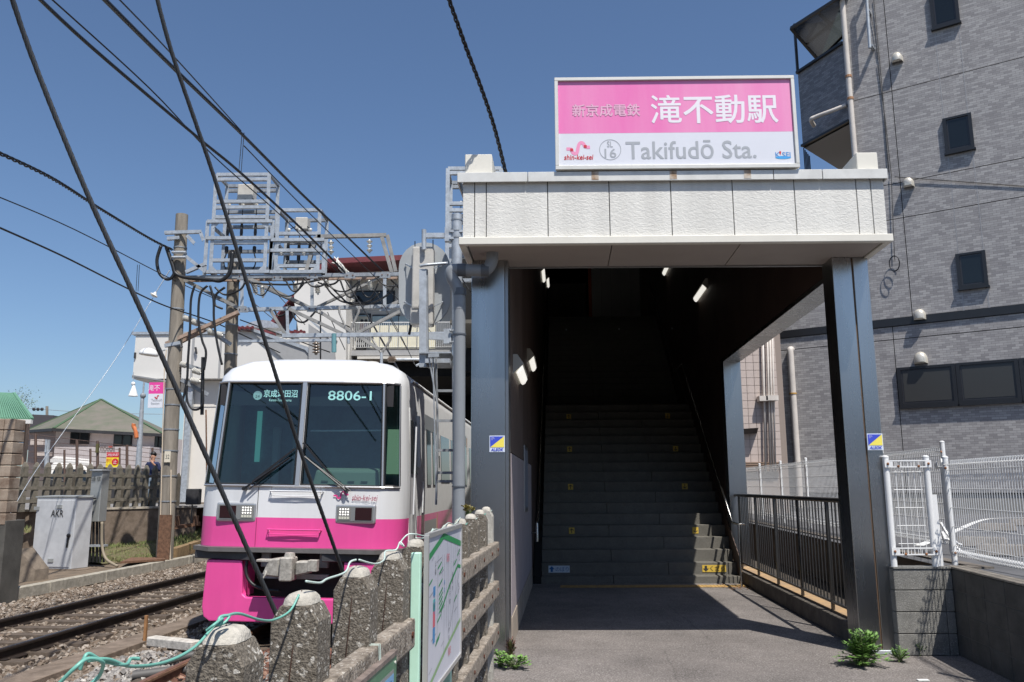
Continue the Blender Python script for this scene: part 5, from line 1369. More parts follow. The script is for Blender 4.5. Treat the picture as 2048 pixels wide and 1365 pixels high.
def wheelstop(px, py, label, k=1.0):
    q = PZ(px,py,.785); t = thing('wheel_stop', q, label, 'wheel stop', 'concrete wheel stops')
    dd = V(.75,-.45,0).normalized(); sd = V(dd.y,-dd.x,0)
    L_ = .62
    c = [q-dd*L_/2-sd*.10, q+dd*L_/2-sd*.10, q+dd*L_/2+sd*.10, q-dd*L_/2+sd*.10]; tpz = [q-dd*(L_/2-.04)-sd*.055, q+dd*(L_/2-.04)-sd*.055, q+dd*(L_/2-.04)+sd*.055, q-dd*(L_/2-.04)+sd*.055]
    MB().hexa([p+V(0,0,.002) for p in c]+[p+V(0,0,.13) for p in tpz]).build('body', M_stopc, t, bevel=.01)
    for j in range(6):
        a = q-dd*(.22-.085*j)-sd*.05+V(0,0,.131); MB().bar(a, a+sd*.10, .018,.006).build('groove', M_asph2, t)
    for j in (-1,1): MB().box(tuple(q+dd*.18*j-sd*.085+V(-.03,-.012,.01)), tuple(q+dd*.18*j-sd*.085+V(.03,.012,.05))).build('drain_slot', M_dark, t)
for px, py, lb in ((1995,1062,'grey concrete wheel stop farthest from the mesh fence'),(1965,1094,'grey concrete wheel stop in the middle of the three'),(2010,1112,'grey concrete wheel stop nearest the mesh fence'),(2052,1052,'grey concrete wheel stop cut by the right edge')): wheelstop(px,py,lb)
# block walls
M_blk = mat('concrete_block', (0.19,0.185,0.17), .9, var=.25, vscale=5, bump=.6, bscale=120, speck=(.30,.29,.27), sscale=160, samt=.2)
bwA = thing('block_wall', V(3.92,8.3,0), 'short concrete block wall facing the street between the steel column and the corner', 'wall')
xa, xb_ = 3.66, rx(8.3)-.02
for j in range(4):
    z0 = j*.20
    MB().box((xa,8.16,z0+.004),(xb_-.085,8.30,z0+.196)).build('block', M_blk, bwA, bevel=.004)
    MB().box((xb_-.077,8.16,z0+.004),(xb_-.0,8.30,z0+.196)).build('block', M_blk, bwA, bevel=.004)
MB().box((xa+.005,8.17,0),(xb_-.01,8.295,.79)).build('mortar', mat('mortar_grey',(0.10,0.098,0.09),.9), bwA)
MB().box((xa,8.15,.80),(xb_,8.33,.815)).build('wall_cap', M_blk, bwA)
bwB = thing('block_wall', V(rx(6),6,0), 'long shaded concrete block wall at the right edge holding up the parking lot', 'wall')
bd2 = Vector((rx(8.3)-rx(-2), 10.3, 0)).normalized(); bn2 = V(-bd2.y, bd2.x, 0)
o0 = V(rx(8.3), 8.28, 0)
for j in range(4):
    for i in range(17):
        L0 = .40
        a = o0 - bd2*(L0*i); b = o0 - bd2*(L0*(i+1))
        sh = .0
        MB().prism([a-bd2*.004+V(0,0,.2*j+.004), b+bd2*.004+V(0,0,.2*j+.004), b+bd2*.004+V(0,0,.2*j+.196), a-bd2*.004+V(0,0,.2*j+.196)], -bn2*.12).build('block', mat('shaded_block', (0.085,0.08,0.072), .9, var=.25, vscale=5, bump=.6, bscale=120), bwB, bevel=.004)  # darker than the front wall's blocks: this side's shade is in the colour
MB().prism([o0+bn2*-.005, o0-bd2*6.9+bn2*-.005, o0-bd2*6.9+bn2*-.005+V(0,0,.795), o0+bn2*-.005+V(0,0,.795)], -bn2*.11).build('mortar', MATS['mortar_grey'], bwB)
MB().prism([o0+bn2*.01+V(0,0,.802), o0-bd2*6.9+bn2*.01+V(0,0,.802), o0-bd2*6.9+bn2*.01+V(0,0,.818), o0+bn2*.01+V(0,0,.818)], -bn2*.16).build('wall_cap', mat('wall_top',(0.25,0.22,0.18),.9,var=.3,vscale=12,bump=.6), bwB)
# far retaining wall beside the railing
rw = MB(); a = V(4.55,8.45,0); b = V(4.55+.078*26,34.5,0)
rw.hexa([a, V(a.x+.15,a.y,0), V(b.x+.15,b.y,0), b, a+V(0,0,.8), V(a.x+.15,a.y,.8), V(b.x+.15,b.y,.8), b+V(0,0,.8)])
tag(rw.build('retaining_wall', mat('retaining_concrete',(0.15,0.13,0.11),.9,var=.3,vscale=3,bump=.4)), 'dark concrete retaining wall behind the steel railing under the white mesh fence', 'wall')
tag(MB().box((4.10,8.31,0),(4.72,8.46,.80)).build('retaining_wall', MATS['retaining_concrete']), 'short dark return of the retaining wall behind the block wall corner', 'wall')

M_wm = mat('white_fence_paint', (0.75,0.75,0.74), .4, var=.06); M_wmd = mat('white_wire', (0.70,0.70,0.69), .4)
def mesh_panel(t, A, B, z0, z1, sp=.05, r=.0032, loops=True, nh=6):
    d = (B-A); L_ = d.length; d.normalize(); nrm = V(-d.y,d.x,0)
    mb = MB(); k = 0; x = sp*.5
    while x < L_:
        q = A + d*x
        if loops:
            pts = [q+V(0,0,z0+.0)+nrm*.055, q+V(0,0,z0+.055)+nrm*.045, q+V(0,0,z0+.045)-nrm*.03, q+V(0,0,z0+.005)-nrm*.0, q+V(0,0,z0+.10), q+V(0,0,z1-.10), q+V(0,0,z1-.005), q+V(0,0,z1-.045)-nrm*.03, q+V(0,0,z1-.055)+nrm*.045, q+V(0,0,z1)+nrm*.055]
        else: pts = [q+V(0,0,z0), q+V(0,0,z1)]
        mb.tube(pts, r, 4, caps=False); x += sp
    o = tag(mb.build('upright_wires', M_wmd, t), kind='stuff')
    zs = [z0+.1+(z1-z0-.2)*i/nh for i in range(nh+1)] + ([z0+.005, z0+.05, z1-.01, z1-.05] if loops else [])
    for i, zz in enumerate(zs):
        off = nrm*(.05 if i > nh else 0)
        MB().tube([A+V(0,0,zz)+off, B+V(0,0,zz)+off], r*.95, 4, caps=False).build('cross_wire', M_wmd, t)
def fpost(t, q, z0, z1, r=.028):
    o = MB().tube([V(q.x,q.y,z0), V(q.x,q.y,z1)], r, 12).build('post', M_wm, t, smooth=True, auto=50)
    MB().lathe(V(q.x,q.y,z1+.001),(0,0,1),[(0,r*1.08),(.012,r*1.05),(.022,r*.5)],12).build('post_cap', M_wm, o, smooth=True, auto=50)
    return o
def clamp_(t, q): 
    MB().ball(q, .013, 8).build('rusty_clamp', mat('rust_clamp',(0.30,0.13,0.06),.9,var=.4), t)
fA = thing('mesh_fence', V(5.15,9.9,.8), 'long white wire mesh fence along the parking lot behind the steel railing', 'fence')
dA = V(.95,12.1,0)
PA = [V(5.15,9.9,0)+dA*f_ for f_ in (0,.165,.33,.495,.66,.83,1.0,1.2,1.45)]
for k, q in enumerate(PA):
    fpost(fA, q, .8, 2.09)
    if k: mesh_panel(fA, PA[k-1], q, .90, 2.04, sp=.055 if k < 3 else .075, r=.0044, nh=5)
clamp_(fA, PA[0]+V(-.03,-.02,1.98)); clamp_(fA, PA[0]+V(-.03,-.02,.98))
MB().tube(catmull([PA[0]+V(-.04,-.03,1.9),PA[0]+V(-.03,-.04,1.2),PA[0]+V(.02,-.05,.95),PA[0]+V(.1,-.05,.9)],5), .012, 6).build('white_cable', M_wm, fA, smooth=True)
fB = thing('mesh_fence', V(4.375,8.38,.8), 'nearer white wire mesh fence running to the right edge on top of the block wall', 'fence')
PB = [V(4.375,8.38,0), V(rx(6.5)+.13,6.5,0), V(rx(4.6)+.13,4.6,0)]
for q in PB: fpost(fB, q, .8, 1.86)
for k in (1,2): mesh_panel(fB, PB[k-1], PB[k], .90, 1.84, sp=.05, r=.0038, nh=4)
mesh_panel(fB, PB[0]+V(.0,.05,0), V(5.05,9.8,0), 1.0, 1.83, sp=.055, r=.0028, nh=4)
clamp_(fB, PB[0]+V(-.02,-.03,1.76)); clamp_(fB, PB[0]+V(-.0,-.03,.93))
MB().tube(catmull([PB[0]+V(.15,.5,1.2),PB[0]+V(.2,.3,.95),PB[0]+V(.25,.0,.86),PB[0]+V(.22,-.8,.85),PB[0]+V(.15,-1.8,.86)],6), .014, 6).build('white_hose', M_wm, fB, smooth=True)
fC = thing('mesh_gate', V(3.9,8.22,.81), 'small white mesh gate panel between two white posts on the short block wall', 'gate')
g0 = V(3.70,8.22,0); g1 = V(4.10,8.22,0)
for q in (g0,g1): fpost(fC, q, .815, 1.86, .030)
mesh_panel(fC, g0+V(.06,0,0), g1-V(.06,0,0), .93, 1.82, sp=.06, r=.0038, loops=False, nh=4)
for zz in (.96, 1.80):
    MB().bar(V(3.72,8.18,zz-.03), V(4.08,8.18,zz-.03), .012,.012).build('rail', M_wm, fC); MB().bar(V(3.72,8.18,zz+.03), V(4.08,8.18,zz+.03), .012,.012).build('rail', M_wm, fC)
    for k in range(7): MB().bar(V(3.79+.035*k,8.18,zz-.03), V(3.79+.035*k,8.18,zz+.03), .005,.005).build('rail_tie', M_wm, fC)
    for x_ in (3.70,4.10): 
        MB().box((x_-.03,8.175,zz-.035),(x_+.05 if x_<4 else x_+.03,8.185,zz+.035)).build('bracket', M_wm, fC); clamp_(fC, V(x_+.0,8.172,zz))
    for x_ in (3.80,4.0): clamp_(fC, V(x_,8.17,zz-.025))
MB().bar(V(4.145,8.2,.82), V(4.14,8.2,1.5), .006,.05, up=(1,0,0)).build('edge_strip', M_wm, fC)

# ================================================================== WEEDS
def weed(name, label, c, n, rad, hgt, m, leaf=.035, seed=1, feather=True):
    r = random.Random(seed); t = thing(name, c, label, 'plant'); lf = MB(); sm = MB(); 
    for k in range(n):
        a = r.uniform(0, 6.28); el = r.random()**.7; out = rad*r.uniform(.35,1)*(1-.55*el); top = c + V(math.cos(a)*out, math.sin(a)*out*.8, hgt*el*r.uniform(.75,1.0)+.02)
        mid = c.lerp(top,.5)+V(0,0,hgt*.12)
        pts = catmull([c+V(r.uniform(-.02,.02),r.uniform(-.02,.02),0), mid, top],3); sm.tube(pts, .0025, 4, caps=False)
        d = (pts[-1]-pts[-3]).normalized(); side = d.cross(V(0,0,1)); side = side.normalized() if side.length>.01 else V(1,0,0)
        for q in range(9 if feather else 4):
            b = pts[-1].lerp(pts[len(pts)//3], q/9.0); sgn = 1 if q % 2 else -1
            ld = (d*.5 + side*sgn*r.uniform(.7,1.1) + V(0,0,r.uniform(-.15,.35))).normalized(); L_ = leaf*r.uniform(.7,1.3)*(1-.25*q/9)
            w_ = ld.cross(V(r.uniform(-.3,.3),r.uniform(-.3,.3),1)).normalized()*L_*(.20 if feather else .42)
            lf.face([b, b+ld*L_*.5+w_, b+ld*L_, b+ld*L_*.5-w_])
            if feather:
                for u_ in (.35,.7):
                    bb = b+ld*L_*u_
                    for s2 in (-1,1):
                        l2 = (ld*.6+ld.cross(V(0,0,1))*s2*.8).normalized(); w2 = l2.cross(V(0,0,1)).normalized()*L_*.09
                        lf.face([bb-w2, bb+l2*L_*.4, bb+w2])
    sm.build('stem', mat('weed_stem',(0.10,0.14,0.04),.8), t); o = tag(lf.build('leaves', m, t), kind='stuff')
    return t
def leafmat(name, col, col2):
    m = mat(name, col, .5, col2=col2, vscale=14)
    m.node_tree.nodes['Principled BSDF'].inputs['Subsurface Weight'].default_value = 0
    return m
M_leaf = leafmat('mugwort_leaf', (0.19,0.34,0.08), (0.09,0.20,0.04)); M_leafr = leafmat('dry_leaf', (0.13,0.035,0.025), (0.06,0.02,0.015))
weed('weed', 'bushy bright green weed growing at the foot of the right steel column', PZ(1727,1333,.0)+V(0,0,.005), 95, .25, .29, M_leaf, .062, 3)
weed('weed', 'small green weed in the corner right of the right steel column', PZ(1800,1325,0)+V(0,0,.005), 22, .12, .11, M_leaf, .035, 4)
weed('weed', 'tiny green weed below the short block wall', PZ(1842,1312,0)+V(0,0,.005), 14, .10, .10, M_leaf, .03, 5)
weed('weed', 'low green creeping weed at the foot of the left steel column', PZ(1030,1338,0)+V(0,0,.005), 42, .24, .08, M_leaf, .035, 6, False)
weed('weed', 'green weed spilling out by the last concrete fence post', PZ(1000,1335,0)+V(0,0,.005), 34, .14, .12, M_leaf, .035, 7, False)
weed('weed', 'clump of dried reddish weed beside the left steel column', PZ(1021,1315,0)+V(0,0,.005), 46, .08, .15, M_leafr, .025, 8)
weed('weed', 'small dry leafy sprig stuck between two concrete fence post tops', TOPS[9]+V(-.02,.05,-.01), 16, .06, .06, mat('dry_sprig',(0.28,0.24,0.08),.7,var=.4), .03, 9, False)
lit = thing('leaf_litter', S((3.2,5.0,0)), 'scattered dry brown leaves below the handrail post', 'leaf litter'); lm = MB(); r3 = random.Random(9)
for k in range(60):
    q = S((3.0+.4*r3.random(), 4.9+.75*r3.random(), .008+.01*r3.random())); a = r3.uniform(0,6.28); e = V(math.cos(a),math.sin(a),r3.uniform(-.2,.4))*.022; g_ = V(-math.sin(a),math.cos(a),0)*.012
    lm.face([q-e, q+g_, q+e, q-g_])
tag(lm.build('leaves', mat('litter',(0.30,0.16,0.08),.8,var=.4), lit), kind='stuff')
for k in range(4): pass
q = PZ(1846,1362,0); tag(MB().box(tuple(q+V(-.045,-.02,.003)), tuple(q+V(.045,.02,.010))).build('paper_scrap', M_white_paint), 'scrap of white paper lying on the pavement near the bottom edge', 'litter')
# ================================================================== LEFT BANK: WALL, CONCRETE FENCE, CABINETS
wl = thing('retaining_wall', P(180,1050,22.5), 'brown stained concrete retaining wall below the far concrete picket fence', 'wall')
A0 = V(-13.6,21.6,0); A1 = V(-9.9,26.2,0); wd_ = (A1-A0).normalized(); wn_ = V(wd_.y,-wd_.x,0)
Aq = A0 - wd_*30
MB().prism([Aq+V(0,0,-.5), A1+V(0,0,-.5), A1+V(0,0,.98), Aq+V(0,0,.98)], wn_*-.3).build('wall', M_brownconc, wl)
MB().prism([Aq+wn_*.03+V(0,0,.985), A1+wn_*.03+V(0,0,.985), A1+wn_*.03+V(0,0,1.04), Aq+wn_*.03+V(0,0,1.04)], wn_*-.4).build('coping', mat('coping',(0.42,0.37,0.30),.9,var=.3,vscale=6), wl)
# grassy bank at its foot
bk_ = MB(); 
q0, q1, q2, q3 = P(205,1128,21.3), P(330,1120,23.2), V(A1.x-.2,A1.y-.1,.05), A0+wd_*1.2+V(0,0,-.05)
bk_.face([q0, q1, q2+wn_*.0, q3+wn_*.05])
struct(bk_, 'grass_bank', mat('bank_soil',(0.14,0.10,0.06),.95,col2=(0.10,0.11,0.04),vscale=7,bump=.8,bscale=50))
def grass(name, label, corners, n, h, seed):
    rg = random.Random(seed); mb = MB(); a,b,c,d = [Vector(x) for x in corners]
    for k in range(n):
        u,v_ = rg.random(), rg.random(); q = a.lerp(b,u).lerp(d.lerp(c,u),v_)
        if noise.noise(q*1.3) < -.12: continue
        an = rg.uniform(0,6.28); w = V(math.cos(an),math.sin(an),0)*rg.uniform(.008,.02); t = q+V(rg.uniform(-.06,.06),rg.uniform(-.06,.06),h*rg.uniform(.4,1.3))
        mb.face([q-w,q+w,t])
    o = mb.build(name, mat('grass',(0.13,0.20,0.05),.8,col2=(0.22,0.20,0.09),vscale=3)); return tag(o, label, 'grass', kind='stuff')
grass('grass', 'patchy green grass and weeds on the bank below the far concrete fence', [q0,q1,q2,q3], 5200, .09, 2)
grass('grass', 'sparse weeds beside the track behind the concrete pole', [P(345,1105,23),P(400,1098,24),P(405,1065,27),P(345,1070,26)], 1500, .14, 3)
grass('grass', 'yellow flowered weeds along the top of the old wall by the block pillar', [P(20,1068,20),P(60,1066,20),P(60,1058,21),P(20,1058,21)], 300, .12, 4)

pf = thing('picket_fence', A0+V(0,0,1.04), 'far row of weathered concrete pickets with cross rails along the top of the retaining wall', 'fence')
M_pick = mat('old_picket', (0.20,0.175,0.14), .95, col2=(0.11,0.10,0.075), vscale=7, bump=.6, bscale=60)
Fa = P(42,1018,21.8); Fb = P(322,1014,25.9)
def picket(base, h, w, d):
    x = d; y = V(-d.y,d.x,0); mb = MB(); lv = [(-.05,.5),(h-.12,.5),(h-.03,.25),(h,.12)]; ids = []
    for z, a in lv: ids.append([mb.pt(base+x*(sx*w*a)+y*(sy*w*min(a,.5))+V(0,0,z)) for sx,sy in ((-1,-1),(1,-1),(1,1),(-1,1))])
    for i in range(3):
        for k in range(4): mb.f.append([ids[i][k],ids[i][(k+1)%4],ids[i+1][(k+1)%4],ids[i+1][k]])
    mb.f.append(ids[-1]); return mb
zF = 1.04; fdir = (V(Fb.x,Fb.y,0)-V(Fa.x,Fa.y,0)); nP = 15
pk = picket(V(Fa.x,Fa.y,zF), 1.24, .125, fdir.normalized()).build('picket', M_pick, pf)
for k in range(1, nP): copy_part(pk, fdir*(k/(nP-1)))
for k in range(1,3): copy_part(pk, -fdir*(k/(nP-1)))
for zz in (.22,.56,.90): MB().bar(V(Fa.x,Fa.y,zF+zz)-fdir*.15+V(.09,.09,0), V(Fb.x,Fb.y,zF+zz)+V(.09,.09,0), .06,.085).build('rail', M_pick, pf)
pf2 = thing('picket_fence', V(Fa.x,Fa.y+1.4,1.0), 'second row of weathered concrete pickets seen through the gaps of the first', 'fence')
off = V(-.1,1.5,-.12); pk2 = picket(V(Fa.x,Fa.y,zF)+off+fdir*.03, 1.15, .11, fdir.normalized()).build('picket', mat('dark_picket',(0.10,0.085,0.065),.95,var=.3), pf2)
for k in range(1, 9): copy_part(pk2, fdir*(k/8.3))
for zz in (.25,.80): MB().bar(V(Fa.x,Fa.y,zF+zz)+off+V(0,.1,0), V(Fb.x,Fb.y,zF+zz)+off+V(0,.1,0), .08,.09).build('rail', M_pick, pf2)
# brown mesh fence farther back
bf = thing('brown_mesh_fence', P(300,1000,30), 'thin brown wire mesh fence with upright posts behind the concrete pickets', 'fence')
M_bf = mat('brown_fence', (0.10,0.06,0.045), .6)
for px, yt in ((71,868),(154,880),(195,882),(254,890),(129,900),(181,898),(239,896),(305,896)):
    MB().tube([P(px,yt,29), P(px,1000,29)], .045 if yt < 893 else .035, 6).build('post', M_bf, bf)
mm = MB()
for k in range(7): mm.tube([P(56,868+k*12,29), P(154,880+k*10,29), P(320,900+k*9,29)], .009, 4, caps=False)
for px in range(58,320,4): mm.tube([P(px,868+ (px-56)*.12,29), P(px,940,29)], .005, 3, caps=False)
tag(mm.build('wires', M_bf, bf), kind='stuff')
t = thing('small_panel_sign', P(207,905,29), 'small diamond mesh gate panel with a red plate behind the concrete fence', 'gate panel')
MB().box(tuple(P(192,888,28.9)), tuple(P(198,906,29.0))).build('box', mat('olive_box',(0.10,0.09,0.03),.6), t); MB().box(tuple(P(217,892,28.9)), tuple(P(225,896,28.95))).build('red_plate', mat('dull_red',(0.35,0.08,0.06),.6), t)
mm = MB()
for k in range(10): mm.tube([P(199+k*3,905,28.95), P(203+k*3,892,28.95)], .008, 3); mm.tube([P(203+k*3,905,28.95), P(199+k*3,892,28.95)], .008, 3)
tag(mm.build('lattice', M_bf, t), kind='stuff')

# AKR cabinet
def pbox(px0,py0,px1,py1,Y,D): return tuple(P(px0,py0,Y)), tuple(P(px1,py1,Y)+V(0,D,0))
M_cab = mat('cabinet_silver', (0.54,0.55,0.56), .5, metal=.15, var=.12, vscale=3)
M_cab2 = mat('cabinet_grey', (0.33,0.34,0.33), .5, metal=.2, var=.12, vscale=3)
YC = 20.3
a = P(62,1128,YC); b = P(142,1131,YC-.2); c = P(170,1124,YC+.55)
ak = thing('relay_cabinet', P(110,1130,YC), 'silver steel lineside cabinet lettered AKR standing on a concrete plinth', 'cabinet')
ex = (V(b.x,b.y,0)-V(a.x,a.y,0)); ey = V(c.x,c.y,0)-V(b.x,b.y,0); zc0 = -.30; zc1 = P(65,994,YC).z
base = V(a.x,a.y,zc0)
ey = V(.18,.45,0)
MB().hexa([base, base+ex, base+ex+ey, base+ey, base+V(0,0,zc1-zc0-.02), base+ex+V(0,0,zc1-zc0-.02), base+ex+ey+V(0,0,zc1-zc0-.02), base+ey+V(0,0,zc1-zc0-.02)]).build('body', M_cab, ak, bevel=.01)
tpb = base+V(0,0,zc1-zc0-.018)-ex*.03-ey*.03; e1 = ex*1.06; e2 = ey*1.06
MB().hexa([tpb,tpb+e1,tpb+e1+e2,tpb+e2,tpb+V(0,0,.03),tpb+e1+V(0,0,.03),tpb+e1*.98+e2+V(0,0,.05),tpb+e2+V(0,0,.05)]).build('lid', M_cab2, ak)
exn = ex.normalized(); ndoor = exn.cross(V(0,0,1)); 
if ndoor.y > 0: ndoor = -ndoor
fc = base + ndoor*.004
MB().prism([fc+exn*.05+V(0,0,.05), fc+ex-exn*.05+V(0,0,.05), fc+ex-exn*.05+V(0,0,zc1-zc0-.09), fc+exn*.05+V(0,0,zc1-zc0-.09)], ndoor*.012).build('door', M_cab, ak, bevel=.003)
text('AKR', M_blacktext, ak, 'lettering', fc+ex*.56+V(0,0,1.30)+ndoor*.022, exn, ZV, w=.34, h=.16, bold=.008)
MB().bar(fc+ex*.9+ndoor*.03+V(0,0,.75), fc+ex*.88+ndoor*.03+V(0,0,.5), .04,.03).build('handle', M_black, ak); MB().ball(fc+ex*.9+ndoor*.03+V(0,0,.78), .05, 8).build('lock', M_black, ak)
for u_, z_ in ((.03,1.42),(.6,1.46),(.03,.20),(.5,.20)): 
    q = fc+ex*u_+ndoor*.012+V(0,0,z_); MB().prism([q-exn*.07-V(0,0,.04), q+exn*.07-V(0,0,.04), q+exn*.07+V(0,0,.04), q-exn*.07+V(0,0,.04)], ndoor*.02).build('hinge', M_cab2, ak)
MB().hexa([base-exn*.0-V(0,.1,.30), base+ex*1.25-V(0,.1,.30), base+ex*1.25+ey-V(0,0,.30), base+ey-V(0,0,.30), base-V(0,.1,.003), base+ex*1.25-V(0,.1,.003), base+ex*1.25+ey-V(0,0,.003), base+ey-V(0,0,.003)]).build('plinth', M_brownconc, ak)
tag(MB().prism([P(36,1165,17.6), P(68,1165,17.8), P(70,1140,17.8), P(38,1098,17.6)], (.1,.35,0)).build('concrete_wedge', mat('wedge_concrete',(0.22,0.18,0.14),.9,var=.3,vscale=5,bump=.5)), 'sloping concrete wing wall in front of the silver cabinet', 'wall')
# comm cabinet on posts
YD = 20.8
cm = thing('signal_cabinet', P(200,1125,YD), 'narrow grey lineside cabinet on cable ducts, lettered in Japanese, right of the silver cabinet', 'cabinet')
A = P(175,1044,YD); B = P(209,942,YD); 
MB().hexa([V(A.x,YD,A.z), V(B.x,YD-.1,A.z), V(B.x+.02,YD+.25,A.z), V(A.x+.02,YD+.3,A.z), V(A.x,YD,B.z), V(B.x,YD-.1,B.z), V(B.x+.02,YD+.25,B.z), V(A.x+.02,YD+.3,B.z)]).build('body', M_cab2, cm, bevel=.012)
MB().hexa([V(A.x-.02,YD-.06,B.z+.003), V(B.x+.02,YD-.16,B.z+.003), V(B.x+.04,YD+.27,B.z+.003), V(A.x+.0,YD+.32,B.z+.003), V(A.x-.02,YD-.06,B.z+.035), V(B.x+.02,YD-.16,B.z+.035), V(B.x+.04,YD+.27,B.z+.035), V(A.x+.0,YD+.32,B.z+.035)]).build('lid', M_cab, cm)
text('通 信', M_blacktext, cm, 'lettering', V((A.x+B.x)/2, YD-.064, P(190,958,YD).z), (1,-.23,0), ZV, w=.26, h=.12)
MB().bar(P(181,998,YD-.1), P(192,997,YD-.1), .03,.03).build('handle', M_black, cm)
for k, px in enumerate((181,187,194,200,206)): MB().tube([P(px,1044,YD+.1), P(px+(k-2)*.8,1125,YD+.1)], .03, 8).build('cable_duct', M_black if k<3 else M_under, cm)
MB().tube(catmull([P(204,1044,YD), P(204,1090,YD), P(212,1118,YD-.1), P(235,1133,YD-.3)],6), .035, 8).build('conduit', mat('tan_conduit',(0.25,0.21,0.15),.7), cm, smooth=True)
MB().box(tuple(P(176,1090,YD)), tuple(P(216,1093,YD+.2))).build('duct_bracket', M_galv, cm)
MB().box(tuple(P(166,1125,YD+.5)), tuple(P(180,1058,YD+.7))).build('stone_post', mat('kerb_pale',(0.40,0.36,0.28),.9,var=.3), cm)
tag(MB().prism([P(240,1128,20.6),P(330,1122,21.6),P(330,1119,22.3),P(262,1119,22.2)], (0,0,.05)).build('steel_cover_plate', M_rust), 'rusty flat cover plate on the ground at the foot of the concrete pole', 'cover plate')

# big block pillar far left (hollow concrete facing blocks), on a dark concrete base
YL = 15.2
bp = thing('block_pillar', P(15,1180,YL), 'tall stained pillar of rounded concrete blocks on a dark base at the left edge', 'pillar')
M_pil = mat('pillar_block', (0.17,0.115,0.08), .9, col2=(0.40,0.33,0.26), vscale=2.2, bump=.5, bscale=50)
hgt = (P(10,836,YL).z - P(10,1040,YL).z)/8.6
zt0 = P(10,838,YL).z; xr = P(24,900,YL).x
for j in range(9):
    z1 = zt0 - hgt*j; z0 = z1 - hgt + .012
    for i in range(4):
        x1 = xr - .205*i; x0 = x1 - .195
        MB().hexa([(x0,YL,z0),(x1,YL,z0),(x1,YL+.35,z0),(x0,YL+.35,z0),(x0,YL,z1),(x1,YL,z1),(x1,YL+.35,z1),(x0,YL+.35,z1)]).build('block', M_pil, bp, bevel=.012)
MB().box((xr-.9,YL+.01,P(0,1042,YL).z),(xr+.02,YL+.6,-.5)).build('base', mat('dark_base',(0.09,0.085,0.075),.9,var=.3,vscale=2,bump=.4), bp, bevel=.01)

# ================================================================== CONCRETE CATENARY POLES
def conc_pole(px0, y0, px1, y1, Y, r0, r1, label):
    a = P(px0,y0,Y); b = P(px1,y1,Y); b.y = a.y
    t = thing('concrete_pole', a, label, 'pole'); MB().tube([a-V(0,0,.3), a.lerp(b,.5), b], r0, 20, r2=r1).build('shaft', M_conc, t, smooth=True, auto=60)
    for f_ in (.16,.23,.30,.36,.43,.475,.60,.71,.88,.895):
        q = a.lerp(b,f_); rr = r0+(r1-r0)*f_; MB().tube([q, q+V(0,0,.035)], rr+.012, 18).build('band', M_galv2, t, smooth=True, auto=40)
    return t, a, b
YG = 22.2
t1, pa, pb = conc_pole(329,1122,364,430,YG, .215,.165, 'tall weathered concrete pole with steel bands between the two tracks and the white building')
q = P(334,913,YG-.22)
MB().box(tuple(P(328,925,YG-.24)), tuple(P(342,903,YG-.225))).build('number_plate', mat('plate_cream',(0.66,0.60,0.48),.6), t1); text('32', M_blacktext, t1, 'number', P(335,914,YG-.242), (1,0,0), ZV, w=.10, h=.11)
MB().tube([P(321,1030,YG-.2), P(329,730,YG-.2), P(333,700,YG-.2)], .014, 6).build('conduit', mat('conduit_cream',(0.6,0.5,0.38),.6), t1)
MB().tube([P(340,1120,YG-.2), P(342,940,YG-.2)], .018, 6).build('conduit', MATS['conduit_cream'], t1)
MB().box(tuple(P(313,1120,YG-.28)), tuple(P(345,1030,YG-.23))).build('rust_guard', M_rust, t1); 
t2, pc, pd = conc_pole(452,1040,468,503,YG+.8, .19,.165, 'second weathered concrete pole rising behind the train cab')

# feeder insulators, brackets, lamp on pole 1
def insul(t, a, b, r=.07, n=6, m=None):
    a = Vector(a); b = Vector(b); d = (b-a); prof = []
    L_ = d.length
    for k in range(n):
        x = L_*(.12+.76*k/n); prof += [(x, r*.45), (x+L_*.03, r), (x+L_*.08, r*.9), (x+L_*.10, r*.45)]
    prof = [(0,r*.35)] + prof + [(L_,r*.35)]
    return MB().lathe(a, d, prof, 12).build('insulator', m or M_porc, t, smooth=True, auto=35)
br1 = thing('feeder_bracket', P(365,760,YG), 'steel arms with ribbed white insulators between the first concrete pole and the train', 'bracket')
for (x0,y0,x1,y1) in ((364,632,412,652),(410,655,462,690),(362,728,408,742),(362,760,416,790)): MB().angle(P(x0,y0,YG), P(x1,y1,YG+.3), .10).build('arm', M_galv2, br1)
for (x0,y0,x1,y1) in ((366,636,381,640),(383,643,399,649),(416,662,430,668),(432,668,446,672),(360,728,374,732),(384,740,404,747),(380,760,402,764)): insul(br1, P(x0,y0,YG-.1), P(x1,y1,YG-.1), .085, 6)
MB().tube([P(406,715,YG-.1), P(404,830,YG-.1)], .05, 8).build('disconnect_rod', M_black, br1)
lamp = thing('floodlight', P(300,705,YG), 'white domed lamp on the first concrete pole in front of the white building', 'lamp')
MB().lathe(P(297,711,YG-.3), (.1,0,1), [(0,.24),(.02,.25),(.08,.235),(.15,.17),(.19,.08),(.20,.01)], 18).build('shade', M_white_paint, lamp, smooth=True, auto=50)
MB().tube([P(308,707,YG-.3), P(330,700,YG)], .02, 6).build('arm', M_galv, lamp)

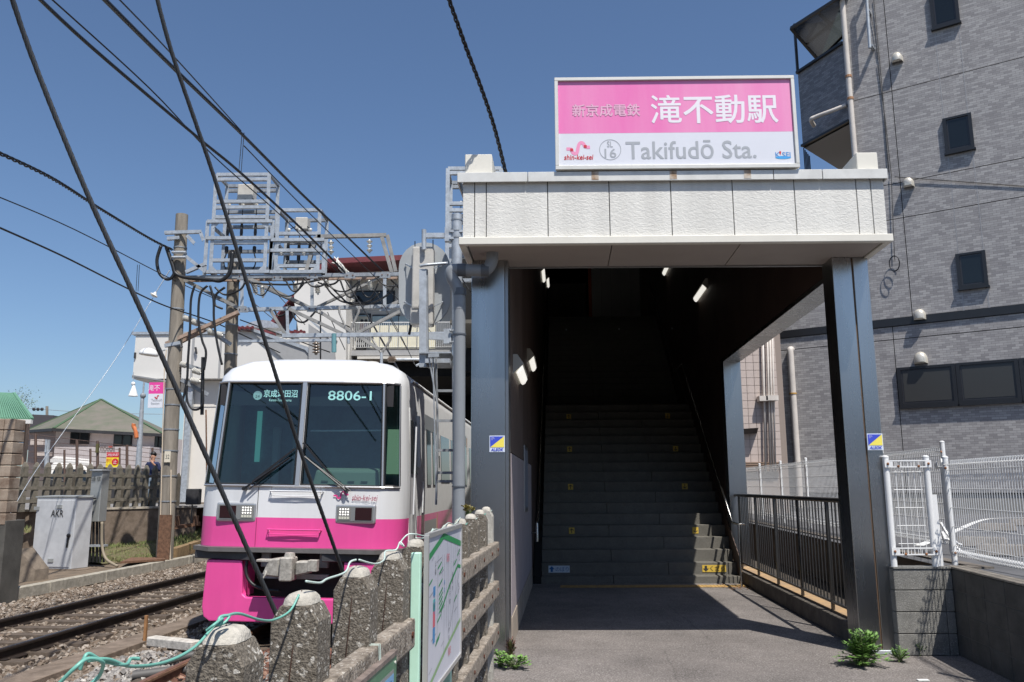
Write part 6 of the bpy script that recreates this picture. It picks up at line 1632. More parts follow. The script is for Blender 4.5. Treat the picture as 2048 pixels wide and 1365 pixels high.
# ================================================================== GANTRY AND SWITCH FRAMES
gt = thing('catenary_gantry', P(640,560,YG), 'grey lattice steel gantry beam over the tracks between the concrete poles and the station', 'gantry')
M_gs = mat('gantry_steel', (0.23,0.225,0.215), .6, metal=.3, col2=(0.34,0.33,0.31), vscale=5); M_gr = mat('gantry_rust', (0.36,0.26,0.20), .75, var=.3, vscale=8)
def mem(t, a, b, Y, w=.09, m=None, Y2=None, nm='member'): return MB().angle(P(a[0],a[1],Y), P(b[0],b[1],Y2 or Y), w).build(nm, m or M_gs, t)
Y2 = YG + .7
for Y_ in (YG, Y2):
    dy_ = 0 if Y_ == YG else -1
    mem(gt, (372,556), (800,549), Y_, .10, M_galv2 if Y_==YG else M_under, nm='chord')
    mem(gt, (478,620), (802,613), Y_, .10, M_galv if Y_==YG else M_under, nm='chord')
    for x_ in (485,625,770): mem(gt, (x_,550), (x_,619), Y_, .09, M_galv)
    for (x0,y0,x1,y1) in ((368,560,482,619),(487,552,622,617),(765,552,632,615),(775,614,800,603)): mem(gt, (x0,y0), (x1,y1), Y_, .09, M_gs if Y_==YG else M_under)
mem(gt, (372,562),(795,556), YG+.35, .07, M_gr, nm='chord')
for x_ in (420,485,555,625,700,770): mem(gt, (x_,551),(x_+10,552), YG, .06, M_gs, Y2)
# rusty stay from the pole to the lower chord
mem(gt, (332,688),(478,624), YG-.1, .09, M_gr); mem(gt, (362,684),(478,626), YG+.1, .09, M_gr); mem(gt,(330,692),(362,686),YG-.15,.09,M_galv)
# second lower beam
Y3 = YG - 3.0
g2 = thing('catenary_gantry', P(640,680,Y3), 'lower grey steel cross beam with V shaped hangers above the train roof', 'gantry')
mem(g2, (565,672),(908,668), Y3, .09, M_galv, nm='chord'); mem(g2, (478,683),(668,681), Y3, .06, M_galv, nm='chord')
for (x0,y0,x1,y1) in ((578,618,694,672),(704,672,800,623),(540,619,575,676),(640,624,760,700)): mem(g2, (x0,y0),(x1,y1), Y3, .07, M_gs)
mem(g2, (575,622),(577,676), Y3, .07, M_galv)
for (x0,x1,xc,y0,y1) in ((678,718,697,614,672),(744,782,763,668,712)):
    MB().tube([P(x0,y0,Y3), P(x0+1,y0+12,Y3), P(xc-1,y1-6,Y3), P(xc,y1,Y3)], .03, 6).build('hanger', M_gs, g2); MB().tube([P(x1,y0,Y3), P(x1-1,y0+12,Y3), P(xc+1,y1-6,Y3), P(xc,y1,Y3)], .03, 6).build('hanger', M_gs, g2)
    MB().tube([P(xc,y1-6,Y3), P(xc,y1+16,Y3)], .035, 8).build('socket', M_galv, g2)
# trapezoid frame with insulators
tf = thing('insulator_frame', P(720,550,YG), 'trapezoid steel frame carrying two stacked disc insulators over the gantry', 'frame')
for a,b in (((612,546),(632,475)),((632,474),(773,471)),((775,471),(792,544)),((764,475),(784,546))): mem(tf, a, b, YG, .10, M_gs)
def disc_stack(t, px, y0, y1, Y, r=.09, n=3):
    a = P(px,y0,Y); b = P(px,y1,Y); d = a-b; pr = [(0,.02)]
    for k in range(n): x = d.length*(.08+.3*k); pr += [(x,.03),(x+.02,r*.6),(x+.06,r*(1.0-.12*(k%2))),(x+.08,r*.5),(x+.1,.025)]
    pr.append((d.length,.02)); MB().lathe(b, d, pr, 12).build('insulator', M_porc, t, smooth=True, auto=40)
disc_stack(tf, 662, 480, 510, YG); disc_stack(tf, 739, 478, 507, YG)
for k in range(14):
    a = 6.28*k/14; 
rr_ = random.Random(3)
jb = MB()
for k in range(9): jb.tube(catmull([P(668+rr_.uniform(-4,10),520+rr_.uniform(-6,8),YG), P(680+rr_.uniform(-8,8),533+rr_.uniform(-6,6),YG-.1), P(690+rr_.uniform(-5,8),545+rr_.uniform(-6,6),YG)],3), .018, 5)
jb.build('clamp_cluster', M_porc, tf)
# switch frames
def sframe(px0, px1, y0, y1, Y, D, label, levels, tall=None):
    t = thing('switch_frame', P((px0+px1)/2,y1,Y), label, 'switch frame', 'outdoor switch frames above the gantry')
    X0_ = P(px0,y1,Y).x; X1_ = P(px1,y1,Y).x; Z1 = P((px0+px1)/2,y0,Y).z; Z0 = P((px0+px1)/2,y1,Y).z
    for yy in (Y, Y+D):
        for xx in (X0_, X1_): 
            MB().angle(V(xx,yy,Z0), V(xx,yy,Z1), .10, up=(0,1,0)).build('upright', M_galv, t)
        for f_ in levels: z = Z0+(Z1-Z0)*f_; MB().angle(V(X0_,yy,z), V(X1_,yy,z), .09).build('cross_bar', M_galv if yy == Y else M_galv2, t)
    for xx in (X0_, X1_):
        for f_ in (0,.45,1.0): z = Z0+(Z1-Z0)*f_; MB().angle(V(xx,Y,z), V(xx,Y+D,z), .07).build('side_bar', M_galv2, t)
    for xx in (X0_-.16, X1_+.16):
        if tall: MB().angle(V(xx,Y,Z0-.1), V(xx,Y,Z0+(Z1-Z0)*.52), .10, up=(0,1,0)).build('upright', M_galv, t)
    if tall:
        for f_ in (.0,.34,.51): z = Z0+(Z1-Z0)*f_; MB().angle(V(X0_-.16,Y-.05,z), V(X1_+.16,Y-.05,z), .09).build('cross_bar', M_galv, t)
        for sx, xx in ((1,X0_),(-1,X1_)):
            for f_, s_ in ((.0,1),(.51,-1)):
                z = Z0+(Z1-Z0)*f_; MB().prism([(xx,Y-.06,z),(xx+sx*.22,Y-.06,z),(xx,Y-.06,z+s_*.22)], (0,.012,0)).build('gusset', M_galv, t)
    w = X1_-X0_; xm = (X0_+X1_)/2; H = Z1-Z0
    MB().box((xm-w*.16,Y+D*.3,Z1-H*.26),(xm+w*.14,Y+D*.7,Z1-H*.06)).build('gear_box', M_box, t, bevel=.02)
    for k in (-1,0,1):
        x = xm + k*w*.26
        MB().ball(V(x,Y+.1,Z0+H*.70), .05, 8).build('bushing', M_porc, t)
        MB().tube([V(xm+k*w*.1,Y+D*.4,Z1-H*.18), V(x,Y+.1,Z0+H*.70), V(x,Y+.1,Z0+H*.50)], .014, 5).build('lead', M_black, t)
        MB().lathe(V(x,Y+.1,Z0+H*.32),(0,0,1),[(0,.03),(.02,.055),(H*.05,.055),(H*.06,.035),(H*.09,.045),(H*.20,.03)],10).build('fuse_body', M_under, t, smooth=True, auto=40)
        MB().lathe(V(x,Y+.1,Z0+H*.21),(0,0,1),[(0,.05),(.16,.05),(.18,.03)],10).build('fuse_foot', M_black, t)
        MB().tube(catmull([V(x,Y+.1,Z0+H*.2), V(x+.04*k,Y+.1,Z0+H*.08), V(xm+k*.1,Y+.1,Z0-.3)],5), .018, 6).build('lead', M_black, t, smooth=True)
    return t
sframe(422, 530, 350, 545, YG, .9, 'tall galvanised frame of fuses and cables standing left on the gantry', (.12,.30,.56,.66,.72,.95,1.0), True)
sframe(552, 636, 421, 545, YG, .9, 'shorter galvanised frame with white capped fuses beside the tall one', (.1,.30,.50,.62,1.0), True)
sframe(894, 1003, 338, 560, YG-2, 1.0, 'galvanised frame rising behind the left end of the canopy roof', (.08,.3,.62,.68,.96,1.0), False)
for x_ in (563,584,608): 
    disc_stack(gt, x_, 498, 512, YG-.05, .06, 2)
# bracket on pole 1
pb_ = thing('pole_bracket', P(360,470,YG), 'steel channel brackets joining the top of the first concrete pole to the tall frame', 'bracket')
for a,b in (((330,466),(404,464)),((402,466),(408,482)),((335,478),(360,476)),((375,472),(390,488)),((368,510),(412,545)),((372,545),(412,528))): mem(pb_, a, b, YG-.2, .09, M_galv)
for y_ in (505,515): MB().tube([P(344,y_,YG-.3), P(372,y_,YG-.3)], .04, 8).build('strap', M_galv, pb_)
disc = thing('guy_insulator', P(308,592,YG-.4), 'small disc insulator on the thin stay wire left of the first concrete pole', 'insulator')
MB().lathe(P(307,592,YG-.4), (.6,0,1), [(-.03,.03),(0,.10),(.03,.11),(.06,.05),(.12,.02)],14).build('disc', M_porc, disc, smooth=True, auto=40); MB().tube([P(310,588,YG-.4), P(340,540,YG-.2)], .012,5).build('rod', M_galv, disc)

# hanging cables around the gantry
def cable(pts, r, label, m=None, k=6, n=6, group=None, cat='cable', name='cable'):
    o = MB().tube(catmull([P(*p) for p in pts], k), r, n).build(name, m or M_black, smooth=True)
    return tag(o, label, cat, group)
Yc = YG-.25
cable([(322,492,Yc),(314,520,Yc),(318,545,Yc),(330,558,Yc),(342,557,Yc),(350,545,Yc)], .045, 'black cable looping on the left side of the first concrete pole')
cable([(333,495,Yc),(345,530,Yc),(352,548,Yc),(375,556,Yc),(420,560,Yc),(440,562,Yc),(455,552,Yc),(462,535,Yc),(465,505,Yc)], .055, 'thick black cable sagging from the pole along the beam to the second pole')
for k, (x0,y0,pts, lb) in enumerate(((0,0,[(390,570,Yc),(382,600,Yc),(380,660,Yc),(376,720,Yc),(374,760,Yc),(366,800,Yc)],'left black drop cable below the beam'),
    (0,0,[(415,572,Yc),(400,590,Yc),(397,640,Yc),(404,680,Yc),(412,705,Yc),(408,740,Yc)],'second black drop cable below the beam, bending at the insulators'),
    (0,0,[(420,572,Yc),(427,600,Yc),(428,640,Yc),(435,690,Yc),(444,730,Yc)],'third black drop cable below the beam'),
    (0,0,[(450,575,Yc),(432,590,Yc),(430,610,Yc),(445,618,Yc)],'short black cable curl below the beam by the second pole'),
    (0,0,[(374,770,Yc),(374,800,Yc),(384,818,Yc),(398,818,Yc),(406,805,Yc),(405,780,Yc)],'U shaped black cable loop left of the train cab'))):
    cable(pts, .032, lb)
for pts, lb in (([(430,575,Yc),(450,590,Yc),(480,580,Yc),(490,565,Yc)],'black cable slung under the beam by the second pole'),
    ([(500,566,Yc),(540,569,Yc),(590,569,Yc),(640,560,Yc)],'black cable hanging just below the beam'),
    ([(583,621,Yc),(592,640,Yc),(610,644,Yc),(632,622,Yc)],'black cable loop under the lower chord'),
    ([(648,566,Yc),(665,590,Yc),(690,605,Yc),(735,604,Yc),(760,585,Yc)],'long black cable swag between gantry uprights'),
    ([(660,572,Yc),(678,590,Yc),(700,608,Yc),(740,608,Yc),(775,590,Yc),(790,570,Yc)],'lower black cable swag under the gantry'),
    ([(636,565,Yc),(650,570,Yc),(668,568,Yc),(678,560,Yc)],'short black cable swag by the trapezoid frame'),
    ([(549,620,Yc),(556,632,Yc),(570,628,Yc),(580,612,Yc)],'thick dark cable behind the first gantry upright')): cable(pts, .028, lb)
cable([(641,620,Yc),(641,720,Yc)], .022, 'thin upright black rod in front of the station roofs')
cable([(412,820,YG-.3),(414,1005,YG-.3)], .02, 'thin rusty rod beside the train left flank', M_rust)
# overhead and guy wires (px, py, Y)
def wire(pts, r, label, m=None, n=6, twist=False, group=None, k=6):
    P_ = catmull([P(*p) for p in pts], k)
    for e in (0, -1):          # carry a wire that leaves the view on along its own line
        if pts[e][1] < 0 or pts[e][0] < 0:
            d = (P_[e] - P_[1 if e == 0 else -2]).normalized(); q = P_[e] + d*(14 if P_[e].y > 4 else 7)
            P_.insert(0, q) if e == 0 else P_.append(q)
    if not twist: o = MB().tube(P_, r, n).build('wire', m or M_black, smooth=True); return tag(o, label, 'wire', group)
    # stranded wire rope: several strands laid in a helix
    L_ = [0]; 
    for i in range(1, len(P_)): L_.append(L_[-1] + (P_[i]-P_[i-1]).length)
    pitch, ns = twist; mb = MB(); steps = int(L_[-1]/pitch*10)
    def at(s):
        i = max(1, next((j for j, v in enumerate(L_) if v >= s), len(L_)-1)); f_ = (s-L_[i-1])/max(1e-6, L_[i]-L_[i-1]); return P_[i-1].lerp(P_[i], f_), (P_[i]-P_[i-1]).normalized()
    sam = [at(L_[-1]*q/steps) for q in range(steps+1)]
    for a in range(ns):
        pts2 = []
        for q, (c, d) in enumerate(sam):
            x = d.cross(V(0,1,.1)).normalized(); y = d.cross(x); an = 2*math.pi*(a/ns + L_[-1]*q/steps/pitch)
            pts2.append(c + (x*math.cos(an)+y*math.sin(an))*r*.62)
        mb.tube(pts2, r*.42, 5, caps=True)
    o = mb.build('wire', m or M_black, smooth=True); return tag(o, label, 'wire', group)
M_rope = mat('wire_rope', (0.05,0.052,0.055), .38, metal=.3)
G_ = 'overhead wires'
wire([(12,-40,2.45),(70,130,2.55),(180,400,2.68),(300,660,2.8),(420,930,2.95),(560,1245,3.15)], .0088, 'thick stranded steel guy rope nearest the camera, slanting in front of the left headlight', M_rope, twist=(.16,6))
wire([(305,-40,3.0),(345,110,3.1),(430,360,3.3),(520,650,3.5),(600,900,3.75),(688,1150,4.1)], .0088, 'thick stranded steel guy rope crossing the middle of the train windscreen', M_rope, twist=(.15,6))
wire([(888,-30,6.6),(905,20,6.8),(930,90,7.1),(960,170,7.4),(990,260,7.8),(1014,358,8.2)], .022, 'black spiral wrapped cable dropping to the left end of the canopy roof', M_black, twist=(.22,3))
MB_ = MB().tube(catmull([P(1014,358,8.2), S((.02,-.12,ZT+.03)), S((.2,-.05,ZT+.02)), S((.1,.08,ZT+.02))],6), .02, 6).build('cable', M_black, smooth=True); tag(MB_, 'black cable coiled flat on the canopy roof beside the left parapet block', 'cable')
wire([(40,-40,9),(180,92,11),(395,275,14.5),(480,345,16),(600,455,19),(690,545,22)], .028, 'thick black overhead wire running down to the insulator frame from the upper left', None, group=None)
wire([(60,-40,10),(300,178,13),(430,315,16),(560,430,19),(680,548,22.5)], .013, 'thin black overhead wire just right of the thick one', None)
wire([(170,-40,7.0),(330,120,9.2),(480,265,12),(600,385,15.5),(690,470,19),(770,548,23),(850,630,28)], .026, 'thick black overhead wire passing left of the second disc insulator', None)
wire([(200,-40,7.0),(340,105,9),(482,262,12)], .009, 'thin overhead wire meeting the thick one above the tall frame', None)
wire([(488,292,12.2),(620,428,15.5),(795,598,22),(870,672,27)], .010, 'thin overhead wire running on below the thick one', None)
for x_, y0, y1, Y_, lb in ((480,268,340,12.1,'left fine hanger wire of the pair above the tall frame'),(484,266,350,12.1,'right fine hanger wire of the pair above the tall frame')): wire([(x_+4,y0,Y_),(x_-2,y1,Y_+3)], .006, lb, None, group='fine hanger wires')
wire([(-30,294,12),(100,355,14),(200,418,17),(300,478,21),(345,500,22)], .036, 'thick black bundled cable rising to the top of the first concrete pole', M_black, twist=(.5,3))
wire([(-30,383,14),(150,460,17),(350,562,22),(470,615,25)], .012, 'thin grey overhead wire crossing behind the first concrete pole', None)
wire([(-30,443,13),(120,510,15.5),(240,570,18.5),(330,612,21),(440,650,24),(560,706,28)], .018, 'black contact wire running low across the left sky', None)
for x_, lb in ((275,'left fine hanger wire of the pair in the left sky'),(279,'right fine hanger wire of the pair in the left sky')): wire([(x_,530,18.2),(x_-3,583,18.9)], .006, lb, None, group='fine hanger wires')
wire([(306,596,YG-.4),(230,720,21),(130,860,19.5),(60,960,18),(-20,1100,16.5)], .008, 'thin pale stay wire slanting down past the tiled roof to the left', M_galv)
wire([(690,560,22),(740,640,21),(800,745,19)], .022, 'black wire slanting down behind the train roof', None); wire([(745,575,22),(790,650,20),(830,730,18)], .010, 'thin black wire behind the train roof', None)
for a, b, lb in (((488,560),(700,655),'dark diagonal wire behind the gantry, upper one'),((480,640),(660,705),'dark diagonal wire above the train roof, lower one')): wire([(a[0],a[1],25),(b[0],b[1],25)], .02, lb)
q = P(787,718,14.5)
ti = thing('line_insulator', q, 'brown ribbed insulator on a thin rod above the train roof', 'insulator'); insul(ti, P(775,719,14.5), P(793,719,14.5), .06, 6, M_porcb); MB().tube(catmull([P(793,719,14.5),P(838,719,14.5),P(845,724,14.5),P(832,732,14.5)],4), .02, 6).build('rod', M_galv, ti)
ti = thing('line_insulator', P(668,700,15), 'tall teal glass insulator above the train roof', 'insulator'); MB().tube([P(668,668,15),P(668,705,15)], .045, 10).build('glass', mat('teal_glass',(0.12,0.25,0.27),.15), ti, smooth=True, auto=40)
ti = thing('line_insulator', P(632,710,Y3), 'dark hanging insulator string left of the teal one', 'insulator'); insul(ti, P(632,710,Y3), P(632,680,Y3), .09, 4, M_porcb)

# ================================================================== STATION BUILDINGS BEHIND
M_sw = mat('station_wall', (0.62,0.59,0.53), .7, var=.05, vscale=.8); M_sg = mat('station_grey', (0.33,0.33,0.33), .7, var=.06); M_cr = mat('cream_panel', (0.70,0.65,0.48), .6, var=.05)
M_swb = mat('station_white', (0.66,0.64,0.60), .65, var=.04, vscale=.6)
YO = 35.0
sbd = thing('station_building', P(720,720,YO), 'cream station building with dark red eaves spanning the tracks behind the gantry', 'building')
def sbx(nm, m, x0,y0,x1,y1, d0=0, d1=.3, parent=None, Y=YO):
    a = P(x0,y1,Y); b = P(x1,y0,Y); return MB().box((a.x,Y-d1,a.z),(b.x,Y-d0,b.z)).build(nm, m, parent or sbd)
a = P(590,720,YO); b = P(990,524,YO)
MB().box((a.x,YO,a.z),(b.x+4,YO+8,b.z)).build('wall', M_sw, sbd)
for x_ in (628,665,700): sbx('wall_joint', M_sg, x_,530,x_+.8,716,.0,.01)
# big eave, red edge
ea = P(645,518,YO-2.2); eb = P(1010,500,YO-2.2)
MB().hexa([(ea.x,YO-2.2,ea.z-.22),(eb.x,YO-2.2,eb.z-.22),(eb.x,YO+2,eb.z+.1),(ea.x,YO+2,ea.z+.1),(ea.x,YO-2.2,ea.z+.0),(eb.x,YO-2.2,eb.z),(eb.x,YO+2,eb.z+.35),(ea.x,YO+2,ea.z+.35)]).build('eave', mat('maroon_roof',(0.17,0.035,0.04),.5,var=.15), sbd)
MB().prism([P(648,517,YO-1.6),P(662,519,YO-1.6),P(566,615,YO-1.6),P(540,660,YO-1.6),P(533,652,YO-1.6)], (0,1.8,0)).build('gable_edge', MATS['maroon_roof'], sbd)
for x0,y0,x1,y1 in ((700,582,790,612),(702,628,742,668),(744,630,800,668)): 
    w = sbx('window', M_under, x0,y0,x1,y1,.0,.06); sbx('pane', M_wdark if y0<600 else mat('pale_pane',(0.30,0.42,0.46),.2), x0+3,y0+3,x1-3,y1-3,.062,.08, w)
ps = sbx('poster', mat('poster_cream',(0.70,0.64,0.50),.6), 704,634,738,668,.081,.09)
for cx_, m_ in ((724,mat('poster_rose',(0.35,0.12,0.14),.6)),(732,mat('poster_lilac',(0.45,0.40,0.50),.6))): 
    MB().lathe(P(cx_,664,YO-.095),(0,0,1),[(0,.10),(.3,.07),(.36,.03)],10).build('poster_figure', m_, ps) if False else poly(m_, ps, 'poster_print', P(cx_,652,YO-.0905), [(-.11,-.3),(.11,-.3),(.08,.08),(.0,.14),(-.08,.08)], right=V(1,0,0)); disc_ = None
    poly(M_under, ps, 'poster_print', P(cx_,642,YO-.0905), [(.07*math.cos(2*math.pi*k/10),.07*math.sin(2*math.pi*k/10)) for k in range(10)], right=V(1,0,0))
for x0,x1 in ((798,830),(745,765)): sbx('pale_poster', mat('poster_sky',(0.50,0.62,0.62),.6), x0,634,x1,664,.085,.10)
# balcony
sbx('balcony_floor', M_sg, 560,712,990,724,-.2,1.6); sbx('canopy_fascia', M_sw, 730,725,990,731,-.2,1.8)
for k in range(13):
    x0 = 752 + k*18
    if k in (0,1,2,3,4,5,6): sbx('balcony_panel', M_cr, x0,664,x0+17,708,1.40,1.44)
sbx('balcony_rail', M_white_paint, 672,657,920,659.5,1.38,1.46); sbx('balcony_rail', M_white_paint, 672,705,920,706.5,1.38,1.46)
bb = sbx('railing_bar', M_white_paint, 674,658,675,706,1.40,1.45)
for k in range(1,62):
    if not (19 < k < 31+14 and False): copy_part(bb, (k*.0855,0,0))
for x0, x1, m_ in ((705,722,M_porc),(722,738,M_under)):
    ac = sbx('air_conditioner', m_, x0,676 if m_ is M_porc else 690,x1,708,.6,1.1)
    for k in range(4): sbx('grille', M_sg, x0+1+k*4,680 if m_ is M_porc else 694,x0+3+k*4,700,1.101,1.12, ac)
for k in range(3): sbx('stacked_box', M_porc, 680,686+k*7,692,692+k*7,.7,1.2)
# dark underside, sloping stair wings
sbx('under_shade', M_dark, 815,731,1010,980,-8,-6.5); sbx('under_shade', M_dark, 700,731,1010,760,-6,1.0)  # black boxes put in for the shade below the overpass
for x0,y0,x1,y1,yb,m_ in ((480,660,600,700,745,M_sg),(600,640,660,690,745,M_sw)): pass
wing = thing('station_stair_wing', P(560,720,31), 'low white sloping stair wing with grey shaded side in front of the station building', 'building')
def wpoly(nm, m, pts, Y, th=.4, parent=None): return MB().prism([P(x,y,Y) for x,y in pts], (0,th,0)).build(nm, m, parent or wing)
wpoly('wall', M_swb, [(474,665),(500,660),(575,700),(612,745),(474,745)], 31, 3)
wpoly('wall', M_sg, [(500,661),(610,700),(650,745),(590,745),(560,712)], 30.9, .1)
wpoly('wall', M_swb, [(588,600),(590,560),(692,560),(692,745),(616,745),(600,690)], 32.5, 2)
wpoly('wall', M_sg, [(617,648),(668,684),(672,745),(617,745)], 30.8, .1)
wpoly('roof_edge', M_galv, [(480,655),(500,655),(615,694),(655,745),(648,745),(610,700),(500,661),(480,661)], 30.85, .3)
wpoly('roof_edge', M_galv, [(617,640),(622,640),(672,680),(670,686)], 30.75, .3)
for k in range(7): MB().tube([P(475+k*5,655+((k%2)*2),30.7), P(475+k*5,655+((k%2)*2),31.8)], .06, 8).build('ridge_tile', mat('red_tile',(0.18,0.04,0.045),.6,var=.2), wing)
for k in range(6): MB().tube([P(578+k*6,663+((k%2)*2),30.7), P(578+k*6,663+((k%2)*2),31.8)], .07, 8).build('ridge_tile', MATS['red_tile'], wing)
wpoly('tile_course', MATS['red_tile'], [(470,652),(545,662),(545,668),(470,660)], 30.9, .5)
wpoly('dome_roof', M_galv, [(486,655),(500,645),(520,640),(540,642),(556,650),(560,656)], 31.5, .8)

hall = thing('white_hall', P(400,1040,33), 'plain white panelled building with an overhanging upper box behind the concrete poles', 'building')
Yh = 33.0
def hbx(nm, m, x0,y0,x1,y1,d0,d1,parent=None): a = P(x0,y1,Yh); b = P(x1,y0,Yh); return MB().box((a.x,Yh+d0,a.z),(b.x,Yh+d1,b.z)).build(nm, m, parent or hall)
hbx('upper_wall', M_swb, 265,669,700,758,0,5); hbx('parapet', M_galv, 264,663,640,670,-.06,5.1)
ub = MB().prism([P(264,753,Yh),P(345,766,Yh-.8),P(345,766,Yh+3)+V(0,0,0),P(264,757,Yh+3)], (0,0,.06)).build('soffit', M_sg, hall)
wm = hbx('lower_wall', mat('hall_wall',(0.70,0.66,0.60),.7,var=.04,vscale=.5), 345,758,520,1030,.5,5); 
for x_ in (360,385,440,470): hbx('wall_joint', M_sg, x_,670,x_+.7,758,-.012,-.002)
hbx('wall_joint', M_sg, 345,811,470,812.3,.48,.498); hbx('plinth', M_brownconc, 345,1005,520,1070,.3,.6)
hbx('downpipe', M_galv, 366,725,373,1005,.25,.45); MB().tube(catmull([P(370,735,Yh+.3),P(370,718,Yh+.3),P(376,712,Yh+.2),P(378,735,Yh+.2)],5), .08,8).build('vent_pipe', M_porc, hall, smooth=True)
MB().bar(P(391,695,Yh-.1), P(393,708,Yh-.1), .06,.08, up=(0,1,0)).build('door_closer', M_under, hall); hbx('hinge', M_under, 269,706,273,717,-.08,-.01); 
sgn = thing('platform_sign', P(300,815,32), 'pink and white station name sign hanging under the overhanging box, partly hidden by the pole', 'sign')
a = P(295,816,31.5); b = P(328,765,31.5); ym_ = P(300,788,31.5).z
MB().box((a.x,31.5,a.z),(b.x,31.62,ym_)).build('white_panel', M_wf, sgn); MB().box((a.x,31.5,ym_+.001),(b.x,31.62,b.z)).build('pink_panel', mat('sign_pink',(0.75,0.06,0.32),.4), sgn)
text('滝不', M_wl, sgn, 'lettering', P(308,776,31.497), (1,0,0), ZV, w=.45, h=.24); text('Takifudō\nStation', M_greytext, sgn, 'lettering', P(313,804,31.497), (1,0,0), ZV, w=.42, h=.22, bold=.02)
emblem(lambda a_, b_: P(309+8*a_, 795-4*b_, 31.495), .03, M_red, sgn, V(0,-1,0)) if False else ribbon([P(309,795,31.49),P(311,795,31.49),P(312,797,31.49),P(314,797,31.49),P(315,792,31.49),P(318,792,31.49)], .035, M_red, sgn, 'wave_emblem', V(0,-1,0))
# green glimpses at the train's left: dark lineside box
lb_ = thing('lineside_box', P(380,1060,25), 'dark lineside junction box on a rusty rail stand between the pole and the train', 'box')
A = P(370,1010,25); B = P(397,978,25); MB().box((A.x,25,A.z),(B.x,25.3,B.z)).build('box', M_under, lb_, bevel=.02); MB().box(tuple(P(380,1055,25)), tuple(P(386,1010,25.1))).build('stand', M_under, lb_)
MB().bar(P(345,1056,24.5), P(400,1048,25), .12,.10).build('rail', M_rust, lb_); 
for x_ in (355,392): MB().box(tuple(P(x_-6,1052,24.6)), tuple(P(x_+6,1032,24.9))).build('bracket', M_rust, lb_)
tag(MB().bar(P(346,1108,22.8), P(400,1090,24.6), .2,.28).build('old_rail', mat('old_rail_rust',(0.24,0.16,0.08),.8,var=.3)), 'old rusty rail lying beside the track behind the concrete pole', 'rail')

# ================================================================== HOUSES FAR LEFT
M_rt = mat('green_shingle', (0.115,0.125,0.085), .85, col2=(0.17,0.15,0.125), vscale=1.2, bump=.6, bscale=9)
YHs = 48.0
hs = thing('hip_roof_house', P(190,930,YHs), 'cream two storey house with a faded green hipped roof beyond the fences', 'house')
ap = P(202,799,YHs+3); e0 = P(54,861,YHs+2); e1 = P(108,857,YHs-3); e2 = P(326,868,YHs-3); e3 = P(340,864,YHs+7)
mb = MB(); top1 = ap; mb.face([e1,e2,top1]); mb.face([e0,e1,top1]); mb.face([e2,e3,top1]); mb.build('roof', M_rt, hs)
for p_, q_ in ((e1,top1),(e2,top1),(e0,top1)): MB().bar(p_+V(0,0,.0), q_+V(0,0,.0), .16,.08).build('ridge_cap', mat('ridge_green',(0.07,0.12,0.06),.7), hs)
MB().bar(e1-V(0,0,.08), e2-V(0,0,.08), .18,.16).build('gutter', M_under, hs); MB().bar(e0-V(0,0,.08), e1-V(0,0,.08), .18,.16).build('gutter', M_under, hs)
w0 = P(112,862,YHs-2.4); w1 = P(324,874,YHs-2.4); zb__ = P(200,960,YHs-2.4).z
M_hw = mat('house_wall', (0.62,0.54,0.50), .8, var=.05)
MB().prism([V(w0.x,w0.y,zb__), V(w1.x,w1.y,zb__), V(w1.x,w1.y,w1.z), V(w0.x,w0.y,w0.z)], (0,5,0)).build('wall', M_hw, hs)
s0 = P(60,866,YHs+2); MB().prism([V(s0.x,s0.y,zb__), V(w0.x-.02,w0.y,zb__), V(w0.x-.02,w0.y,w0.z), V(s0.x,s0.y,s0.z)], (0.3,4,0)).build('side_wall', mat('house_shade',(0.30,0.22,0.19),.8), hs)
for x0,x1,y0,y1 in ((139,179,864,889),(226,264,868,893),(308,326,871,896)):
    f_ = MB().box(tuple(P(x0,y1,YHs-2.5)), tuple(P(x1,y0,YHs-2.5)+V(0,.08,0))).build('window', M_under, hs); MB().box(tuple(P(x0+2,y1-2,YHs-2.56)), tuple(P((x0+x1)/2-1,y0+2,YHs-2.56)+V(0,.04,0))).build('pane', M_wdark, f_); MB().box(tuple(P((x0+x1)/2+1,y1-2,YHs-2.56)), tuple(P(x1-2,y0+2,YHs-2.56)+V(0,.04,0))).build('pane', M_wdark, f_)
for x0,y0,x1,y1 in ((60,880,100,890),(70,905,105,912)): MB().box(tuple(P(x0,y1,YHs-3.2)), tuple(P(x1,y0,YHs-2.6))).build('balcony', M_hw, hs)
MB().box(tuple(P(105,938,YHs-4)), tuple(P(322,896,YHs-2.6)+V(0,.2,0))).build('balcony_wall', mat('house_wall2',(0.55,0.49,0.48),.8,var=.08), hs)
lp_ = thing('low_roof', P(150,925,40), 'low pale shed roof in front of the hip roofed house', 'roof'); MB().prism([P(100,925,40),P(185,934,40),P(180,925,43),P(110,918,43)], (0,0,.15)).build('roof', M_swb, lp_)
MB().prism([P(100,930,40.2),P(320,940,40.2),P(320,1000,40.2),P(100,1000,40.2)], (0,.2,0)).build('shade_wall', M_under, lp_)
hs2 = thing('green_roof_house', P(25,920,42), 'house with a bright green ribbed metal roof at the left edge', 'house')
M_gr = mat('green_metal_roof', (0.12,0.26,0.17), .5, var=.08)
ra, rb, rc, rd = P(-40,786,44), P(28,788,44), P(64,839,40.5), P(-60,836,40.5)
MB().prism([ra,rb,rc,rd], (0,0,-.15)).build('roof', M_gr, hs2)
for k in range(26):
    f_ = k/25; a_ = rd.lerp(rc,f_); b_ = ra.lerp(rb,f_); MB().bar(a_+V(0,0,.03), b_+V(0,0,.03), .06,.05).build('roof_rib', M_gr, hs2)
MB().bar(rb+V(0,0,.03), rc+V(0,0,.03), .14,.10).build('verge', M_gr, hs2); MB().bar(rc-V(0,0,.12), rd-V(0,0,.12), .2,.2).build('gutter', M_swb, hs2)
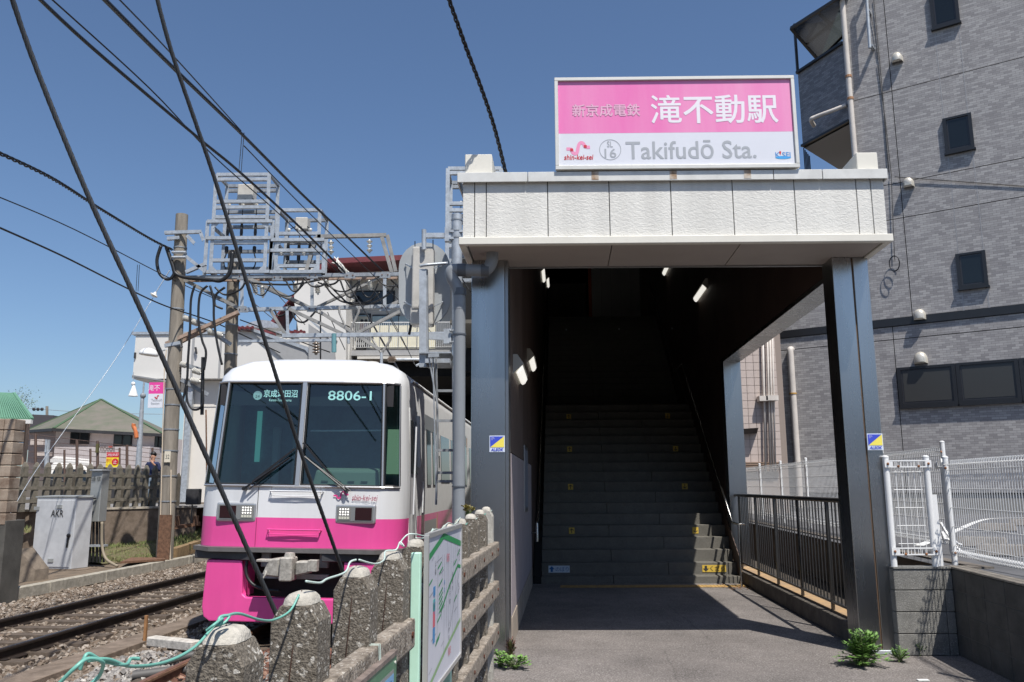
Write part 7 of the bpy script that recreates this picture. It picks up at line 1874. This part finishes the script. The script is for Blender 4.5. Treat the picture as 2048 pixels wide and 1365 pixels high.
MB().box(tuple(P(-60,930,41.2)), tuple(P(54,841,41.2)+V(0,.3,0))).build('wall', mat('brick_wall',(0.30,0.20,0.14),.8,var=.15), hs2)
MB().box(tuple(P(37,893,41)), tuple(P(50,852,41.1))).build('blue_shutter', mat('pale_blue',(0.35,0.55,0.70),.6), hs2)
hs3 = thing('dark_roof_house', P(80,840,70), 'distant dark tiled roof between the two green roofs', 'house'); MB().prism([P(55,829,70),P(106,831,70),P(112,900,70),P(50,900,70)], (0,6,0)).build('roof', mat('dark_tile',(0.06,0.055,0.06),.7), hs3)
ut = thing('distant_utility_pole', P(94,830,75), 'tiny distant utility pole with three insulators above the dark roof', 'pole'); MB().tube([P(94,835,75),P(94,813,75)], .12, 8).build('shaft', M_conc, ut)
for x_ in (68,76,84): MB().ball(P(x_,819,75), .16, 6).build('insulator', M_under, ut)
wire([(50,817,75),(94,820,75),(190,826,75),(330,829,75)], .025, 'distant hairline utility wire above the green roof', M_galv2)
tr_ = thing('far_tree', P(40,800,80), 'hazy treetop peeking over the green metal roof', 'tree'); lf = MB(); r_ = random.Random(4)
MB().tube([P(40,870,80),P(40,800,80)], .2, 6).build('trunk', M_conc, tr_)
for k in range(700):
    q = P(40,806,80)+V(r_.gauss(0,.7),r_.gauss(0,.6),r_.gauss(0,.7)); e_ = V(r_.uniform(-1,1),r_.uniform(-1,1),r_.uniform(-1,1))*.12; g_ = V(r_.uniform(-1,1),r_.uniform(-1,1),r_.uniform(-1,1))*.12; lf.face([q,q+e_,q+g_])
tag(lf.build('crown', mat('far_leaf',(0.12,0.16,0.08),.8), tr_), kind='stuff')
# street lamp, bell lamp, mirror, cone lamp
sl = thing('street_lamp', P(282,945,28), 'pale grey street lamp post with a ball joint and orange convex mirror', 'street lamp')
MB().tube([P(276,945,28), P(281,860,28), P(285,795,28)], .10, 10, r2=.06).build('post', M_galv, sl, smooth=True, auto=50); MB().ball(P(286,792,28), .10, 10).build('ball', M_galv2, sl); MB().tube([P(286,790,28),P(288,765,28)], .03,8).build('post', M_galv, sl)
MB().tube(catmull([P(268,848,27.9),P(267,853,27.9),P(271,862,27.9),P(273,877,27.9)],5), .07, 8).build('mirror_rim', mat('mirror_orange',(0.60,0.18,0.06),.4), sl, smooth=True); MB().bar(P(272,861,27.9),P(281,862,28),.08,.12).build('mirror_bracket', M_galv, sl)
cl = thing('cone_lamp', P(266,780,29), 'white cone shaped pendant lamp with a ball top under the overhanging box', 'lamp')
MB().lathe(P(266,793,29),(0,0,1),[(0,.155),(.01,.16),(.36,.05),(.38,.04)],16).build('shade', M_white_paint, cl, smooth=True, auto=40); MB().ball(P(266.5,768,29), .075, 10).build('ball', M_white_paint, cl); MB().tube([P(266.5,768,29),P(267,745,29)], .01,5).build('stem', M_galv, cl)
ws = thing('warning_sign', P(225,930,27.5), 'red and yellow warning sign with a round stop mark behind the concrete fence', 'sign')
a = P(211,935,27.5); b = P(238,905,27.5); zm_ = P(225,915.5,27.5).z
MB().box((a.x,27.5,a.z),(b.x,27.53,zm_)).build('yellow_panel', M_yellow, ws); MB().box((a.x,27.5,zm_+.001),(b.x,27.53,b.z)).build('red_panel', M_red, ws)
text('この先止まれます', M_wl, ws, 'lettering', P(225,910,27.49), (1,0,0), ZV, w=.40, h=.10, bold=.01); text('踏切\nここ', M_red, ws, 'lettering', P(217.5,924,27.49), (1,0,0), ZV, w=.18, h=.22)
disc_o = MB().face([P(230,924,27.49)+V(.11*math.cos(2*math.pi*k/20),0,.11*math.sin(2*math.pi*k/20)) for k in range(20)]).build('stop_disc', M_red, ws); text('止', M_wl, ws, 'lettering', P(230,924,27.48), (1,0,0), ZV, w=.11, h=.12)
gp = thing('grey_post', P(100,960,27), 'short grey capped post behind the concrete pickets', 'post'); MB().tube([P(92,960,27),P(95,880,27)], .07, 8).build('shaft', M_galv, gp); MB().box(tuple(P(92,905,26.9)), tuple(P(98,880,27.1))).build('box', M_galv, gp)
cv = thing('parked_car', P(150,960,31), 'roof of a pale car parked behind the concrete pickets, mostly hidden', 'car')
MB().hexa([P(90,960,31),P(190,965,31),P(190,965,33),P(90,960,33),P(105,925,31.2),P(170,930,31.2),P(168,930,32.8),P(108,925,32.8)]).build('body', M_swb, cv, bevel=.12, bseg=3)
MB().hexa([P(100,958,30.98),P(182,963,30.98),P(182,963,31.0),P(100,958,31.0),P(110,936,31.1),P(170,940,31.1),P(170,940,31.12),P(110,936,31.12)]).build('window', M_wdark, cv)
for x_ in (108,175): MB().tube([P(x_,985,30.95),P(x_,985,31.2)], .3, 14).build('wheel', M_black, cv)

# ================================================================== PERSON
def person(c, label):
    # skeleton, skinned into one body; facing the camera, one hand raised to the mouth
    t = thing('person', c, label, 'person')
    J = {'pel':(0,0,.93),'ch':(0,.01,1.28),'nk':(0,.0,1.46),'hd':(0,-.02,1.58),'ht':(0,-.01,1.70),
         'sl':(.17,.01,1.40),'el':(.25,-.02,1.14),'wl':(.12,-.22,1.36),'hl':(.06,-.24,1.44),
         'sr':(-.17,.01,1.40),'er':(-.24,.02,1.12),'wr':(-.22,-.06,.88),'hr':(-.21,-.08,.80),
         'hpl':(.09,0,.90),'kl':(.10,-.02,.50),'al':(.11,.02,.09),'tl':(.12,-.14,.04),
         'hpr':(-.09,0,.90),'kr':(-.11,-.01,.50),'ar':(-.12,.02,.09),'tr':(-.13,-.14,.04)}
    Rr = {'pel':.13,'ch':.145,'nk':.055,'hd':.082,'ht':.07,'sl':.065,'el':.045,'wl':.032,'hl':.035,'sr':.065,'er':.045,'wr':.032,'hr':.035,'hpl':.09,'kl':.06,'al':.042,'tl':.035,'hpr':.09,'kr':.06,'ar':.042,'tr':.035}
    E = [('pel','ch'),('ch','nk'),('nk','hd'),('hd','ht'),('ch','sl'),('sl','el'),('el','wl'),('wl','hl'),('ch','sr'),('sr','er'),('er','wr'),('wr','hr'),('pel','hpl'),('hpl','kl'),('kl','al'),('al','tl'),('pel','hpr'),('hpr','kr'),('kr','ar'),('ar','tr')]
    names = list(J); me = bpy.data.meshes.new('body'); me.from_pydata([J[k] for k in names], [(names.index(a), names.index(b)) for a, b in E], [])
    ob = bpy.data.objects.new('body', me); COL.objects.link(ob)
    md = ob.modifiers.new('Skin', 'SKIN'); ob.modifiers.new('Sub','SUBSURF').levels = 1; ob.modifiers['Sub'].render_levels = 1
    for i, k in enumerate(names): me.skin_vertices[0].data[i].radius = (Rr[k], Rr[k]*(.75 if k in ('pel','ch') else 1)); me.skin_vertices[0].data[i].use_root = (k == 'pel')
    dg = bpy.context.evaluated_depsgraph_get(); m2 = bpy.data.meshes.new_from_object(ob.evaluated_get(dg)); bpy.data.objects.remove(ob)
    skin = mat('skin', (0.50,0.27,0.18), .55); shirt = mat('navy_shirt', (0.012,0.02,0.07), .8); jean = mat('pale_jeans', (0.33,0.42,0.52), .8); shoe = M_under; hair = mat('black_hair', (0.008,0.007,0.007), .5)
    for m_ in (skin, shirt, jean, shoe): m2.materials.append(m_)
    for p_ in m2.polygons:
        q = p_.center; i = 0
        if q.z < .07: i = 3
        elif q.z < .92 and abs(q.x) < .2: i = 2
        elif q.z < 1.44 and not (q.y < -.15) and not (q.z < .95): i = 1
        p_.material_index = i; p_.use_smooth = True
    b = bpy.data.objects.new('body', m2); COL.objects.link(b); b.parent = t; WLOC[b.name] = Vector(c)
    hm = MB().ball(Vector(c)+V(0,.005,1.665), .098, 12, 1.0); hm.v = [v for v in hm.v]
    for i, v in enumerate(hm.v):
        if v.z < c[2]+1.64 and v.y < c[1]: hm.v[i] = V(v.x*.0+c[0]+(v.x-c[0])*.9, v.y+.06, c[2]+1.66)
    hm.build('hair', hair, t, smooth=True)
    MB().hexa([Vector(c)+V(-.013,-.105,1.57),Vector(c)+V(.013,-.105,1.57),Vector(c)+V(.01,-.09,1.57),Vector(c)+V(-.01,-.09,1.57),Vector(c)+V(-.006,-.10,1.61),Vector(c)+V(.006,-.10,1.61),Vector(c)+V(.006,-.09,1.61),Vector(c)+V(-.006,-.09,1.61)]).build('nose', skin, b)
    for s in (-1,1): MB().ball(Vector(c)+V(s*.03,-.092,1.605), .010, 6).build('eye', M_black, b); MB().ball(Vector(c)+V(s*.085,-.01,1.59), .02, 6).build('ear', skin, b)
    MB().box(tuple(Vector(c)+V(-.02,-.098,1.545)), tuple(Vector(c)+V(.02,-.09,1.552))).build('mouth', mat('lips',(0.35,0.12,0.1),.5), b)
    for k in range(4): MB().tube([Vector(c)+V(.06-.008*k,-.245,1.44+.012*k), Vector(c)+V(.03-.006*k,-.255,1.475+.012*k), Vector(c)+V(.005,-.235,1.49+.012*k)], .008, 5).build('finger', skin, b)
    MB().tube([Vector(c)+V(.07,-.24,1.43), Vector(c)+V(.05,-.225,1.49)], .009, 5).build('thumb', skin, b)
    return t
hd = P(307,906,26.2); person(V(hd.x, 26.2, hd.z-1.72), 'person in a navy shirt and pale jeans standing behind the concrete pickets, hand at mouth')
tag(MB().box(tuple(P(-30,1005,60)), tuple(P(330,960,60)+V(0,1,0))).build('far_wall', mat('far_shade',(0.14,0.12,0.10),.9,var=.3,vscale=.5)), 'low dark far wall beyond the street on the left', 'wall')

# ================================================================== ACROSS THE STREET (behind the viewpoint, mirrored in the steel)
struct(MB().face([(-60,-40,-.002),(60,-40,-.002),(60,-6.02,-.002),(-60,-6.02,-.002)]), 'road', mat('road_asphalt',(0.09,0.09,0.09),.9,var=.2))
def back_house(x0, x1, y, h, m, label):
    t = thing('street_house', V((x0+x1)/2,y,0), label, 'house')
    MB().box((x0,y-7,0),(x1,y,h)).build('wall', m, t)
    MB().hexa([(x0-.4,y-7.4,h),(x1+.4,y-7.4,h),(x1+.4,y+.4,h),(x0-.4,y+.4,h),(x0+1.5,y-4,h+1.8),(x1-1.5,y-4,h+1.8),(x1-1.5,y-3,h+1.8),(x0+1.5,y-3,h+1.8)]).build('roof', MATS['dark_tile'], t)
    k = 0; x = x0+1
    while x < x1-1.8:
        for z in (1.0, 3.9):
            if z+1.2 < h: w = MB().box((x,y+.002,z),(x+1.5,y+.05,z+1.2)).build('window', M_under, t); MB().box((x+.08,y+.051,z+.08),(x+1.42,y+.06,z+1.12)).build('pane', M_wdark, w)
        x += 2.6
M_h1 = mat('brown_stucco',(0.17,0.13,0.10),.9,var=.1); M_h2 = mat('dark_grey_stucco',(0.11,0.11,0.11),.9,var=.1)
back_house(-46,-30,-38,6.5,M_h2,'dark grey house across the street at the far left')
back_house(-28,-12,-37,5.8,M_h1,'brown stucco house across the street, left of the middle')
back_house(-10,6,-38,6.4,M_h2,'dark grey house straight across the street')
back_house(8,23,-37,5.8,M_h1,'brown stucco house across the street, right of the middle')
back_house(25,42,-38,6.5,M_h2,'dark grey house across the street at the far right')

# gusset plates, extra insulators and cables on the gantry
for x_, y_ in ((485,553),(485,619),(625,551),(625,618),(770,550),(770,616),(555,555),(700,551)):
    c = P(x_,y_,YG-.06); MB().prism([c+V(-.16,0,-.09), c+V(.16,0,-.09), c+V(.10,0,.09), c+V(-.10,0,.09)], (0,.012,0)).build('gusset', M_galv2, gt)
    for dx_ in (-.08,.08): MB().tube([c+V(dx_,0,0), c+V(dx_,-.02,0)], .018, 6).build('bolt', M_rust, gt)
for x0,y0,x1,y1 in ((508,566,512,590),(524,572,526,596),(634,568,636,590),(652,560,655,578),(590,566,592,586),(700,612,706,596),(738,561,742,580)):
    insul(gt, P(x0,y0,YG-.15), P(x1,y1,YG-.15), .075, 5)
rk = random.Random(21)
for k, lb in enumerate(('first','second','third','fourth','fifth','sixth','seventh','eighth')):
    x0 = 500+k*36; dx_ = rk.uniform(35,85); sag = rk.uniform(12,34); y0 = 556+rk.uniform(0,10)
    cable([(x0,y0,Yc-.1),(x0+dx_*.3,y0+sag*.9,Yc-.1),(x0+dx_*.65,y0+sag,Yc-.1),(x0+dx_,y0+rk.uniform(-2,10),Yc-.1)], rk.uniform(.016,.028), lb+' small black jumper cable from the left drooping under the gantry beam', group='jumper cables under the gantry')
for k, (a_, b_) in enumerate((((500,600),(560,650)),((556,590),(610,650)),((655,625),(690,700)),((770,620),(815,700)))): wire([(a_[0],a_[1],25),(b_[0],b_[1],25)], .014, ('first','second','third','fourth')[k]+' from the left of the thin dark struts crossing the station roofs', None)

tl_ = MB(); rt_ = random.Random(8)
for k in range(5000):
    x = rt_.uniform(-150,-62); h_ = 4+2.5*noise.noise(V(x*.12,0,0))+1.2*noise.noise(V(x*.5,3,0)); q = V(x, 95+rt_.uniform(-3,3), .5+h_*rt_.random()**.7)
    e_ = V(rt_.uniform(-1,1),rt_.uniform(-1,1),rt_.uniform(-1,1))*.7; g_ = V(rt_.uniform(-1,1),rt_.uniform(-1,1),rt_.uniform(-1,1))*.7; tl_.face([q,q+e_,q+g_])
tag(tl_.build('far_trees', MATS['far_leaf']), 'low far belt of trees beyond the street at the left', 'trees', kind='stuff')
